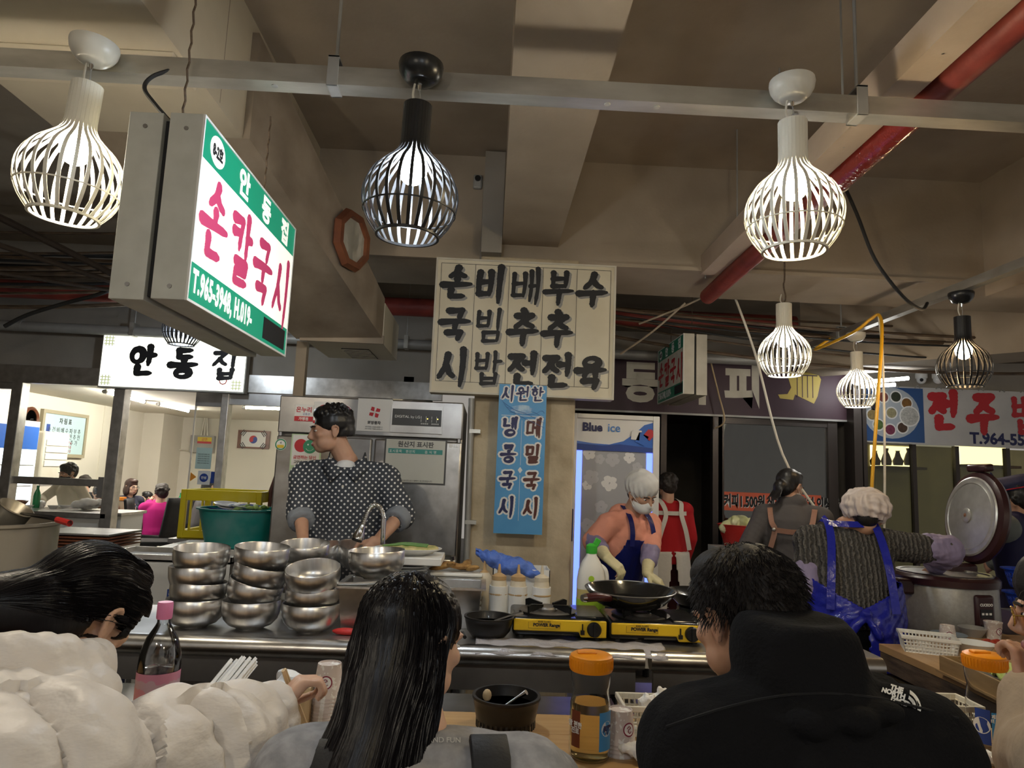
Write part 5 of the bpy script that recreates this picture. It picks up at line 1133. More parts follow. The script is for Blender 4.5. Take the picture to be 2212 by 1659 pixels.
# ---------------------------------------------------------------- portable gas stoves
M('stove_yellow',(.80,.52,.02),.4,noise=(9,.25,.5,8),col2=(.55,.33,.02)); M('enamel_black',(.012,.012,.012),.22,bump=(50,.1,.002))
def gas_stove(loc, rz, label):
    t = thing('gas_stove',label,'stove',loc,rz); w_, d_, h_ = .172,.13,.075
    box('body',-w_,w_,-d_,d_,.012,h_,'enamel_black',t,bevel=.012)
    fp = [(-w_+.004,.03),(.068,.03),(.075,.012),(w_-.004,.012),(w_-.004,h_-.004),(-w_+.004,h_-.004)]
    f_ = MB().prism(fp,-d_-.006,-d_+.002).build('front_panel','stove_yellow',t,True,bevel=.004)
    MB().prism([(-.115,.040),(.0,.040),(.0,.062),(-.015,.066),(-.03,.069),(-.085,.069),(-.1,.066),(-.115,.062)],-d_-.0068,-d_-.0062).build('badge',M('badge_yellow',(.72,.45,.02),.4),t,False)
    text('POWER Range',.0155,'print_black',t,(-.05,-d_-.0074,.047),bold=.0007); text('휴대용 가스렌지',.007,'print_black',t,(-.058,-d_-.0074,.0605))
    for q in ((-.115,.0,.0395,.0402),(-.115,-.1143,.040,.062),(-.0007,.0,.040,.062)): panel('badge_line',q,-d_-.007,'print_black',t,.0004)
    k = MB().lathe([(0,0),(.026,0),(.026,.012),(.022,.018),(0,.018)],24).build('control_knob','black_plastic',t,loc=(.122,-d_-.006,.042),rot=(PI/2,0,0)); MB().box(-.005,.005,-.022,.022,.016,.026).build('knob_grip','black_plastic',k,False)
    MB().box(.078,.082,-d_-.012,-d_-.006,.03,.06).box(.073,.087,-d_-.016,-d_-.006,.024,.038).build('lever','black_plastic',t,False)
    MB().lathe([(0,.0),(.105,.0),(.11,.006),(.1,.01),(.06,.004),(0,.004)],32,(-.035,0,h_)).build('drip_tray','steel_dirty',t)
    MB().lathe([(0,0),(.04,0),(.042,.012),(.036,.018),(0,.016)],24,(-.035,0,h_)).build('burner','steel_dirty',t)
    for a in range(4):
        R_ = Matrix.Translation((-.035,0,h_)) @ Matrix.Rotation(PI/4+a*PI/2,4,'Z')
        MB().add([(.03,-.004,.02),(.11,-.004,.004),(.112,-.004,.03),(.095,-.004,.036),(.03,-.004,.028),(.03,.004,.02),(.11,.004,.004),(.112,.004,.03),(.095,.004,.036),(.03,.004,.028)],[(0,1,2,3,4),(9,8,7,6,5)]+[(i,i+5,(i+1)%5+5,(i+1)%5) for i in range(5)],R_).build('pan_support','enamel_black',t,False)
    box('canister_lid',.06,w_-.006,-d_+.02,d_-.01,h_-.002,h_+.006,'enamel_black',t,bevel=.004)
    for x in (-.14,.14):
        for y in (-.1,.1): MB().cyl((x,y,0),(x,y,.014),.012,n=10).build('foot','dark_rubber',t)
    return t
pa = at(1210,1385,Z=CZ); gas_stove((pa.x,2.72,CZ),.0,'yellow fronted portable gas stove with an empty burner')
pb_ = at(1410,1395,Z=CZ); gas_stove((pb_.x+.022,2.70,CZ),.0,'yellow fronted portable gas stove under the frying pan')
fpn = thing('frying_pan','large black frying pan with wooden brown handle on the stove','pan',(pb_.x-.05,2.72,CZ+.111)); fpn.rotation_euler = (.03,.0,0)
MB().lathe([(0,0),(.115,0),(.135,.012),(.165,.045),(.172,.058),(.169,.058),(.160,.045),(.13,.014),(0,.006)],48).build('pan_body',M('pan_black',(.010,.010,.010),.16,coat=.5,bump=(30,.15,.003)),fpn); MB().lathe([(.1725,.056),(.1735,.059),(.170,.0605),(.1695,.058),(.1725,.056)],48).build('pan_lip','steel_dull',fpn)
MB().tube([(-.10,-.13,.045),(-.13,-.17,.055),(-.17,-.205,.062),(-.205,-.225,.062)],[.012,.014,.016,.015],12).build('handle',M('handle_brown',(.06,.012,.012),.3),fpn); MB().tube([(-.203,-.224,.062),(-.215,-.23,.062)],[.016,.012],12).build('handle_cap','chrome',fpn)
def black_pot(loc, label, r_=.085, h_=.072, mat='clay_black', handle=False):
    t = thing('black_pot',label,'pot',loc); s = r_/.085
    MB().lathe([(0,0),(.05*s,0),(.058*s,.006),(.074*s,h_*.35),(.081*s,h_*.75),(.083*s,h_*.9),(.0855*s,h_*.93),(.0855*s,h_),(.078*s,h_),(.075*s,h_*.8),(.06*s,h_*.25),(0,h_*.18)],48).build('pot_body',mat,t); return t
M('clay_black',(.010,.0085,.0075),.42,coat=.1,bump=(40,.15,.002)); M('broth',(.03,.012,.008),.1)
p = at(1062,1375,Z=CZ); t = black_pot((p.x-.012,2.60,CZ),'glossy black bowl with a spoon beside the empty stove',.09,.075); MB().lathe([(0,.05),(.08,.05)],24).build('sauce','broth',t,False); MB().tube([(.02,0,.055),(.09,-.02,.085),(.12,-.03,.095)],.005,8).build('spoon','steel',t)
p = at(1480,1275,Y=3.05); t = thing('black_wok','black wok with food scraps behind the frying pan','pan',(p.x+.06,3.02,CZ+.06)); MB().lathe([(0,0),(.09,0),(.15,.06),(.148,.063),(.085,.008),(0,.006)],36).build('wok_body','pan_black',t)
MB().lathe([(0,-.06),(.1,-.06),(.1,.0),(0,.0)],20).build('burner_ring','enamel_black',t)
for k in range(8): MB().sph((random.uniform(-.07,.07),random.uniform(-.07,.07),.02),(.03,.015,.012),8,6).build('food_scrap',M('scrap',(.14,.05,.08),.5),t)
# crumpled plastic sheet along the counter edge
M('sheet_plastic',(.42,.40,.42),.3,bump=(30,.8,.01))
sh = MB()
def shf(u,v): return (-.02+.66*u, 2.455+.10*v+.004*math.sin(31*u), CZ+.004+.006*abs(math.sin(23*u+7*v))-(.03*(1-v)**3 if True else 0))
sh.grid(shf,60,6); tag(sh.build('plastic_sheet','sheet_plastic',None,True,thick=.001),'crumpled clear plastic sheet along the steel counter edge','sheet')
p = at(748,1362,Y=2.56); tag(MB().sph((0,0,.012),(.05,.02,.012),14,8).build('red_scoop','red_paint',None,loc=(p.x,2.56,CZ)),'small red plastic scoop on the counter by the food pan','scoop')
p = at(1510,1330,Y=2.9); 
M('greens',(.25,.05,.10),.6,noise=(30,.4,.6,5),col2=(.15,.18,.05))
m = MB()
for k in range(14): ell(m,Matrix.Translation((p.x+random.uniform(-.06,.10),2.78+random.uniform(-.05,.05),CZ+.02+.03*random.random())),(0,0,0),(.035,.03,.02))
tag(obj('chopped_vegetables',warp(blob(m,.008,2),lambda co,no:.006*wob(co,80,2)),'greens'),'heap of reddish chopped vegetables beside the frying pan stove','vegetables')
# ---------------------------------------------------------------- chest freezer, basin, crate, rack
cf = thing('chest_freezer','white chest freezer with advertising stickers behind the bowls','freezer',(-2.10,4.35,0))
box('cabinet',0,.77,.02,.75,.05,.85,'white_plastic',cf,bevel=.01); box('lid',-.015,.78,.0,.77,.855,.905,M('freezer_lid',(.55,.56,.58),.4),cf,bevel=.008)
for x,z,w_,h_,m in ((.20,.72,.10,.06,'print_blue'),(.27,.69,.14,.07,'print_red'),(.22,.64,.12,.06,'print_yellow'),(.33,.64,.11,.05,'print_red'),(.20,.60,.09,.05,'print_blue')):
    s_ = box('ad_sticker',x,x+w_,.016,.0195,z+.04,z+.04+h_,m,cf); text('010-2233',.026,'print_black' if m=='print_yellow' else 'print_white',s_,(x+w_/2,.0145,z+.055),bold=.001,sx=.7)
for x in (.06,.7): MB().cyl((x,.1,0),(x,.1,.055),.025).build('foot','black_plastic',cf)
tag(MB().lathe([(0,0),(.30,0),(.33,.01),(.335,.016),(.32,.016),(0,.012)],40).build('round_tray','steel_bright',None,loc=(-1.66,4.70,.905)),'wide round steel tray under the teal basin','tray')
bs = thing('teal_basin','large teal plastic basin full of plates and greens','basin',(-1.62,4.70,.921))
MB().lathe([(0,0),(.19,0),(.2,.006),(.255,.235),(.272,.238),(.275,.246),(.25,.246),(.195,.02),(0,.016)],48).build('tub',M('teal',(.008,.23,.20),.4),bs)
for k in range(6): MB().lathe([(0,.0),(.05,0),(.085,.012),(.085,.015),(.05,.005),(0,.004)],20).build('dish',('print_blue','white_gloss')[k%2],bs,loc=(-.12+.05*(k%5),-.05+.06*(k%3),.225+.006*k),rot=(.1*(k%3-1),.1,0))
M('leaf_green',(.22,.36,.05),.55,noise=(40,.3,.7,5),col2=(.4,.5,.16))
for k in range(9): MB().sph((0,0,0),(.04,.02,.012),8,6).build('leaf','leaf_green',bs,loc=(.02+.02*k,-.10+.02*(k%4),.25+.006*(k%3)),rot=(0,.3*(k%3-1),k))
stb = thing('side_stand','low steel stand behind the chest freezer','stand',(-2.34,5.3,0)); box('top',0,1.0,0,.6,.86,.89,'steel_dull',stb)
for x in (.05,.95):
    for y in (.05,.55): MB().cyl((x,y,0),(x,y,.86),.02).build('leg','steel_dull',stb)
yc = thing('yellow_crate','bright yellow plastic crate behind the teal basin','crate',(-2.30,5.35,.89)); M('crate_yellow',(.75,.60,.01),.45)
for q in ((0,.04,0,.4),(.56,.6,0,.4),(0,.6,0,.04),(0,.6,.36,.4)): pass
g = MB()
for y in (0,.46):
    for x in (0,.56): g.box(x,x+.04,y,y+.04,0,.36)
    g.box(.04,.56,y,y+.04,.28,.36).box(.04,.56,y,y+.04,0,.06)
for x in (0,.56): g.box(x,x+.04,.04,.46,.28,.36).box(x,x+.04,.04,.46,0,.06)
g.box(.0,.6,0,.5,0,.01); g.build('frame','crate_yellow',yc,False,bevel=.004)
for k in range(6): MB().box(.075+.085*k,.085+.085*k,-.002,.02,.06,.28).build('rib','crate_yellow',yc,False)
wr = thing('wire_rack','two tier wire rack with dark trays beside the refrigerator','rack',(-1.64,5.6,.89)); 
for x in (0,.34): MB().tube(smooth_path([(x,0,0),(x,0,.62),(x+(.02 if x==0 else -.02),0,.66)],4),.006,6).build('upright','steel',wr)
MB().cyl((.02,0,.655),(.32,0,.655),.006,n=6).build('top_bar','steel',wr)
for z in (.22,.48): box('tray',-.02,.36,-.05,.22,z,z+.03,'black_plastic',wr,bevel=.006)
M('dark_sack',(.05,.03,.028),.35,bump=(20,.7,.012))
m = MB(); ell(m,Matrix.Translation((.16,.08,.56)),(0,0,0),(.2,.13,.07)); obj('dark_bundle',warp(blob(m,.012,2),lambda co,no:.015*wob(co,25,3)),'dark_sack',wr)
box('scale_body',.05,.36,-.06,.2,.25,.33,'white_plastic',wr,bevel=.02); box('scale_display',.1,.3,-.064,-.058,.27,.295,'black_plastic',wr)
MB().tube([(-.03,-.06,.48),(-.05,-.07,.36),(-.05,-.07,.25),(-.07,-.07,.12)],[.008,.018,.014,.03],10).build('hanging_brush',M('brush_brown',(.10,.035,.03),.5),wr)
ub = thing('utensil_bucket','pale green bucket of utensils on the wire rack','bucket',(-1.40,5.55,1.545)); MB().lathe([(0,0),(.07,0),(.08,.17),(.076,.17),(.066,.006),(0,.006)],20).build('pail',M('pale_green',(.42,.46,.30),.5),ub)
for k in range(4): MB().tube([(-.03+.02*k,0,.02),(-.05+.035*k,.0,.24+.02*(k%2))],.008,6).build('utensil',('black_plastic','steel','print_blue','steel')[k],ub)
box('bracket',-.02,.02,-.10,-.078,-.655,.1,'steel',ub)
# ---------------------------------------------------------------- big stock pot on the left
gs = thing('stock_pot_burner','black iron burner stand under the big stock pot','burner',(-2.16,3.05,0)); MB().lathe([(.26,.66),(.28,.68),(.26,.70),(.24,.68),(.26,.66)],28).build('ring','enamel_black',gs)
for a in range(3): MB().cyl((.26*math.cos(a*2.1),.26*math.sin(a*2.1),.68),(.3*math.cos(a*2.1),.3*math.sin(a*2.1),0),.02).build('leg','enamel_black',gs)
sp_ = thing('stock_pot','huge dull steel stock pot with rolled rim','pot',(-2.16,3.05,.70)); M('pot_steel',(.50,.46,.38),.4,.8,noise=(3,.3,.7,6),col2=(.38,.34,.27))
MB().lathe([(0,0),(.30,0),(.31,.01),(.31,.455),(.322,.462),(.322,.474),(.305,.474),(.300,.46),(.298,.02),(0,.015)],56).build('pot_body','pot_steel',sp_); MB().lathe([(0,.42),(.3,.42)],40).build('broth',M('milky_broth',(.50,.48,.44),.3),sp_,False)
ns = thing('noodle_strainer','cylindrical steel noodle strainer tilted in the stock pot','strainer',at(18,1120,Y=3.05),rot=(.0,.55,0)); MB().lathe([(0,-.08),(.055,-.08),(.06,-.07),(.068,.05),(.074,.055),(.068,.058),(.06,.05),(0,-.06)],24).build('cup','pot_steel',ns)
tg_ = thing('black_tongs','long tongs with black and red grip on the pot rim','tongs',at(150,1137,Y=2.92)); e_ = at(45,1116,Y=3.1)-at(150,1137,Y=2.92); MB().tube([(0,0,.012),e_*.4+Vector((0,0,.02)),e_+Vector((0,0,.012))],[.012,.010,.006],8).build('shaft','black_plastic',tg_); MB().tube([Vector((0,0,.012)),e_*.25+Vector((0,0,.017))],[.0135,.0125],8).build('grip','red_paint',tg_)
bc = thing('blue_crate','blue wire crate holding stacked brown trays','crate',(-2.95,4.4,0)); p = at(190,1150,Y=4.4); bc.location.x = p.x
g = MB()
for k in range(9): g.cyl((-.22+.055*k,-.18,.60),(-.22+.055*k,-.18,.93),.005,n=6)
for k in range(5): g.cyl((-.22,-.18,.62+.075*k),(.22,-.18,.62+.075*k),.005,n=6)
g.build('wire_front','print_navy',bc,False); box('crate_base',-.22,.22,-.18,.2,.0,.6,'print_navy',bc)
for k in range(5): box('serving_tray',-.23,.23,-.2,.2,.93+.018*k,.942+.018*k,'wood_frame' if k<4 else 'steel_dull',bc,bevel=.004)
# shallow steel tray and items on the counter behind the bowls
tr_ = thing('steel_tray','shallow steel tray behind the stacked bowls','tray',(-1.45,3.42,.0)); [MB().cyl((x,y,0),(x,y,1.0),.012,n=8).build('stand_leg','steel_dull',tr_) for x in (-.22,.22) for y in (-.1,.1)]; box('tray_floor',-.28,.30,-.15,.15,1.0,1.008,'steel',tr_); 
for q in ((-.28,.30,-.15,-.145),(-.28,.30,.145,.15),(-.28,-.275,-.15,.15),(.295,.30,-.15,.15)): box('tray_wall',*q,1.0,1.03,'steel',tr_)
# ---------------------------------------------------------------- wooden counters for the diners
TZ = .80
t1 = thing('diners_counter','pale wooden counter where the diners sit','table',(0,0,0)); 
for k in range(4): box('plank',-2.4,1.5,1.42+.15*k,1.568+.15*k,TZ-.035,TZ,'wood_table',t1,bevel=.002)
box('front_rail',-2.4,1.5,1.96,2.0,TZ-.12,TZ-.036,'wood_dark',t1); box('underframe',-2.4,1.5,1.93,1.96,0,TZ-.036,'wood_dark',t1)
t2 = thing('side_counter','wooden side counter with worn dark edge beside the rice cooker','table',(1.70,1.9,0))
M('wood_table2',(.52,.33,.15),.38,noise=(6,.25,.75,8),col2=(.40,.23,.09),scale3=(9,.6,1)); M('wood_gouged',(.12,.075,.03),.7,noise=(14,.42,.58,8),col2=(.03,.02,.012),bump=(20,1,.02),scale3=(1,.6,3))
for k,ye in enumerate((1.14,1.22,1.42,1.42,1.42)): box('plank',.17*k,.168+.17*k,0,ye,TZ-.03,TZ,'wood_table2',t2,bevel=.002)
box('worn_edge',.0,.03,0,1.13,TZ-.1,TZ-.031,'wood_dark',t2); box('worn_edge',.03,.34,1.10,1.13,TZ-.1,TZ-.031,'wood_dark',t2); box('lower_board',.02,.05,0,1.13,TZ-.22,TZ-.12,'wood_gouged',t2)
box('end_panel',.05,.34,1.06,1.09,0,TZ-.1,'wood_dark',t2); box('end_panel',.36,.84,1.36,1.39,0,TZ-.031,'wood_dark',t2); box('long_panel',.06,.09,0,1.06,0,TZ-.1,'wood_dark',t2)
# ---------------------------------------------------------------- things on the diners' counter
p = at(1092,1588,Z=TZ); t = black_pot((p.x,p.y+.035,TZ),'dark earthenware hot pot with a spoon on the wooden counter',.088,.088); MB().lathe([(0,.062),(.076,.062)],28).build('broth','broth',t,False)
MB().tube([(.0,.0,.06),(.03,-.01,.085),(.05,-.02,.1)],[.004,.004,.007],8).build('spoon','steel',t); MB().sph((-.05,.03,.075),(.012,.006,.016),8,6).build('food_scrap','wood_light',t)
for k in range(36): a = k*2*PI/36; MB().box(.0745,.077,-.003,.003,.012,.040).build('rib','clay_black',t,False,rot=(0,0,a))
M('pet_clear',(.95,.96,.97),.04,trans=1,ior=1.15); M('tea',(1,.78,.38),.05,trans=.92,ior=1.12); M('lid_orange',(.85,.30,.008),.35)
JAR = [(.040,.002),(.046,.006),(.048,.02),(.048,.10),(.047,.125),(.043,.145),(.0425,.155),(.046,.172),(.048,.19),(.0475,.205),(.042,.212)]
def tea_jar(loc, label, fill, col='tea'):
    t = thing('tea_jar',label,'jar',loc); MB().lathe(JAR+[(r-.0015,z) for r,z in reversed(JAR)]+[JAR[0]],40).build('jar_body','pet_clear',t)
    if fill: MB().lathe([(0,.004)]+[(r-.003,z+.003) for r,z in JAR if z+.003 < fill]+[(.0425,fill),(0,fill)],40).build('tea_fill',col,t)
    MB().lathe([(.049,.198),(.0515,.202),(.0515,.222),(.050,.232),(.043,.236),(0,.238)],40).build('lid','lid_orange',t)
    for k in range(40): 
        a = 2*PI*k/40; MB().box(.0508,.0526,-.0012,.0012,.206,.226).build('lid_rib','lid_orange',t,False,rot=(0,0,a)) if k < 40 else None
    MB().box(-.035,.012,-.012,.012,.236,.242).build('flip_tab','lid_orange',t,False,bevel=.003)
    return t
def curved_label(t, a0, a1, z0, z1, mat, name='bottle_label', r_=.0487):
    b = MB(); n = 8; v = [(r_*math.cos(a0+(a1-a0)*i/n),r_*math.sin(a0+(a1-a0)*i/n),z) for z in (z0,z1) for i in range(n+1)]; b.add(v,[(i,i+1,i+n+2,i+n+1) for i in range(n)]); return b.build(name,mat,t)
M('label_blue',(.05,.28,.60),.4); M('label_brown',(.16,.035,.015),.4)
p = at(1275,1645,Z=TZ); tj = tea_jar((p.x,p.y+.02,TZ),'clear jar of amber tea with orange lid on the wooden counter',.128)
curved_label(tj,-1.25,-.35,.03,.115,'label_blue'); curved_label(tj,-1.1,-.5,.04,.105,'label_blue','label_panel',.049); curved_label(tj,-2.75,-2.2,.035,.115,'label_brown')
def label_disc(t,a,z,r,mat,rr_=.0493): return MB().add([((rr_)*math.cos(a+r/rr_*math.cos(q)),rr_*math.sin(a+r/rr_*math.cos(q)),z+r*math.sin(q)) for q in np.linspace(0,2*PI,20)[:-1]],[tuple(range(19))]).build('label_disc',mat,t,False)
label_disc(tj,-.80,.078,.017,'print_white'); text('眞露',.014,'print_navy',tj,(.0498*math.cos(-.8),.0498*math.sin(-.8),.074),rot=(PI/2,0,-.8+PI/2),bold=.0004); text('진로',.007,'print_navy',tj,(.0498*math.cos(-.8),.0498*math.sin(-.8),.066),rot=(PI/2,0,-.8+PI/2))
text('참 편한\n진로',.014,'print_white',tj,(.0492*math.cos(-2.48),.0492*math.sin(-2.48),.08),rot=(PI/2,0,-2.48+PI/2),bold=.0004)
p = at(2166,1632,Z=TZ); tj2 = tea_jar((p.x,p.y+.05,TZ),'nearly empty clear jar with blue label beside the seated man in glasses',.0)
curved_label(tj2,-2.0,-.95,.012,.10,'label_blue'); curved_label(tj2,-2.75,-2.05,.02,.105,'print_blue'); label_disc(tj2,-2.45,.065,.02,'print_white',.0492)
text('제로슈거라서\n더 초깔끔한 맛',.0105,'print_white',tj2,(.0492*math.cos(-1.48),.0492*math.sin(-1.48),.088),rot=(PI/2,0,-1.48+PI/2),bold=.0004); text('진·로',.014,'print_navy',tj2,(.0492*math.cos(-1.48),.0492*math.sin(-1.48),.026),rot=(PI/2,0,-1.48+PI/2),bold=.0004)
# paper cups
def cup_mesh(): return MB().lathe([(0,.004),(.026,.004),(.0265,0),(.028,0),(.0365,.072),(.038,.0735),(.038,.0765),(.0355,.0765),(.027,.006),(0,.006)],32).build('paper_cup',M('cup_paper',(.76,.74,.70),.6,noise=(120,.52,.60,3),col2=(.62,.56,.52))).data
CUP = None
def paper_cup(loc, label, rot=(0,0,0), badge=0.0, group=None, inv=False):
    global CUP
    t = thing('paper_cup',label,'cup',loc,rot=rot,group=group)
    if CUP is None:
        o = MB().lathe([(0,.004),(.026,.004),(.0265,0),(.028,0),(.0365,.072),(.038,.0735),(.038,.0765),(.0355,.0765),(.027,.006),(0,.006)],32).build('cup_wall',M('cup_paper',(.76,.74,.70),.6,noise=(90,.56,.60,2),col2=(.58,.50,.46)),t); CUP = o.data
    else: obj('cup_wall',CUP,None,t)
    if badge is not None:
        z, rr_ = .038, .0332
        for r0,r1,m in ((.0,.0125,'print_white'),(.0125,.0155,'print_maroon')):
            n = 24; f_ = [(i,(i+1)%n,(i+1)%n+n,i+n) for i in range(n)] if r0 else [tuple(range(n))]
            v = [((rr_+(r*math.sin(q))*.118+.0006)*math.cos(badge+r/rr_*math.cos(q)),(rr_+(r*math.sin(q))*.118+.0006)*math.sin(badge+r/rr_*math.cos(q)),z+r*math.sin(q)) for r in ((r0,r1) if r0 else (r1,)) for q in [2*PI*i/n for i in range(n)]]
            MB().add(v,f_).build('cup_badge',m,t,False)
        MB().tube(smooth_path([((rr_+.002)*math.cos(badge+a),(rr_+.002)*math.sin(badge+a),z+b) for a,b in ((-.15,.004),(.0,.008),(.1,.0),(-.1,-.004),(.05,-.008),(.2,-.003))],4),.0009,5).build('badge_swirl','print_maroon',t)
    return t
p = at(698,1545,Y=1.80); zt = at(700,1420,Y=1.80).z
nst = 13
for k in range(nst):
    paper_cup((p.x+.002*k*.3,1.80,TZ+.0765+.0082*k),'inverted paper cup nested in the tall stack by the wooden counter' if k<nst-1 else 'topmost inverted paper cup with maroon badge on the tall stack',(PI,0,0),None if k<nst-1 else 1.55,'inverted cup stack')
p = at(1345,1640,Z=TZ)
for k in range(4): paper_cup((p.x,p.y+.035,TZ+.0765+.0085*k),'inverted paper cup nested in the short stack behind the tea jar' if k<3 else 'topmost paper cup of the short stack behind the tea jar',(PI,0,0),None if k<3 else 1.1,'short inverted cup stack')
# woven plastic baskets
def basket(loc, rz, L, D, H, label, mat='ivory', step=.0145):
    t = thing('plastic_basket',label,'basket',loc,rz); a, b = L/2, D/2; sp = .9
    def wall(p0,p1,name):
        d = (Vector(p1)-Vector(p0)); n = max(3,int(d.length/step)); g = MB()
        c0 = Vector((0,0,0))
        def pt(u,z): q = Vector(p0)+d*u; s = sp+(1-sp)*z/H; return Vector((q.x*s,q.y*s,z))
        for i in range(n+1): g.tube([pt(i/n,0),pt(i/n,H)],.0028,4,False)
        m = max(2,int(H*.86/step)); 
        for j in range(m+1): g.tube([pt(0,H*.86*j/m),pt(1,H*.86*j/m)],.0028,4,False)
        return g.build(name,mat,t,False)
    for p0,p1 in (((-a,-b),(a,-b)),((a,-b),(a,b)),((a,b),(-a,b)),((-a,b),(-a,-b))): o = wall((*p0,0),(*p1,0),'lattice_wall'); o['kind'] = 'stuff'
    r = MB()
    for q in ((-a-.006,a+.006,-b-.006,-b+.002),(-a-.006,a+.006,b-.002,b+.006),(-a-.006,-a+.002,-b,b),(a-.002,a+.006,-b,b)): r.box(*q,H*.86,H+.004)
    r.build('rim',mat,t,False,bevel=.002); box('base',-a*sp,a*sp,-b*sp,b*sp,0,.004,mat,t)
    return t
def crumple(name, label, loc, r_, mat, seed, cat='napkin', vox=.006):
    m = MB(); rd = random.Random(seed)
    for k in range(7): ell(m,Matrix.Translation((rd.uniform(-r_[0],r_[0])*.6,rd.uniform(-r_[1],r_[1])*.6,r_[2]*(.4+.5*rd.random()))),(0,0,0),(r_[0]*.5,r_[1]*.5,r_[2]*.45))
    me = warp(blob(m,vox,1,name),lambda co,no:.16*r_[0]*wob(co,120*.05/r_[0],seed)+.05*r_[0]*wob(co,300*.05/r_[0],seed+1)); o = obj(name,me,mat,None); o.location = loc
    return tag(o,label,cat)
p = at(1385,1585,Z=TZ); basket((p.x+.03,p.y+.03,TZ),0,.155,.11,.072,'ivory woven plastic basket holding napkins beside the man in black')
crumple('napkin','folded white napkins inside the woven basket',(p.x+.04,p.y+.03,TZ+.03),(.05,.035,.06),'tissue',4)
p = at(1378,1650,Z=TZ); crumple('crumpled_wrapper','crumpled white paper wrapper at the counter edge by the tea jar',(p.x+.01,p.y+.02,TZ),(.05,.03,.03),'tissue',5,'wrapper')
p = at(1052,1590,Z=TZ); crumple('napkin','small white napkin beside the earthenware pot',(p.x-.02,p.y+.02,TZ),(.025,.02,.012),'tissue',6)
p = at(2065,1600,Z=TZ); basket((p.x+.03,p.y+.09,TZ),.0,.14,.11,.075,'ivory plastic basket behind the nearly empty jar')
p = at(2110,1645,Z=TZ); crumple('crumpled_wrapper','crumpled printed wrapper before the nearly empty jar',(p.x+.02,p.y+.0,TZ),(.06,.035,.025),'tissue',8,'wrapper')
# wrapped chopsticks, napkin bag, water bottle, food tray on the left
ch_ = thing('chopstick_bundle','bundle of paper wrapped chopsticks in a clear sleeve leaning over the counter','chopsticks',(0,0,0)); a_, b_ = at(455,1515,Y=1.72), at(525,1432,Y=1.86); b_ = a_+(b_-a_)*1.05
x_,y_,z_ = frame_to(a_,b_)
for k in range(16):
    o = x_*(.012*((k%6)-2.5))+y_*(.009*(k//6)-.008); MB().tube([a_+o,b_+o+x_*.003*(k%3)],.0055,4).build('wrapped_chopstick','paper',ch_,False)
st_ = at(455,1560,Y=1.72); box('holder',a_.x-.04,a_.x+.05,1.69,1.77,TZ,a_.z+.02,'steel_dull',ch_)
p = at(600,1505,Y=1.82); crumple('napkin_bag','clear bag of white napkins behind the hand',(p.x,1.88,TZ+.0),(.11,.05,.105),'tissue',9,'bag',.008)
nb = thing('bottle_water','clear water bottle with pink cap and pink mountain label','bottle',(at(340,1480,Y=1.72).x,1.72,TZ))
WB = [(.040,.0),(.044,.006),(.046,.03),(.044,.045),(.046,.06),(.046,.15),(.0465,.16),(.044,.185),(.034,.215),(.018,.238),(.0145,.245),(.0145,.262)]
zt = at(331,1300,Y=1.72).z; hh = zt-TZ; sc = hh/.285
nb.scale = (1,1,1)
WB = [(r*1.0,z*sc) for r,z in WB]
MB().lathe(WB+[(r-.0014,z) for r,z in reversed(WB)]+[WB[0]],36).build('bottle_body',glass('pet_thin',(.95,.96,.97),.10),nb)
MB().lathe([(0,.003)]+[(r-.003,z+.002) for r,z in WB if z < .155*sc]+[(0,.157*sc)],36).build('water',glass('water_thin',(.86,.90,.91),.06),nb)
MB().lathe([(.0166,.252*sc),(.0175,.255*sc),(.0175,.283*sc),(.016,.286*sc),(0,.286*sc)],24).build('bottle_cap',M('cap_pink',(.70,.22,.42),.4),nb)
def wrap_label(nt,b,tc,mp):
    sx = nd(nt,'ShaderNodeSeparateXYZ'); nt.links.new(tc.outputs['Object'],sx.inputs[0]); n = nd(nt,'ShaderNodeTexNoise'); n.inputs['Scale'].default_value = 35; nt.links.new(tc.outputs['Object'],n.inputs[0])
    a = nd(nt,'ShaderNodeMath',operation='MULTIPLY_ADD'); a.inputs[1].default_value = .05; nt.links.new(n.outputs[0],a.inputs[0]); nt.links.new(sx.outputs[2],a.inputs[2])
    r = nd(nt,'ShaderNodeValToRGB'); mr = nd(nt,'ShaderNodeMapRange'); mr.inputs[1].default_value = .06*sc+.02; mr.inputs[2].default_value = .15*sc+.03; nt.links.new(a.outputs[0],mr.inputs[0]); nt.links.new(mr.outputs[0],r.inputs[0])
    cr = r.color_ramp; cr.interpolation = 'CONSTANT'; cr.elements[0].color = (.28,.33,.62,1); cr.elements[1].position = .30; cr.elements[1].color = (.10,.28,.06,1)
    for pos,c in ((.42,(.72,.30,.36,1)),(.62,(.62,.42,.50,1)),(.8,(.68,.28,.42,1))): e = cr.elements.new(pos); e.color = c
    nt.links.new(r.outputs[0],b.inputs['Base Color'])
M('label_mountain',(.7,.4,.45),.35,alpha=.85,fn=wrap_label); MB().lathe([(.0468,.062*sc),(.0468,.150*sc)],36).build('bottle_label','label_mountain',nb) if False else None
lb_ = MB(); n_ = 36; lb_.add([(.0472*math.cos(2*PI*i/n_),.0472*math.sin(2*PI*i/n_),z) for z in (.06*sc,.150*sc) for i in range(n_)],[(i,(i+1)%n_,(i+1)%n_+n_,i+n_) for i in range(n_)]); lb_.build('bottle_label','label_mountain',nb)
for k in range(5): a = -1.2+.28*k; MB().box(-.006,.006,0,.0006,-.006,.006).build('label_icon','print_navy',nb,False,loc=(.0478*math.cos(a),.0478*math.sin(a),.075*sc),rot=(0,0,a+PI/2))
p = at(640,1620,Y=1.55); ft = thing('food_tray','paper lined steel tray of food in front of the long haired woman','tray',(p.x-.03,1.62,TZ)); box('tray_floor',-.12,.13,-.09,.10,0,.006,'steel',ft)
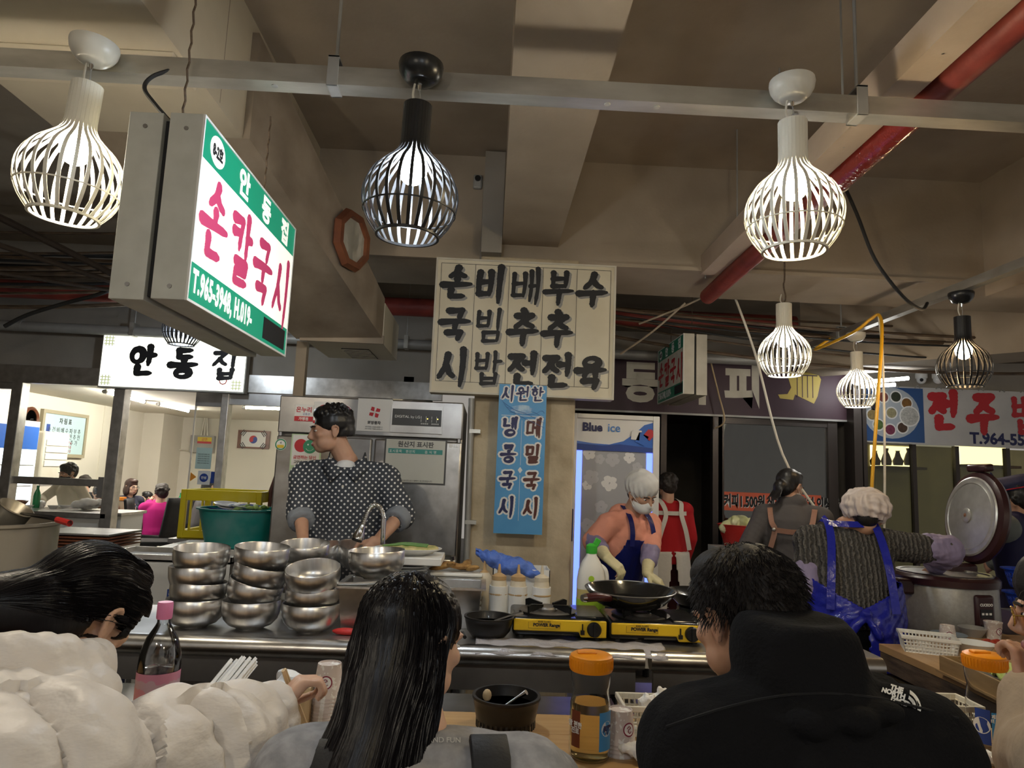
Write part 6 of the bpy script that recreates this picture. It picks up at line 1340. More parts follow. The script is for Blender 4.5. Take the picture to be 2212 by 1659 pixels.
for q in ((-.12,.13,-.09,-.086),(-.12,.13,.096,.10),(-.12,-.116,-.09,.10),(.126,.13,-.09,.10)): box('tray_wall',*q,0,.025,'steel',ft)
MB().grid(lambda u,v:(-.11+.23*u,-.07+.16*v,.02+.012*math.sin(9*u+4*v)+.03*abs(v-.5)),10,8).build('paper_liner','paper',ft,thick=.001)
for k in range(5): MB().sph((0,0,0),(.03,.022,.012),10,6).build('food_piece','fried',ft,loc=(-.05+.03*k,.0+.02*(k%2),.036))
p = at(665,1500,Y=1.78); tag(box('wooden_holder',p.x-.012,p.x+.012,1.75,1.82,TZ,at(665,1478,Y=1.78).z,'wood_light'),'narrow light wooden holder beside the paper cup stack','holder')
# ---------------------------------------------------------------- rice cooker and side counter things
rc = thing('rice_cooker','large grey commercial rice cooker with open lid','rice cooker',(2.365,3.60,.74)); rc.scale = (.93,.93,1); M('cooker_grey',(.34,.33,.31),.38,.4,noise=(60,.3,.7,3),col2=(.28,.27,.25)); M('cooker_plum',(.035,.012,.014),.3)
MB().lathe([(0,.012),(.235,.012),(.25,.03),(.255,.06),(.25,.245),(.243,.26),(0,.26)],56).build('shell','cooker_grey',rc); MB().lathe([(0,.0),(.24,.0),(.245,.014),(0,.014)],40).build('base_ring','black_plastic',rc)
MB().lathe([(.246,.25),(.262,.255),(.264,.285),(.25,.30),(.23,.304),(.215,.30),(.21,.26),(0,.26)],56).build('collar','cooker_plum',rc); MB().lathe([(.233,.303),(.235,.308),(.212,.308),(.205,.295),(.2,.2),(0,.19)],48).build('inner_pot','steel',rc); MB().lathe([(0,.235),(.2,.24)],32).build('cooked_rice',M('rice',(.75,.73,.68),.6,bump=(180,.8,.006)),rc,False)
for s in (-1,1): box('side_handle',s*.27-.045,s*.27+.045,-.10,-.02,.20,.275,'cooker_plum',rc,bevel=.012) if s<0 else box('side_handle',.23,.29,-.05,.05,.20,.27,'cooker_plum',rc,bevel=.012)
cp_ = MB().box(-.055,.055,-.016,.016,-.095,.095).build('control_panel','cooker_plum',rc,True,bevel=.014,loc=(.04,-.248,.135),rot=(.0,0,.14))
text('CUCKOO',.017,'print_white',cp_,(0,-.018,.045),bold=.0008); box('display',-.035,.035,-.0185,-.016,-.01,.03,'black_plastic',cp_); box('button',-.032,.032,-.02,-.016,-.06,-.04,'black_plastic',cp_)
for k in range(3): box('panel_mark',-.03+.022*k,-.016+.022*k,-.0195,-.018,.004,.014,'print_white',cp_)
ld = MB(); Lx = Matrix.Translation((.30,.14,.585)) @ Matrix.Rotation(-1.55,4,'Z') @ Matrix.Rotation(1.42,4,'X')
ld.lathe([(0,.035),(.205,.037),(.24,.024),(.25,0),(.24,-.02),(.15,-.05),(0,-.055)],56,X=Lx); lo_ = ld.build('lid','cooker_plum',rc)
MB().lathe([(.208,.03),(.214,.04),(.206,.046),(.195,.045),(.18,.05),(.175,.046),(.12,.052),(.03,.06),(0,.06)],56,X=Lx).build('inner_lid',M('alu',(.60,.60,.57),.35,.7,noise=(20,.3,.7,4),col2=(.48,.48,.45)),lo_)
MB().lathe([(.036,.055),(.04,.066),(.028,.072),(.012,.072),(0,.07)],28,X=Lx).build('vent_boss','alu',lo_); MB().lathe([(0,.075),(.011,.072),(.011,.07),(0,.07)],14,X=Lx).build('rubber_button',M('brown_rubber',(.22,.10,.05),.5),lo_)
box('lid_hinge',.10,.27,.10,.24,.22,.34,'cooker_plum',rc,bevel=.015); MB().box(-.08,.08,-.03,.03,.0,.04).build('lid_latch','cooker_plum',lo_,True,bevel=.012,loc=Lx@Vector((0,.25,.0)),rot=(.15,0,-1.55))
cs = thing('cooker_stand','dark wooden stand under the rice cooker','stand',(2.40,3.62,0)); box('cabinet',-.3,.30,-.28,.3,0,.74,'wood_dark',cs)
p = at(2135,1235,Y=3.55)
for k,(z,lab) in enumerate(((.86,'lower blue plastic colander beside the rice cooker'),(.98,'upper blue plastic colander beside the rice cooker'))):
    t = thing('blue_colander',lab,'colander',(2.80,3.62,z)); M('colander_blue',(.01,.05,.45),.35)
    MB().lathe([(0,0),(.06,0),(.063,.012),(.058,.012),(.056,.006),(0,.006)],36).build('base','colander_blue',t); MB().lathe([(.08,.072),(.085,.085),(.10,.09),(.10,.096),(.08,.096),(.077,.074),(.08,.072)],36).build('rim','colander_blue',t)
    g = MB()
    for q in range(24): a = q*2*PI/24; g.tube([(.06*math.cos(a),.06*math.sin(a),.009),(.0785*math.cos(a),.0785*math.sin(a),.075)],.0042,5)
    for rr_,zz_ in ((.0655,.03),(.072,.052)): g.lathe([(rr_+.002,zz_-.004),(rr_+.003,zz_+.004),(rr_-.002,zz_+.004),(rr_-.002,zz_-.004),(rr_+.002,zz_-.004)],36)
    o = g.build('lattice_wall','colander_blue',t); o['kind'] = 'stuff'
tag(box('colander_stand',2.72,2.88,3.54,3.70,0,.86,'steel_dull'),'narrow steel stand under the blue colanders','stand')
def T2(px,py): return at(px,py,Z=TZ)
basket((1.845,2.93,TZ),-.42,.20,.15,.062,'white lattice basket at the end of the side counter','white_plastic',.013)
p = T2(2003,1375); paper_cup((2.035,3.09,TZ+.0765),'inverted paper cup standing behind the white lattice basket',(PI,0,0),1.9)
p = T2(2145,1385); paper_cup((p.x+.04,p.y+.05,TZ),'upright paper cup on the side counter before the rice cooker',(0,0,0),-1.4)
p = T2(1960,1360); tag(MB().lathe([(0,0),(.06,0),(.075,.016),(.073,.018),(.056,.005),(0,.004)],32).build('grey_plate',M('plate_grey',(.22,.27,.32),.3),None,loc=(2.12,3.21,TZ)),'blue grey plate behind the white lattice basket','plate')
p = T2(2080,1398); tag(MB().lathe([(0,0),(.05,0),(.078,.035),(.08,.036),(.074,.036),(.048,.005),(0,.005)],32).build('white_dish','white_gloss',None,loc=(2.055,2.95,TZ)),'white melamine dish between the baskets on the side counter','dish')
sd = thing('side_dish','square white dish of red seasoned food by the cooker','dish',(2.20,3.06,TZ)); box('dish',-.07,.07,-.05,.05,0,.012,'white_gloss',sd,bevel=.005)
for k in range(6): MB().sph((-.03+.014*k,.01*(k%3-1),.02),(.018,.012,.009),8,6).build('food_piece',M('kimchi',(.35,.03,.01),.4),sd)
w0, w1 = T2(2027,1452), T2(2195,1532); wd_ = (w1-w0).normalized(); wn_ = Vector((-wd_.y,wd_.x,0)); wm_ = (w0+w1)/2+wn_*.075
wbx = thing('wooden_caddy','long wooden cutlery box with lettuce and spoons on the side counter','box',(wm_.x,wm_.y,TZ),rz=math.atan2(wd_.y,wd_.x)); wbx.scale = ((w1-w0).length/.34,1,1)
g = MB()
for q in ((-.17,.17,-.07,-.06),(-.17,.17,.06,.07),(-.17,-.16,-.06,.06),(.16,.17,-.06,.06)): box('side_board',*q,0,.06,'wood_box',wbx)
box('bottom_board',-.18,.18,-.078,.078,0,.008,'wood_box',wbx); box('divider',-.16,.16,-.012,-.004,0,.05,'wood_box',wbx)
for k in range(4): MB().tube([(-.14,-.03-.006*k,.03+.004*k),(.08,-.028+.004*k,.055)],.003,6).build('spoon','steel',wbx)
lt_ = MB().grid(lambda u,v:(-.09+.24*u,.0+.09*v-.02+.02*math.sin(8*u),.058+.028*math.sin(PI*u)*math.sin(PI*v)+.008*math.sin(34*u+6*v)+.008*math.sin(28*v-9*u)),40,24)
lt_.build('lettuce_leaf',M('lettuce',(.46,.62,.10),.45,noise=(14,.3,.7,5),col2=(.68,.74,.34),bump=(30,.6,.006)),wbx,thick=.002)
lt2 = MB().grid(lambda u,v:(.0+.20*u,-.01+.10*v,.046+.03*math.sin(PI*u)+.008*math.sin(30*u+9*v)),30,18); lt2.build('lettuce_leaf','lettuce',wbx,thick=.002)
m = MB()
for k in range(5): ell(m,Matrix.Translation((.10+.02*k,.03+.012*(k%2),.07)),(0,0,0),(.022,.018,.012))
obj('meat_slices',warp(blob(m,.005,2),lambda co,no:.003*wob(co,120,2)),M('meat',(.36,.20,.14),.5),wbx)
tag(MB().lathe([(0,0),(.035,0),(.06,.04),(.058,.042),(.03,.006),(0,.006)],20).build('ruffled_bowl','galv_grey',None,loc=(2.26,3.25,TZ)),'small pale ruffled bowl beside the blue apron','bowl')
# ---------------------------------------------------------------- cabbage basin at the coffee shop
cbs = thing('basin_bench','low dark bench under the cabbage basin','bench',(2.35,6.6,0)); box('seat',-.35,.45,-.2,.25,.55,.60,'wood_dark',cbs); box('side',-.33,-.28,-.18,.23,0,.55,'wood_dark',cbs); box('side',.38,.43,-.18,.23,0,.55,'wood_dark',cbs)
p = at(1598,1175,Y=6.6); wbx2 = tag(box('white_carton',p.x-.24,p.x+.3,6.45,6.8,.60,at(1598,1182,Y=6.6).z,'paper'),'white printed carton under the red basin','box')
rb = thing('red_basin','red plastic basin heaped with napa cabbage','basin',(p.x+.05,6.62,at(1598,1182,Y=6.6).z)); MB().lathe([(0,0),(.17,0),(.18,.01),(.24,.20),(.25,.205),(.235,.21),(.17,.02),(0,.015)],36).build('tub','red_paint',rb)
M('cabbage',(.66,.68,.30),.55,noise=(10,.3,.7,6),col2=(.80,.80,.58),bump=(25,.6,.01))
for k in range(6):
    m = MB(); ell(m,Matrix.Identity(4),(0,0,0),(.07,.05,.14)); o = obj('cabbage_head',warp(blob(m,.008,1),lambda co,no:.010*wob(co,45,k)),'cabbage',rb); o.location = (-.13+.055*k,.05*(k%2)-.03,.20+.03*math.sin(k)); o.rotation_euler = (.3*(k%3-1),1.3+.3*(k%2),k)
# ---------------------------------------------------------------- people at work
def keep_part(me, fn):
    """cut a garment out of a skin: keep the faces whose centre passes fn"""
    b = bmesh.new(); b.from_mesh(me); dead = [f for f in b.faces if not fn(f.calc_center_median())]
    bmesh.ops.delete(b, geom=dead, context='FACES')
    for _ in range(2): bmesh.ops.smooth_vert(b, verts=[v for v in b.verts if v.is_boundary], factor=.5, use_axis_x=True, use_axis_y=True, use_axis_z=True)
    b.to_mesh(me); b.free(); return me
def gloves(t, J, rz, hands, mat, sz=1.08, cuff=.5, vox=.005, k=1):
    r3 = Matrix.Rotation(-rz,3,'Z')
    for i,n in enumerate('LR'):
        if not hands[i]: continue
        m = MB(); hand_parts(m, J['wr'+n], r3@Vector(hands[i][0]), r3@Vector(hands[i][1]), J['k']*sz, hands[i][2], thumb=1 if n=='L' else -1)
        m.cap(J['wr'+n],.033*J['k'],J['wr'+n]+(J['el'+n]-J['wr'+n])*cuff,.048*J['k']); obj('rubber_glove', warp(blob(m,vox,2),lambda co,no:.0012*wob(co,90,4)), mat, t)
def hairnet(t, X, mat, r=(.105,.125,.1), c=(0,-.025,.06), seed=2, amp=.006, skirt=True):
    m = MB(); ell(m,X,c,r,32,20); 
    me = blob(m,.006,2,'hairnet'); ax = (X.to_3x3()@Vector((0,0,1))).normalized(); o0 = X.translation
    def f(co,no):
        q = co-np.array(o0); z = q@np.array(ax); ang = np.arctan2(q[:,1],q[:,0]); return amp*(wob(co,55,seed)+.8*np.sin(ang*17+z*20)*np.clip((.10-z)/.12,0,1))
    warp(me,f); cut = X.to_3x3()
    lim = [float((Vector(v.co)-o0).dot(ax)) for v in me.vertices]
    keep_part(me,lambda p:(p-o0).dot(ax) > -.028+.25*max(0,((p-o0).dot(X.to_3x3()@Vector((0,1,0)))))*.8)
    return obj('hairnet',me,mat,t,thick=.001)
def dots(nt,b,tc,mp):
    sp = nd(nt,'ShaderNodeSeparateXYZ'); nt.links.new(tc.outputs['Object'],sp.inputs[0]); cb = nd(nt,'ShaderNodeCombineXYZ')
    m1 = nd(nt,'ShaderNodeMath',operation='ADD'); m2 = nd(nt,'ShaderNodeMath',operation='SUBTRACT')
    nt.links.new(sp.outputs[0],m1.inputs[0]); nt.links.new(sp.outputs[2],m1.inputs[1]); nt.links.new(sp.outputs[0],m2.inputs[0]); nt.links.new(sp.outputs[2],m2.inputs[1])
    nt.links.new(m1.outputs[0],cb.inputs[0]); nt.links.new(m2.outputs[0],cb.inputs[1])
    v = nd(nt,'ShaderNodeTexVoronoi',voronoi_dimensions='2D'); v.inputs['Scale'].default_value = 31; v.inputs['Randomness'].default_value = 0; nt.links.new(cb.outputs[0],v.inputs['Vector'])
    r = nd(nt,'ShaderNodeValToRGB'); r.color_ramp.elements[0].position = .20; r.color_ramp.elements[1].position = .24; r.color_ramp.elements[0].color = (.70,.70,.68,1); r.color_ramp.elements[1].color = (.040,.046,.058,1)
    nt.links.new(v.outputs['Distance'],r.inputs[0]); nt.links.new(r.outputs[0],b.inputs['Base Color'])
M('polka_shirt',(.04,.05,.06),.8,fn=dots); M('cuff_grey',(.22,.24,.27),.8); M('tee_white',(.75,.75,.73),.8)
# the cook
hd = at(716,930,Y=3.68); rz = PI+.12
hands = (((-.35,-.5,-.55),(.6,-.7,.2),.75),((.10,-.3,-1),(-.9,-.3,.1),.65))
t, J = figure('person','man in dark polka dot shirt holding two steel bowls by the refrigerator',(-.755,3.74,0),rz,1.78,.06,head=(-1.32,-.12,0),head_at=hd,elbows=(at(866,1112,Y=3.66),at(650,1110,Y=3.62)),wrists=(at(812,1172,Y=3.42),at(655,1172,Y=3.42)),hands=hands,fem=False,voxel=.006,bulk=1.06)
m = MB(); X = J['HX']; hair_short(m,X,.0); rd = random.Random(5)
for k in range(150):
    u,v = rd.uniform(0,2*PI), rd.uniform(.35,1); q = Vector((math.cos(u)*math.sqrt(1-v*v)*.078,-.02+math.sin(u)*math.sqrt(1-v*v)*.096,.04+v*.084)); d = Vector((q.x*.6,q.y*.4+.03,.06)).normalized(); m.cap(X@q,.006,X@(q+d*.022),.002,6)
me = blob(m,.005,1); keep = X.inverted(); keep_part(me,lambda p:(lambda q: q.z > -.035+.5*max(0,q.y-.0) and not(abs(q.x)>.05 and q.y>.0 and q.z<.0))(keep@p)); obj('hair',me,'hair_black',t,thick=.004)
face_bits(t,X)
m = MB(); torso_parts(m,J,.032,-.12,1.08,.03); sleeve_parts(m,J,.026,.12); garment('shirt',t,m,'polka_shirt',.009,4,.006,13,3)
for n in 'LR':
    e,w_ = J['el'+n],J['wr'+n]; d = (w_-e).normalized(); m = MB(); m.tube([e-d*.005,e+d*.03,e+d*.075,e+d*.08],[.062,.070,.064,.05],24); garment('rolled_cuff',t,m,'cuff_grey',.006,2,.003,40,2)
m = MB(); N = J['neck']; ell(m,Matrix.Translation(N+Vector((0,.035,-.035))),(0,0,0),(.06,.055,.05)); obj('undershirt',blob(m,.006,2),'tee_white',t)
for s in (-1,1):
    MB().add([N+Vector((s*.012,.13,-.055)),N+Vector((s*.085,.075,.02)),N+Vector((s*.09,-.03,.055)),N+Vector((s*.105,-.045,.0)),N+Vector((s*.115,.085,-.03)),N+Vector((s*.06,.15,-.10))],[(0,1,4,5),(1,2,3,4)]).build('collar','polka_shirt',t,thick=.006)
for k in range(5): MB().lathe([(0,0),(.006,0),(.006,.003),(0,.003)],10).build('button','ivory',t,False,loc=J['pelvis']+Vector((.0,.188-.01*abs(k-2),.42-.085*k)),rot=(PI/2,0,0))
pants(t,J,'black_cloth')
p1, p2 = at(690,1208,Y=3.36), at(775,1206,Y=3.37)
steel_bowl((p1.x,3.36,p1.z-.05),(.12,-.18,0),'steel bowl held level by the cook in polka dots',1.12,'bowls held by the cook'); steel_bowl((p2.x,3.37,p2.z-.05),(.12,.15,0),'steel bowl tipped in the other hand of the cook',1.12,'bowls held by the cook')
from mathutils.bvhtree import BVHTree
class Surf:
    """lays prints and seams on a garment where the view from the counter sees it"""
    def __init__(s, t, o, rz): s.t = t; s.bv = BVHTree.FromPolygons([v.co for v in o.data.vertices],[p.vertices for p in o.data.polygons]); s.Ti = (Matrix.Translation(t.location) @ Matrix.Rotation(rz,4,'Z')).inverted()
    def hit(s, px, py): o = s.Ti @ Vector((0,0,CAM_Z)); d = s.Ti.to_3x3() @ (at(px,py,Y=1)-Vector((0,0,CAM_Z))).normalized(); return s.bv.ray_cast(o,d)
    def poly(s, name, pts, mat, lift=.002):
        v = []
        for px,py in pts:
            h_ = s.hit(px,py)
            if h_[0] is None: return
            v.append(h_[0]+h_[1]*lift)
        MB().add(v,[tuple(range(len(v)))]).build(name,mat,s.t,False)
    def text(s, body, x, y, ang, size, w_, mat, bold=.9, align='RIGHT'):
        c = bpy.data.curves.new('l','FONT'); c.body = body; c.size = size; c.offset = bold; c.align_x = align; o = bpy.data.objects.new('l',c); TMP.collection.objects.link(o); TMP.view_layers[0].update()
        me = bpy.data.meshes.new_from_object(o.evaluated_get(TMP.view_layers[0].depsgraph)); bpy.data.objects.remove(o)
        for v in me.vertices:
            a,b = v.co.x*w_,v.co.y; h_ = s.hit(x+a*math.cos(ang)+b*math.sin(ang), y+a*math.sin(ang)-b*math.cos(ang))
            if h_[0] is None: return
            v.co = h_[0]+h_[1]*.002
        o = obj('logo_lettering',me,mat,s.t,False); o['kind'] = 'stuff'
    def seam(s, pts, mat, r=.0022):
        v = [h_[0]+h_[1]*.0004 for h_ in (s.hit(*q) for q in pts) if h_[0] is not None]
        if len(v) > 2: MB().tube(smooth_path(v,4),r,5).build('seam',mat,s.t)
# woman in peach hoodie with rubber gloves
M('hoodie_peach',(.80,.34,.24),.9,bump=(80,.4,.003)); M('apron_navy',(.010,.014,.12),.25,bump=(22,.5,.01)); M('apron_blue',(.016,.022,.32),.2,bump=(16,.6,.012)); M('sleeve_lilac',(.26,.22,.36),.6,bump=(30,.5,.006))
M('net_white',(.80,.79,.77),.6,alpha=.80,bump=(60,.5,.003)); M('glove_yellow',(.74,.66,.38),.5,bump=(60,.3,.002)); M('net_pink',(.80,.70,.66),.5,alpha=.85,bump=(40,.6,.004))
rz = -2.62; hd = at(1386,1068,Y=4.2)
hands = (((.75,-.25,-.5),(.2,-.2,1),.5),((.70,-.35,-.55),(.3,-.5,.8),.55))
t, J = figure('person','woman in peach hoodie and navy apron cooking in yellow rubber gloves',(.80,4.42,0),rz,1.54,.38,head=(-.05,-.42,.05),head_at=hd,elbows=(at(1405,1185,Y=4.22),at(1283,1168,Y=4.22)),wrists=(at(1398,1238,Y=4.02),at(1312,1205,Y=4.0)),hands=hands,voxel=.006)
m = MB(); hair_short(m,J['HX'],-.002); obj('hair',blob(m,.007,2),'hair_grey',t); hairnet(t,J['HX'],'net_white'); face_bits(t,J['HX'],mask='mask_white',brow='hair_grey')
m = MB(); torso_parts(m,J,.03,-.1); sleeve_parts(m,J,.026,.0); N = J['neck']; ell(m,Matrix.Translation(N+Vector((0,-.07,-.02))),(0,0,0),(.12,.075,.075)); m.cap(N+Vector((-.08,.02,-.01)),.03,N+Vector((.08,.02,-.01)),.03); garment('hoodie',t,m,'hoodie_peach',.008,3,.007,16,5)
m = MB(); torso_parts(m,J,.044,-.16); me = blob(m,.009,3); pel = J['pelvis']; RLi = J['RL'].inverted()
def bib(p): q = RLi@(p-pel); return q.y > .02 and q.z < .36 and (q.z < .20 or abs(q.x) < .10+.35*max(0,.34-q.z))
keep_part(me,bib); obj('apron',warp(me,lambda co,no:.005*wob(co,18,4)),'apron_navy',t,thick=.003)
for s in (-1,1): strap(t,'apron_strap',[pel+J['RL']@Vector((s*a,b,c)) for a,b,c in ((.085,.155,.33),(.082,.125,.41),(.075,.06,.475),(.06,-.04,.50))],.035,'apron_navy',face=(0,1,.4))
for n in 'LR':
    e,w_,s_ = J['el'+n],J['wr'+n],J['sh'+n]; m = MB(); m.cap(e+(s_-e)*.12,.062,e,.06); m.cap(e,.06,e+(w_-e)*.5,.052); garment('sleeve_cover',t,m,'sleeve_lilac',.007,3,.004,30,3)
gloves(t,J,rz,hands,'glove_yellow',1.12,.62); pants(t,J,'black_cloth')
# woman in red seen from behind
M('red_knit',(.42,.008,.012),.85,bump=(90,.4,.003)); M('apron_white',(.66,.62,.55),.7,bump=(20,.5,.008)); M('skirt_maroon',(.05,.006,.008),.8)
hd = at(1441,1050,Y=6.25); t, J = figure('person','woman in red sweater and white apron facing the dark shop',(hd.x,6.22,0),.1,1.53,.02,head=(.1,-.1,0),head_at=hd,voxel=.01)
m = MB(); hair_curly(m,J['HX'],.014,80,4); obj('hair',blob(m,.008,1),'hair_curl',t); m = MB(); torso_parts(m,J,.035,-.08); sleeve_parts(m,J,.024,.9); garment('sweater',t,m,'red_knit',.011,3,.005)
pel = J['pelvis']; 
for s in (-1,1): strap(t,'apron_strap',[pel+Vector((s*.10,.06,.49)),pel+Vector((s*.09,-.09,.46)),pel+Vector((s*.07,-.15,.36)),pel+Vector((s*.11,-.155,.22)),pel+Vector((s*.15,-.135,.06))],.04,'apron_white',face=(0,-1,0))
strap(t,'apron_strap',[pel+Vector((-.13,-.11,.37)),pel+Vector((0,-.15,.37)),pel+Vector((.13,-.11,.37))],.035,'apron_white')
m = MB(); m.loft([(pel+Vector((0,0,.04)),.19,.16,None),(pel+Vector((0,0,-.15)),.21,.18,None),(pel+Vector((0,0,-.45)),.22,.19,None)]); me = blob(m,.012,2); keep_part(me,lambda p: not (p.y < pel.y and abs(p.x-pel.x) < .012+.13*max(0,(pel.z-p.z))*.9+.0)); obj('apron_skirt',warp(me,lambda co,no:.006*wob(co*np.array([1,1,.2]),26,2)),'apron_white',t,thick=.004)
pants(t,J,'skirt_maroon')
# woman in charcoal with leather apron straps
M('charcoal',(.070,.062,.060),.85,bump=(60,.3,.003)); M('leather_tan',(.25,.12,.075),.55); M('apron_tan',(.25,.11,.06),.7)
hd = at(1706,1052,Y=4.6); rz = -.45
t, J = figure('person','woman in charcoal shirt with tan leather apron straps and low bun',(hd.x-.03,4.50,0),rz,1.60,.14,head=(-.55,-.28,0),head_at=hd,elbows=(at(1612,1190,Y=4.55),at(1782,1165,Y=4.72)),wrists=(at(1640,1235,Y=4.8),at(1788,1140,Y=4.98)),voxel=.007)
X = J['HX']; m = MB(); hair_short(m,X,.003); ell(m,X,(.0,-.115,-.035),(.045,.04,.05)); ell(m,X,(-.02,-.12,-.085),(.025,.022,.045)); ell(m,X,(.0,-.07,-.03),(.07,.05,.06))
for k in range(22): rd = random.Random(k); m.cap(X@Vector((rd.uniform(-.04,.04),-.13,-.05)),.007,X@Vector((rd.uniform(-.07,.05),-.15,-.12-.03*rd.random())),.003,6)
obj('hair',blob(m,.006,1),'hair_black',t); face_bits(t,X,mask='mask_white'); MB().tube([X@Vector((-.03,-.1,-.005)),X@Vector((.03,-.1,-.0)) ],.006,8).build('hair_clip','chrome',t)
m = MB(); torso_parts(m,J,.03,-.06,1.05); sleeve_parts(m,J,.022,.35); m.cap(J['neck']+Vector((-.03,0,.01)),.062,J['neck']+Vector((.03,0,.01)),.062); garment('shirt',t,m,'charcoal',.008,3,.005,14,6)
pel, RL = J['pelvis'], J['RL']
def bk(x,y,z): return pel+RL@Vector((x,y,z))
for s in (-1,1): strap(t,'leather_strap',[bk(s*.13,.05,.475),bk(s*.135,-.06,.46),bk(s*.12,-.135,.36),bk(s*.10,-.152,.30),bk(s*.14,-.14,.14),bk(s*.16,-.11,.0)],.032,'leather_tan',face=(0,-1,.1)); MB().sph(bk(s*.105,-.158,.31),.012,10,6).build('rivet','galv',t)
strap(t,'leather_strap',[bk(-.11,-.15,.31),bk(0,-.163,.30),bk(.11,-.15,.31)],.032,'leather_tan')
m = MB(); m.loft([(pel+Vector((0,.02,.02)),.20,.17,None),(pel+Vector((0,.02,-.2)),.21,.18,None),(pel+Vector((0,.02,-.5)),.22,.19,None)]); me = blob(m,.012,2); keep_part(me,lambda p: not (p.y < pel.y and abs(p.x-pel.x) < .10)); obj('apron_skirt',me,'apron_tan',t,thick=.004); pants(t,J,'black_cloth')
p = at(1790,1125,Y=4.98); pc = thing('pink_clips','bunch of pink plastic clips held up by the woman in charcoal','clips',p)
for k in range(4): MB().box(-.05,.05,-.006,.006,-.008,.008).build('clip',M('pink_plastic',(.55,.20,.22),.4),pc,False,loc=(-.02+.015*k,0,.02-.014*k),rot=(0,.7+.1*k,.2*k))
# woman in grey cable knit with blue apron
hd = at(1868,1116,Y=3.40); rz = -.22
hands = (None,((-.1,.2,-1),(.8,-.3,.2),.6))
def cable(nt,b,tc,mp):
    w_ = nd(nt,'ShaderNodeTexWave',wave_type='BANDS',bands_direction='X'); w_.inputs['Scale'].default_value = 14; w_.inputs['Distortion'].default_value = 3.5; w_.inputs['Detail'].default_value = 2; w_.inputs['Detail Scale'].default_value = 4; nt.links.new(tc.outputs['Object'],w_.inputs[0])
    bp = nd(nt,'ShaderNodeBump'); bp.inputs['Strength'].default_value = 1; bp.inputs['Distance'].default_value = .012; nt.links.new(w_.outputs[1],bp.inputs['Height']); nt.links.new(bp.outputs[0],b.inputs['Normal'])
    r = nd(nt,'ShaderNodeValToRGB'); r.color_ramp.elements[0].color = (.045,.042,.04,1); r.color_ramp.elements[1].color = (.12,.113,.105,1); nt.links.new(w_.outputs[1],r.inputs[0]); nt.links.new(r.outputs[0],b.inputs['Base Color'])
M('cable_knit',(.09,.085,.08),.9,fn=cable)
t, J = figure('person','woman in grey cable knit and shiny blue apron serving from the rice cooker',(1.765,3.37,0),rz,1.52,.20,head=(-.15,-.30,.1),head_at=hd,elbows=(at(1742,1268,Y=3.42),at(2046,1190,Y=3.42)),wrists=(at(1752,1325,Y=3.60),at(2012,1225,Y=3.60)),hands=hands,voxel=.007,bulk=1.08)
m = MB(); hair_short(m,J['HX'],-.002); obj('hair',blob(m,.008,2),'hair_black',t); hairnet(t,J['HX'],'net_pink',(.125,.135,.10),(0,-.03,.05),3,.009)
m = MB(); torso_parts(m,J,.04,-.02,1.12,.02); sleeve_parts(m,J,.03,.0); garment('cable_sweater',t,m,'cable_knit',.009,3,.006,14,7)
for n in 'LR':
    e,w_,s_ = J['el'+n],J['wr'+n],J['sh'+n]; m = MB(); m.cap(e+(s_-e)*.32,.076,e,.078); m.cap(e,.078,e+(w_-e)*.75,.055); garment('sleeve_cover',t,m,'sleeve_lilac',.007,3,.007,32,3)
pel, RL = J['pelvis'], J['RL']
for s in (-1,1): strap(t,'apron_strap',[bk(s*.10,.06,.50),bk(s*.105,-.06,.49),bk(s*.11,-.15,.40),bk(s*.125,-.185,.25),bk(s*.14,-.175,.06)],.036,'apron_blue',face=(0,-1,.1))
strap(t,'apron_strap',[bk(-.105,-.105,.465),bk(0,-.125,.462),bk(.105,-.105,.470)],.03,'apron_blue',face=(0,-1,.4))
m = MB(); m.loft([(pel+Vector((0,.02,.22)),.215,.175,None),(pel+Vector((0,.015,.12)),.225,.19,None),(pel+Vector((0,0,0)),.225,.20,None),(pel+Vector((0,0,-.2)),.24,.215,None),(pel+Vector((0,0,-.55)),.25,.215,None)]); me = blob(m,.010,2)
def wrapf(p): z = pel.z+.22-p.z; return not (p.y < pel.y and (p.x-pel.x < .01 and p.x-pel.x > -.03-.28*max(0,z-.16) and z > .16)) and not (p.y < pel.y and z < .11-abs(p.x-pel.x)*.55)
keep_part(me,wrapf); obj('apron_wrap',warp(me,lambda co,no:.010*wob(co,20,5)+.005*wob(co,44,6)),'apron_blue',t,thick=.003); m = MB(); ell(m,Matrix.Translation(pel+Vector((0,-.20,.09))),(0,0,0),(.03,.02,.025)); m.cap(pel+Vector((0,-.2,.09)),.015,pel+Vector((-.10,-.2,-.03)),.03); m.cap(pel+Vector((0,-.2,.09)),.012,pel+Vector((.05,-.21,.0)),.02); garment('apron_knot',t,m,'apron_blue',.007,2,.005,50,3)
pants(t,J,'black_cloth')
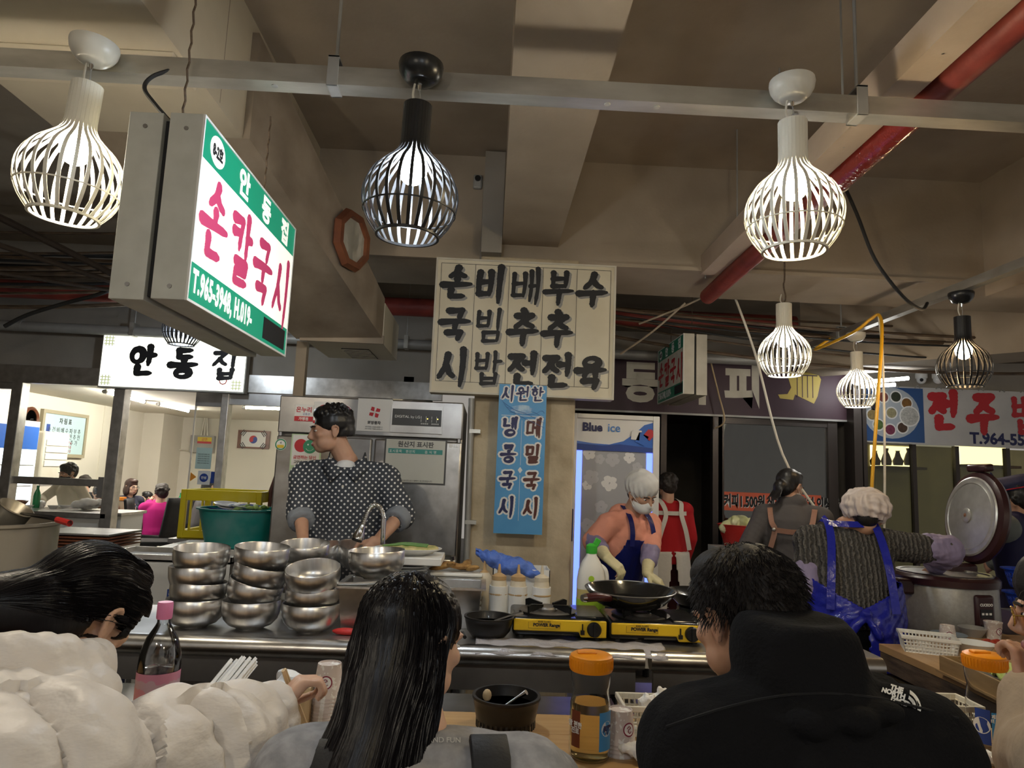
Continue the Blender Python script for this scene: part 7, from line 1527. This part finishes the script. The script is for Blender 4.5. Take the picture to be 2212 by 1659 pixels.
# woman in navy cap at the far right
hd = at(2192,1082,Y=3.95); rz = .55
t, J = figure('person','woman in navy garrison cap working behind the rice cooker lid',(hd.x+.02,3.90,0),rz,1.62,.10,head=(.25,-.25,0),head_at=hd,elbows=(at(2190,1195,Y=4.05),at(2290,1190,Y=3.9)),wrists=(at(2150,1215,Y=4.2),at(2260,1220,Y=4.2)),voxel=.01)
X = J['HX']; m = MB(); hair_short(m,X,.008); ell(m,X,(.03,-.08,-.08),(.06,.05,.12)); hair_curly(m,X,.01,40,6); obj('hair',blob(m,.008,1),'hair_black',t)
m = MB(); m.loft([(X@Vector((0,-.01,.055)),.092,.115,X.to_3x3()),(X@Vector((0,-.01,.10)),.095,.115,X.to_3x3()),(X@Vector((0,-.005,.135)),.07,.11,X.to_3x3()),(X@Vector((0,.0,.15)),.02,.09,X.to_3x3())]); m.cap(X@Vector((-.05,.06,.12)),.02,X@Vector((-.075,.06,.185)),.006); garment('garrison_cap',t,m,M('cap_navy',(.012,.014,.05),.8),.007,2,.002); MB().lathe([(.0955,.065),(.097,.068),(.0955,.071),(.0945,.068),(.0955,.065)],32,X=X@Matrix.Translation((0,-.01,0))@Matrix.Diagonal((1,1.22,1,1))).build('cap_piping','print_red',t)
m = MB(); torso_parts(m,J,.03,-.1); garment('navy_vest',t,m,M('vest_navy',(.012,.012,.06),.7),.010); m = MB(); sleeve_parts(m,J,.03,.9); garment('grey_sleeves',t,m,M('sleeve_sage',(.18,.20,.19),.8,bump=(24,.4,.006)),.010); pants(t,J,'black_cloth')

# ---------------------------------------------------------------- diners seen from behind
def strands(t, mat, gen, n, r_=.0011, name='hair_strands'):
    b = MB()
    for i in range(n):
        p = gen(i)
        if p: k = len(p); b.tube(p,[r_*(1-.75*(j/(k-1))**3) for j in range(k)],3,False)
    o = b.build(name,mat,t); o['kind'] = 'stuff'; return o
M('hair_sleek',(.006,.005,.006),.38,spec=.3,bump=(110,.45,.002),scale3=(1,1,.08)); M('hair_soft',(.010,.0075,.007),.62,spec=.3,bump=(90,.6,.003))
# long haired woman in the grey hoodie
M('hoodie_grey',(.34,.335,.345),.95,noise=(40,.35,.65,6),col2=(.24,.24,.25),bump=(90,.4,.003)); M('strap_black',(.012,.012,.014),.6,bump=(140,.4,.002))
hd = at(893,1385,Y=1.26); rz = -.12
t, J = figure('person','woman with long straight black hair in grey hoodie and black straps',(hd.x+.01,1.10,0),rz,1.60,.20,True,head=(-.64,-.20,.0),head_at=hd,elbows=(at(625,1720,Y=1.25),at(1170,1720,Y=1.28)),wrists=(at(650,1660,Y=1.5),at(1110,1660,Y=1.5)),voxel=.006,skin='skin_pale',seat_z=.535,hs=.98)
X = J['HX']; Xi = X.inverted(); face_bits(t,X); H0 = J['head']
m = MB(); ell(m,X,(0,-.018,.036),(.086,.104,.090),28,18); ell(m,X,(0,-.06,-.04),(.084,.06,.10)); ell(m,X,(-.064,-.015,-.05),(.026,.06,.10))
def hw(x,y,z): return H0+Vector((x,y,z))
BK = lambda z: -.05 if z > -.02 else -.05-.07*min(1,(-z-.02)/.14)-.12*min(1,max(0,(-z-.16)/.10))
m.loft([(hw(-.010,BK(0),.0),.078,.064,None),(hw(-.018,BK(-.10),-.10),.085,.058,None),(hw(-.03,BK(-.18),-.17),.092,.05,None),(hw(-.045,BK(-.24),-.24),.098,.042,None),(hw(-.055,BK(-.3),-.31),.10,.036,None),(hw(-.062,BK(-.4),-.40),.095,.034,None),(hw(-.065,BK(-.5),-.52),.085,.03,None)])
m.loft([(hw(-.075,-.01,-.04),.026,.05,None),(hw(-.10,-.03,-.15),.032,.05,None),(hw(-.13,-.06,-.24),.04,.045,None),(hw(-.15,-.10,-.33),.045,.045,None),(hw(-.155,-.12,-.46),.045,.04,None)])
me = blob(m,.006,8,'hair')
def hairwave(co,no): a = np.arctan2(co[:,0]-H0.x,-(co[:,1]-H0.y)+.02); return .0016*np.sin(a*46+2.5*wob(co,9,3))+.0012*np.sin(a*97+3*wob(co,12,5))
obj('hair',warp(me,hairwave),'hair_sleek',t)
bvh_ = BVHTree.FromPolygons([v.co for v in me.vertices],[p.vertices for p in me.polygons])
def long_strand(i):
    """falls from the crown along the hair surface"""
    rd = random.Random(900+i); a = rd.uniform(-1.8,1.6); out = []; jit = rd.uniform(-.02,.02); lift = .0004+.0022*rd.random(); z1 = rd.uniform(-.38,-.52); z0 = .118-.07*rd.random()**2
    for k in range(16):
        z = z0+(z1-z0)*k/15; c = H0+Vector((-.06*min(1,max(0,-z/.4)),BK(z) if z < 0 else -.03,z)); aa = a*(1-.12*max(0,-z))+jit*math.sin(3*z*8+i)
        d = Vector((math.sin(aa),-math.cos(aa),0)); h_ = bvh_.ray_cast(c+d*.35+Vector((0,0,0)),-d)
        if h_[0] is None: continue
        out.append(h_[0]+h_[1]*lift)
    return smooth_path(out,2) if len(out) > 6 else None
strands(t,'hair_sleek',long_strand,900,.0009)
m = MB(); torso_parts(m,J,.055,.0,1.08); sleeve_parts(m,J,.042,.9); N = J['neck']; ell(m,Matrix.Translation(N+Vector((0,-.035,-.04))),(0,0,0),(.11,.07,.06)); hoo = garment('hoodie',t,m,'hoodie_grey',.009,3,.007,14,8)
pel, RL = J['pelvis'], J['RL']; sf = Surf(t,hoo,rz); sf.text('COMFORT AND FUN',995,1606,.0,16,1.0,M('print_soft',(.50,.50,.50),.7),.25)
def band(px, wdt, name, mat):
    """a flat strap following the garment"""
    v, f_ = [], []
    for i,(x,y) in enumerate(px):
        for s in (-.5,.5):
            h_ = sf.hit(x+s*wdt,y)
            if h_[0] is None: return
            v.append(h_[0]+h_[1]*.010)
        if i: f_.append((2*i-2,2*i-1,2*i+1,2*i))
    MB().add(v,f_).build(name,mat,t,True,thick=.014,bevel=.003)
band([(1052,1605),(1056,1625),(1060,1650),(1062,1690),(1062,1730)],84,'backpack_strap','strap_black'); band([(735,1612),(725,1640),(715,1670),(705,1720)],80,'backpack_strap','strap_black')
pants(t,J,'black_cloth')
def stool(x,y,label): 
    s = thing('round_stool',label,'stool',(x,y,0)); MB().lathe([(0,.40),(.15,.40),(.16,.41),(.16,.44),(.14,.455),(0,.455)],28).build('seat','black_plastic',s)
    for a in range(4): MB().cyl((.1*math.cos(a*PI/2+.7),.1*math.sin(a*PI/2+.7),.4),(.16*math.cos(a*PI/2+.7),.16*math.sin(a*PI/2+.7),0),.012).build('leg','steel',s)
stool(hd.x+.01,1.05,'round black stool under the long haired woman')
# man in the black fleece
M('fleece',(.006,.006,.007),1.0,bump=(150,.7,.003),spec=.2); M('fleece_seam',(.008,.008,.009),1.0)
hd = at(1608,1335,Y=1.30); rz = .12
t, J = figure('person','broad man in black fleece jacket with white shoulder logo',(.545,1.06,0),rz,1.78,.22,True,head=(.34,-.32,.0),head_at=hd,elbows=(at(1475,1760,Y=1.22),at(2040,1740,Y=1.22)),wrists=(at(1520,1720,Y=1.50),at(1900,1700,Y=1.52)),voxel=.006,fem=False,bulk=.92,seat_z=.58,hs=.94)
X = J['HX']; Xi = X.inverted(); face_bits(t,X); m = MB(); hair_short(m,X,.004); ell(m,X,(0,.02,.09),(.07,.06,.045)); rd = random.Random(3)
for k in range(420):
    u,v = rd.uniform(0,2*PI), rd.uniform(-.35,1); s = math.sqrt(1-v*v); q = Vector((math.cos(u)*s*.082,-.02+math.sin(u)*s*.1,.04+v*.088))
    if q.y > .04 and q.z < .06: continue
    d = Vector((q.x*.9,q.y*.9-.02,.035*v-.02)).normalized(); m.cap(X@q,.006,X@(q+d*(.006+.008*rd.random())+Vector((0,0,-.004))),.0025,6)
me = blob(m,.0045,1); keep_part(me,lambda p:(lambda q: not(abs(q.x)>.055 and q.y>-.03 and q.z<.01) and not (q.z<-.06 and q.y>-.02))(Xi@p)); obj('hair',me,'hair_soft',t,thick=.003)
def short_strand(i):
    rd = random.Random(i); u,v = rd.uniform(0,2*PI), rd.uniform(-.55,1) if i%3 else rd.uniform(.4,1); s = math.sqrt(1-v*v); q = Vector((math.cos(u)*s*.084,-.02+math.sin(u)*s*.102,.04+v*.09)); d = Vector((q.x+rd.uniform(-.04,.04),(q.y+.02)*.8,.04*v-.03)).normalized()
    if (q.y > .035 and q.z < .06) or (q.z < .0 and q.y > -.03): return None
    e = q+d*.012+Vector((0,0,-.004)); f_ = e+d*.007+Vector((rd.uniform(-.006,.006),0,-.008)); return [X@q,X@e,X@f_]
strands(t,'hair_soft',short_strand,3600,.0009)
m = MB(); torso_parts(m,J,.055,.0,1.08,.02); sleeve_parts(m,J,.036,.9); N = J['neck']; m.loft([(N+Vector((0,-.02,-.06)),.14,.12,None),(N+Vector((0,-.015,.0)),.118,.105,None),(N+Vector((-.01,.0,.06)),.108,.10,None),(N+Vector((-.015,.01,.105)),.10,.095,None),(N+Vector((-.015,.015,.125)),.085,.085,None)])
for k in range(12): a = 2*PI*k/12; ell(m,Matrix.Translation(N+Vector((.118*math.cos(a),-.01+.108*math.sin(a),.005+.02*math.cos(a)))),(0,0,0),(.036,.036,.022))
garment('fleece_jacket',t,m,'fleece',.008,3,.009,12,9)
pel, RL = J['pelvis'], J['RL']
M_J = t
# shoulder logo and yoke seam follow the jacket surface
jk = [o for o in COL.objects if o.parent == t and o.name.startswith('fleece_jacket')][0]; sf = Surf(t,jk,rz)
for s_,x,y in (('THE',1951,1500),('NORTH',1955,1513),('FACE',1959,1526)): sf.text(s_,x-3,y-2,.30,14,1.05,'print_white')
cx,cy,n_ = 1954,1521,9; A = [(-1.30+1.55*i/(n_-1)) for i in range(n_)]; pt_ = lambda r_,a:(cx+r_*1.05*math.cos(a)*math.cos(.3)+2, cy+r_*math.sin(a)+r_*math.cos(a)*math.sin(.3))
sf.poly('logo_dome',[(cx+2,cy)]+[pt_(9,a) for a in A],'print_white')
for r0,r1 in ((13,20),(24,32)): sf.poly('logo_dome',[pt_(r0,a) for a in A]+[pt_(r1,a) for a in reversed(A)],'print_white')
sf.seam([(1440+70*k,1570-63*math.sin(PI*k/9)-2*k) for k in range(10)],'fleece_seam')
pants(t,J,'black_cloth'); stool(.545,1.0,'round black stool under the man in the black fleece')
# diner in the ivory puffer jacket
M('puffer',(.68,.63,.575),.46,bump=(13,.40,.02),scale3=(1,1,2.2)); M('puffer_trim',(.05,.05,.06),.6)
hd = at(185,1322,Y=1.32); rz = -.35
hands = (None,((.50,.30,.62),(-.55,-.15,.8),.85))
t, J = figure('person','diner in ivory quilted puffer jacket reaching over the counter with chopsticks',(-.82,.92,0),rz,1.62,.42,True,head=(-.02,-.48,.10),head_at=hd,elbows=(at(-120,1690,Y=1.25),at(430,1640,Y=1.24)),wrists=(at(-60,1680,Y=1.5),at(588,1545,Y=1.48)),hands=hands,voxel=.005,skin='skin_pale',seat_z=.60,hs=.96)
X = J['HX']; Xi = X.inverted(); face_bits(t,X); m = MB(); hair_short(m,X,.006); ell(m,X,(0,-.025,.03),(.086,.108,.094),28,18); ell(m,X,(0,-.085,-.03),(.075,.065,.075)); m.cap(X@Vector((0,-.10,-.02)),.065,X@Vector((-.05,-.20,-.07)),.045); m.cap(X@Vector((-.05,-.20,-.07)),.045,X@Vector((-.10,-.26,-.16)),.03)
for s in (-1,1): ell(m,X,(s*.066,.035,.025),(.022,.05,.055))
me = blob(m,.0055,8); keep_part(me,lambda p:(lambda q: not(abs(q.x)>.06 and q.y>-.035 and q.y<.03 and q.z<.0) and not (q.y > .05 and q.z < .03))(Xi@p)); hob = obj('hair',me,'hair_sleek',t,thick=.003)
bvp = BVHTree.FromPolygons([v.co for v in me.vertices],[p.vertices for p in me.polygons])
def tied_strand(i):
    """combed back from the brow to the tie"""
    rd = random.Random(50+i); a = rd.uniform(-1.75,1.75); out = []; lift = .0004+.002*rd.random(); y1 = rd.uniform(-.10,-.2)
    for k in range(13):
        y_ = .085+(y1-.085)*k/12; c = Vector((0,y_,.0-.05*max(0,-y_/.2))); aa = a*(1-.1*k/12)+.03*math.sin(k*.7+i); d = Vector((math.sin(aa),.0,math.cos(aa))); h_ = bvp.ray_cast(X@(c+d*.3),(X.to_3x3()@-d).normalized())
        if h_[0] is not None: out.append(h_[0]+h_[1]*lift)
    return smooth_path(out,2) if len(out) > 5 else None
strands(t,'hair_sleek',tied_strand,900,.0008)
pel, RL, N = J['pelvis'], J['RL'], J['neck']
m = MB(); torso_parts(m,J,.10,.0,1.16,.04)
for n in 'LR':
    e,w_,s_ = J['el'+n],J['wr'+n],J['sh'+n]; m.cap(s_,.108,e,.10); m.cap(e,.10,e+(w_-e)*.84,.062)
me = blob(m,.006,6,'jacket')
segs = [(pel,N,.15,.02),(J['shL'],J['elL'],.13,.0),(J['elL'],J['wrL'],.12,.03),(J['shR'],J['elR'],.15,.02),(J['elR'],J['wrR'],.115,.05)]
def quilt(co,no):
    best = np.full(len(co),1e9); s = np.zeros(len(co)); per = np.full(len(co),.13); own = np.zeros(len(co),int)
    for j,(a,b,pr,ph) in enumerate(segs):
        a_, b_ = np.array(a), np.array(b); d = b_-a_; L = np.linalg.norm(d); u = d/L; tt = np.clip((co-a_)@u,-.08,L+.05); dist = np.linalg.norm(co-a_-tt[:,None]*u,axis=1); k = dist < best; best = np.where(k,dist,best); s = np.where(k,tt+ph,s); per = np.where(k,pr,per); own = np.where(k,j,own)
    ph_ = s/per; w_ = np.abs(np.sin(np.pi*ph_)); puff = w_**.42; dsm = np.abs(ph_-np.round(ph_))*per; near = np.exp(-dsm/.038)
    ang = 0
    for j,(a,b,pr,p0) in enumerate(segs):
        x_,y_,z_ = frame_to(a,b); rel = co-np.array(a); aj = np.arctan2(rel@np.array(y_),rel@np.array(x_)); ang = np.where(own == j,aj,ang)
    fq = np.where(own == 0,17,7); am = np.where(own == 0,1.,.62); crease = am*(np.sin(ang*fq+2.4*wob(co,11,11)+1.7*np.round(ph_))+.5*np.sin(ang*fq*1.8+2.5*wob(co,13,12)))
    return .034*puff-.016+.009*wob(co,15,3)*puff+.0055*near*crease+.0035*wob(co*np.array([1,1,.45]),46,6)
obj('puffer_jacket',warp(me,quilt),'puffer',t)
Hc = J['head']; m = MB(); bx = Matrix.Rotation(-.1,3,'Z')
# hood bunched around the neck, rising to the ears
Nh = N+(Hc-N)*.42
for k in range(13):
    a = PI*(-.22+1.44*k/12)+PI; sn_, cs_ = math.sin(a), math.cos(a)
    ell(m,Matrix.Translation(Nh+Vector((.092*cs_,-.005+.095*sn_,.012-.02*sn_))),(0,0,0),(.046,.046,.055)); ell(m,Matrix.Translation(N+Vector((.13*cs_,.02+.13*sn_,.01))),(0,0,0),(.062,.06,.065))
ell(m,Matrix.Translation(N+Vector((0,-.17,-.0))),(0,0,0),(.17,.10,.085)); ell(m,Matrix.Translation(N+Vector((0,-.08,.05))),(0,0,0),(.10,.07,.07))
garment('puffer_hood',t,m,'puffer',.007,5,fn=lambda co,no:.008*wob(co*np.array([.5,.5,1.3]),30,4)+.004*wob(co,62,5)); pants(t,J,'black_cloth'); stool(-.82,.87,'round black stool under the diner in the puffer jacket')
wr_ = at(607,1518,Y=1.47); ck_ = thing('chopsticks','pair of wooden chopsticks held by the diner in the puffer jacket','chopsticks',at(612,1448,Y=1.54)); d = at(662,1600,Y=1.62)-at(612,1448,Y=1.54)
for k in range(2): MB().tube([(0,.008*k,0),d+Vector((.01*k,.012*k,0))],[.0042,.0026],6).build('stick','wood_light',ck_)
# man with glasses at the right edge
M('coat_beige',(.36,.28,.20),.85,bump=(40,.5,.005)); M('gold',(.65,.42,.10),.25,1)
hd = at(2325,1330,Y=1.44); rz = .55
hands = (((.15,.3,.9),(.2,-.7,.2),.9),None)
t, J = figure('person','diner with gold rimmed glasses and beige coat resting hand at mouth',(hd.x+.02,1.26,0),rz,1.72,.18,True,head=(.30,-.1,0),head_at=hd,elbows=(at(2245,1640,Y=1.5),None),wrists=(at(2228,1500,Y=1.56),None),hands=hands,voxel=.006,fem=False)
X = J['HX']; face_bits(t,X,glasses='gold'); 
for s in (-1,1): MB().add([X@Vector((.034*s+.022*math.cos(a),.105-.006*abs(math.cos(a)),-.002+.018*math.sin(a))) for a in np.linspace(0,2*PI,17)[:-1]],[tuple(range(16))]).build('amber_lens',glass('lens_amber',(.85,.45,.12),.1),t,False)
m = MB(); hair_short(m,X,.008); ell(m,X,(0,.0,.06),(.09,.1,.08)); obj('hair',warp(blob(m,.006,2),lambda co,no:.003*wob(co,70,2)),'hair_soft',t); strands(t,'hair_soft',lambda i:(lambda rd: (lambda u,v:(lambda q,d:[X@q,X@(q+d*.02),X@(q+d*.03+Vector((0,0,-.01)))])(Vector((math.cos(u)*math.sqrt(1-v*v)*.09,-.015+math.sin(u)*math.sqrt(1-v*v)*.105,.05+v*.09)),Vector((math.cos(u),math.sin(u),-.5)).normalized()))(rd.uniform(PI*.7,2.4*PI),rd.uniform(-.3,1)))(random.Random(i)),400,.0009)
m = MB(); torso_parts(m,J,.05,.0,1.0); sleeve_parts(m,J,.038,.85); garment('beige_coat',t,m,'coat_beige',.010,3,.008,14,4); pants(t,J,'black_cloth'); stool(hd.x+.02,1.2,'round black stool under the diner in glasses')

# ---------------------------------------------------------------- steam over the bowls and the basin
def steam_mat(nt,b,tc,mp):
    o = [n for n in nt.nodes if n.type == 'OUTPUT_MATERIAL'][0]; v = nd(nt,'ShaderNodeVolumePrincipled'); v.inputs['Color'].default_value = (1,1,1,1)
    n = nd(nt,'ShaderNodeTexNoise'); n.inputs['Scale'].default_value = 7; n.inputs['Detail'].default_value = 3; nt.links.new(tc.outputs['Object'],n.inputs['Vector'])
    ln = nd(nt,'ShaderNodeVectorMath',operation='LENGTH'); sc_ = nd(nt,'ShaderNodeVectorMath',operation='SUBTRACT'); sc_.inputs[1].default_value = (1,1,1); mg = nd(nt,'ShaderNodeVectorMath',operation='MULTIPLY'); mg.inputs[1].default_value = (2,2,2)
    nt.links.new(tc.outputs['Generated'],mg.inputs[0]); nt.links.new(mg.outputs[0],sc_.inputs[0]); nt.links.new(sc_.outputs[0],ln.inputs[0])
    fo = nd(nt,'ShaderNodeMapRange'); fo.inputs[1].default_value = 1; fo.inputs[2].default_value = .3; nt.links.new(ln.outputs['Value'],fo.inputs[0])
    r = nd(nt,'ShaderNodeMapRange'); r.inputs[1].default_value = .46; r.inputs[2].default_value = .75; r.inputs[3].default_value = 0; r.inputs[4].default_value = 5.0; nt.links.new(n.outputs[0],r.inputs[0])
    mu = nd(nt,'ShaderNodeMath',operation='MULTIPLY'); nt.links.new(fo.outputs[0],mu.inputs[0]); nt.links.new(r.outputs[0],mu.inputs[1]); nt.links.new(mu.outputs[0],v.inputs['Density'])
    for l in list(o.inputs['Surface'].links): nt.links.remove(l)
    nt.links.new(v.outputs[0],o.inputs['Volume'])
M('steam',(1,1,1),.5,fn=steam_mat)
for c_,r_,lab in ((at(700,1195,Y=3.2),(.30,.10,.16),'thin white steam drifting over the stacked steel bowls'),(at(500,1120,Y=4.25),(.22,.10,.20),'thin white steam rising before the teal basin')):
    o = MB().sph((0,0,0),r_,20,12).build('steam','steam',loc=c_); o['kind'] = 'stuff'; o['label'] = lab; o['category'] = 'steam'
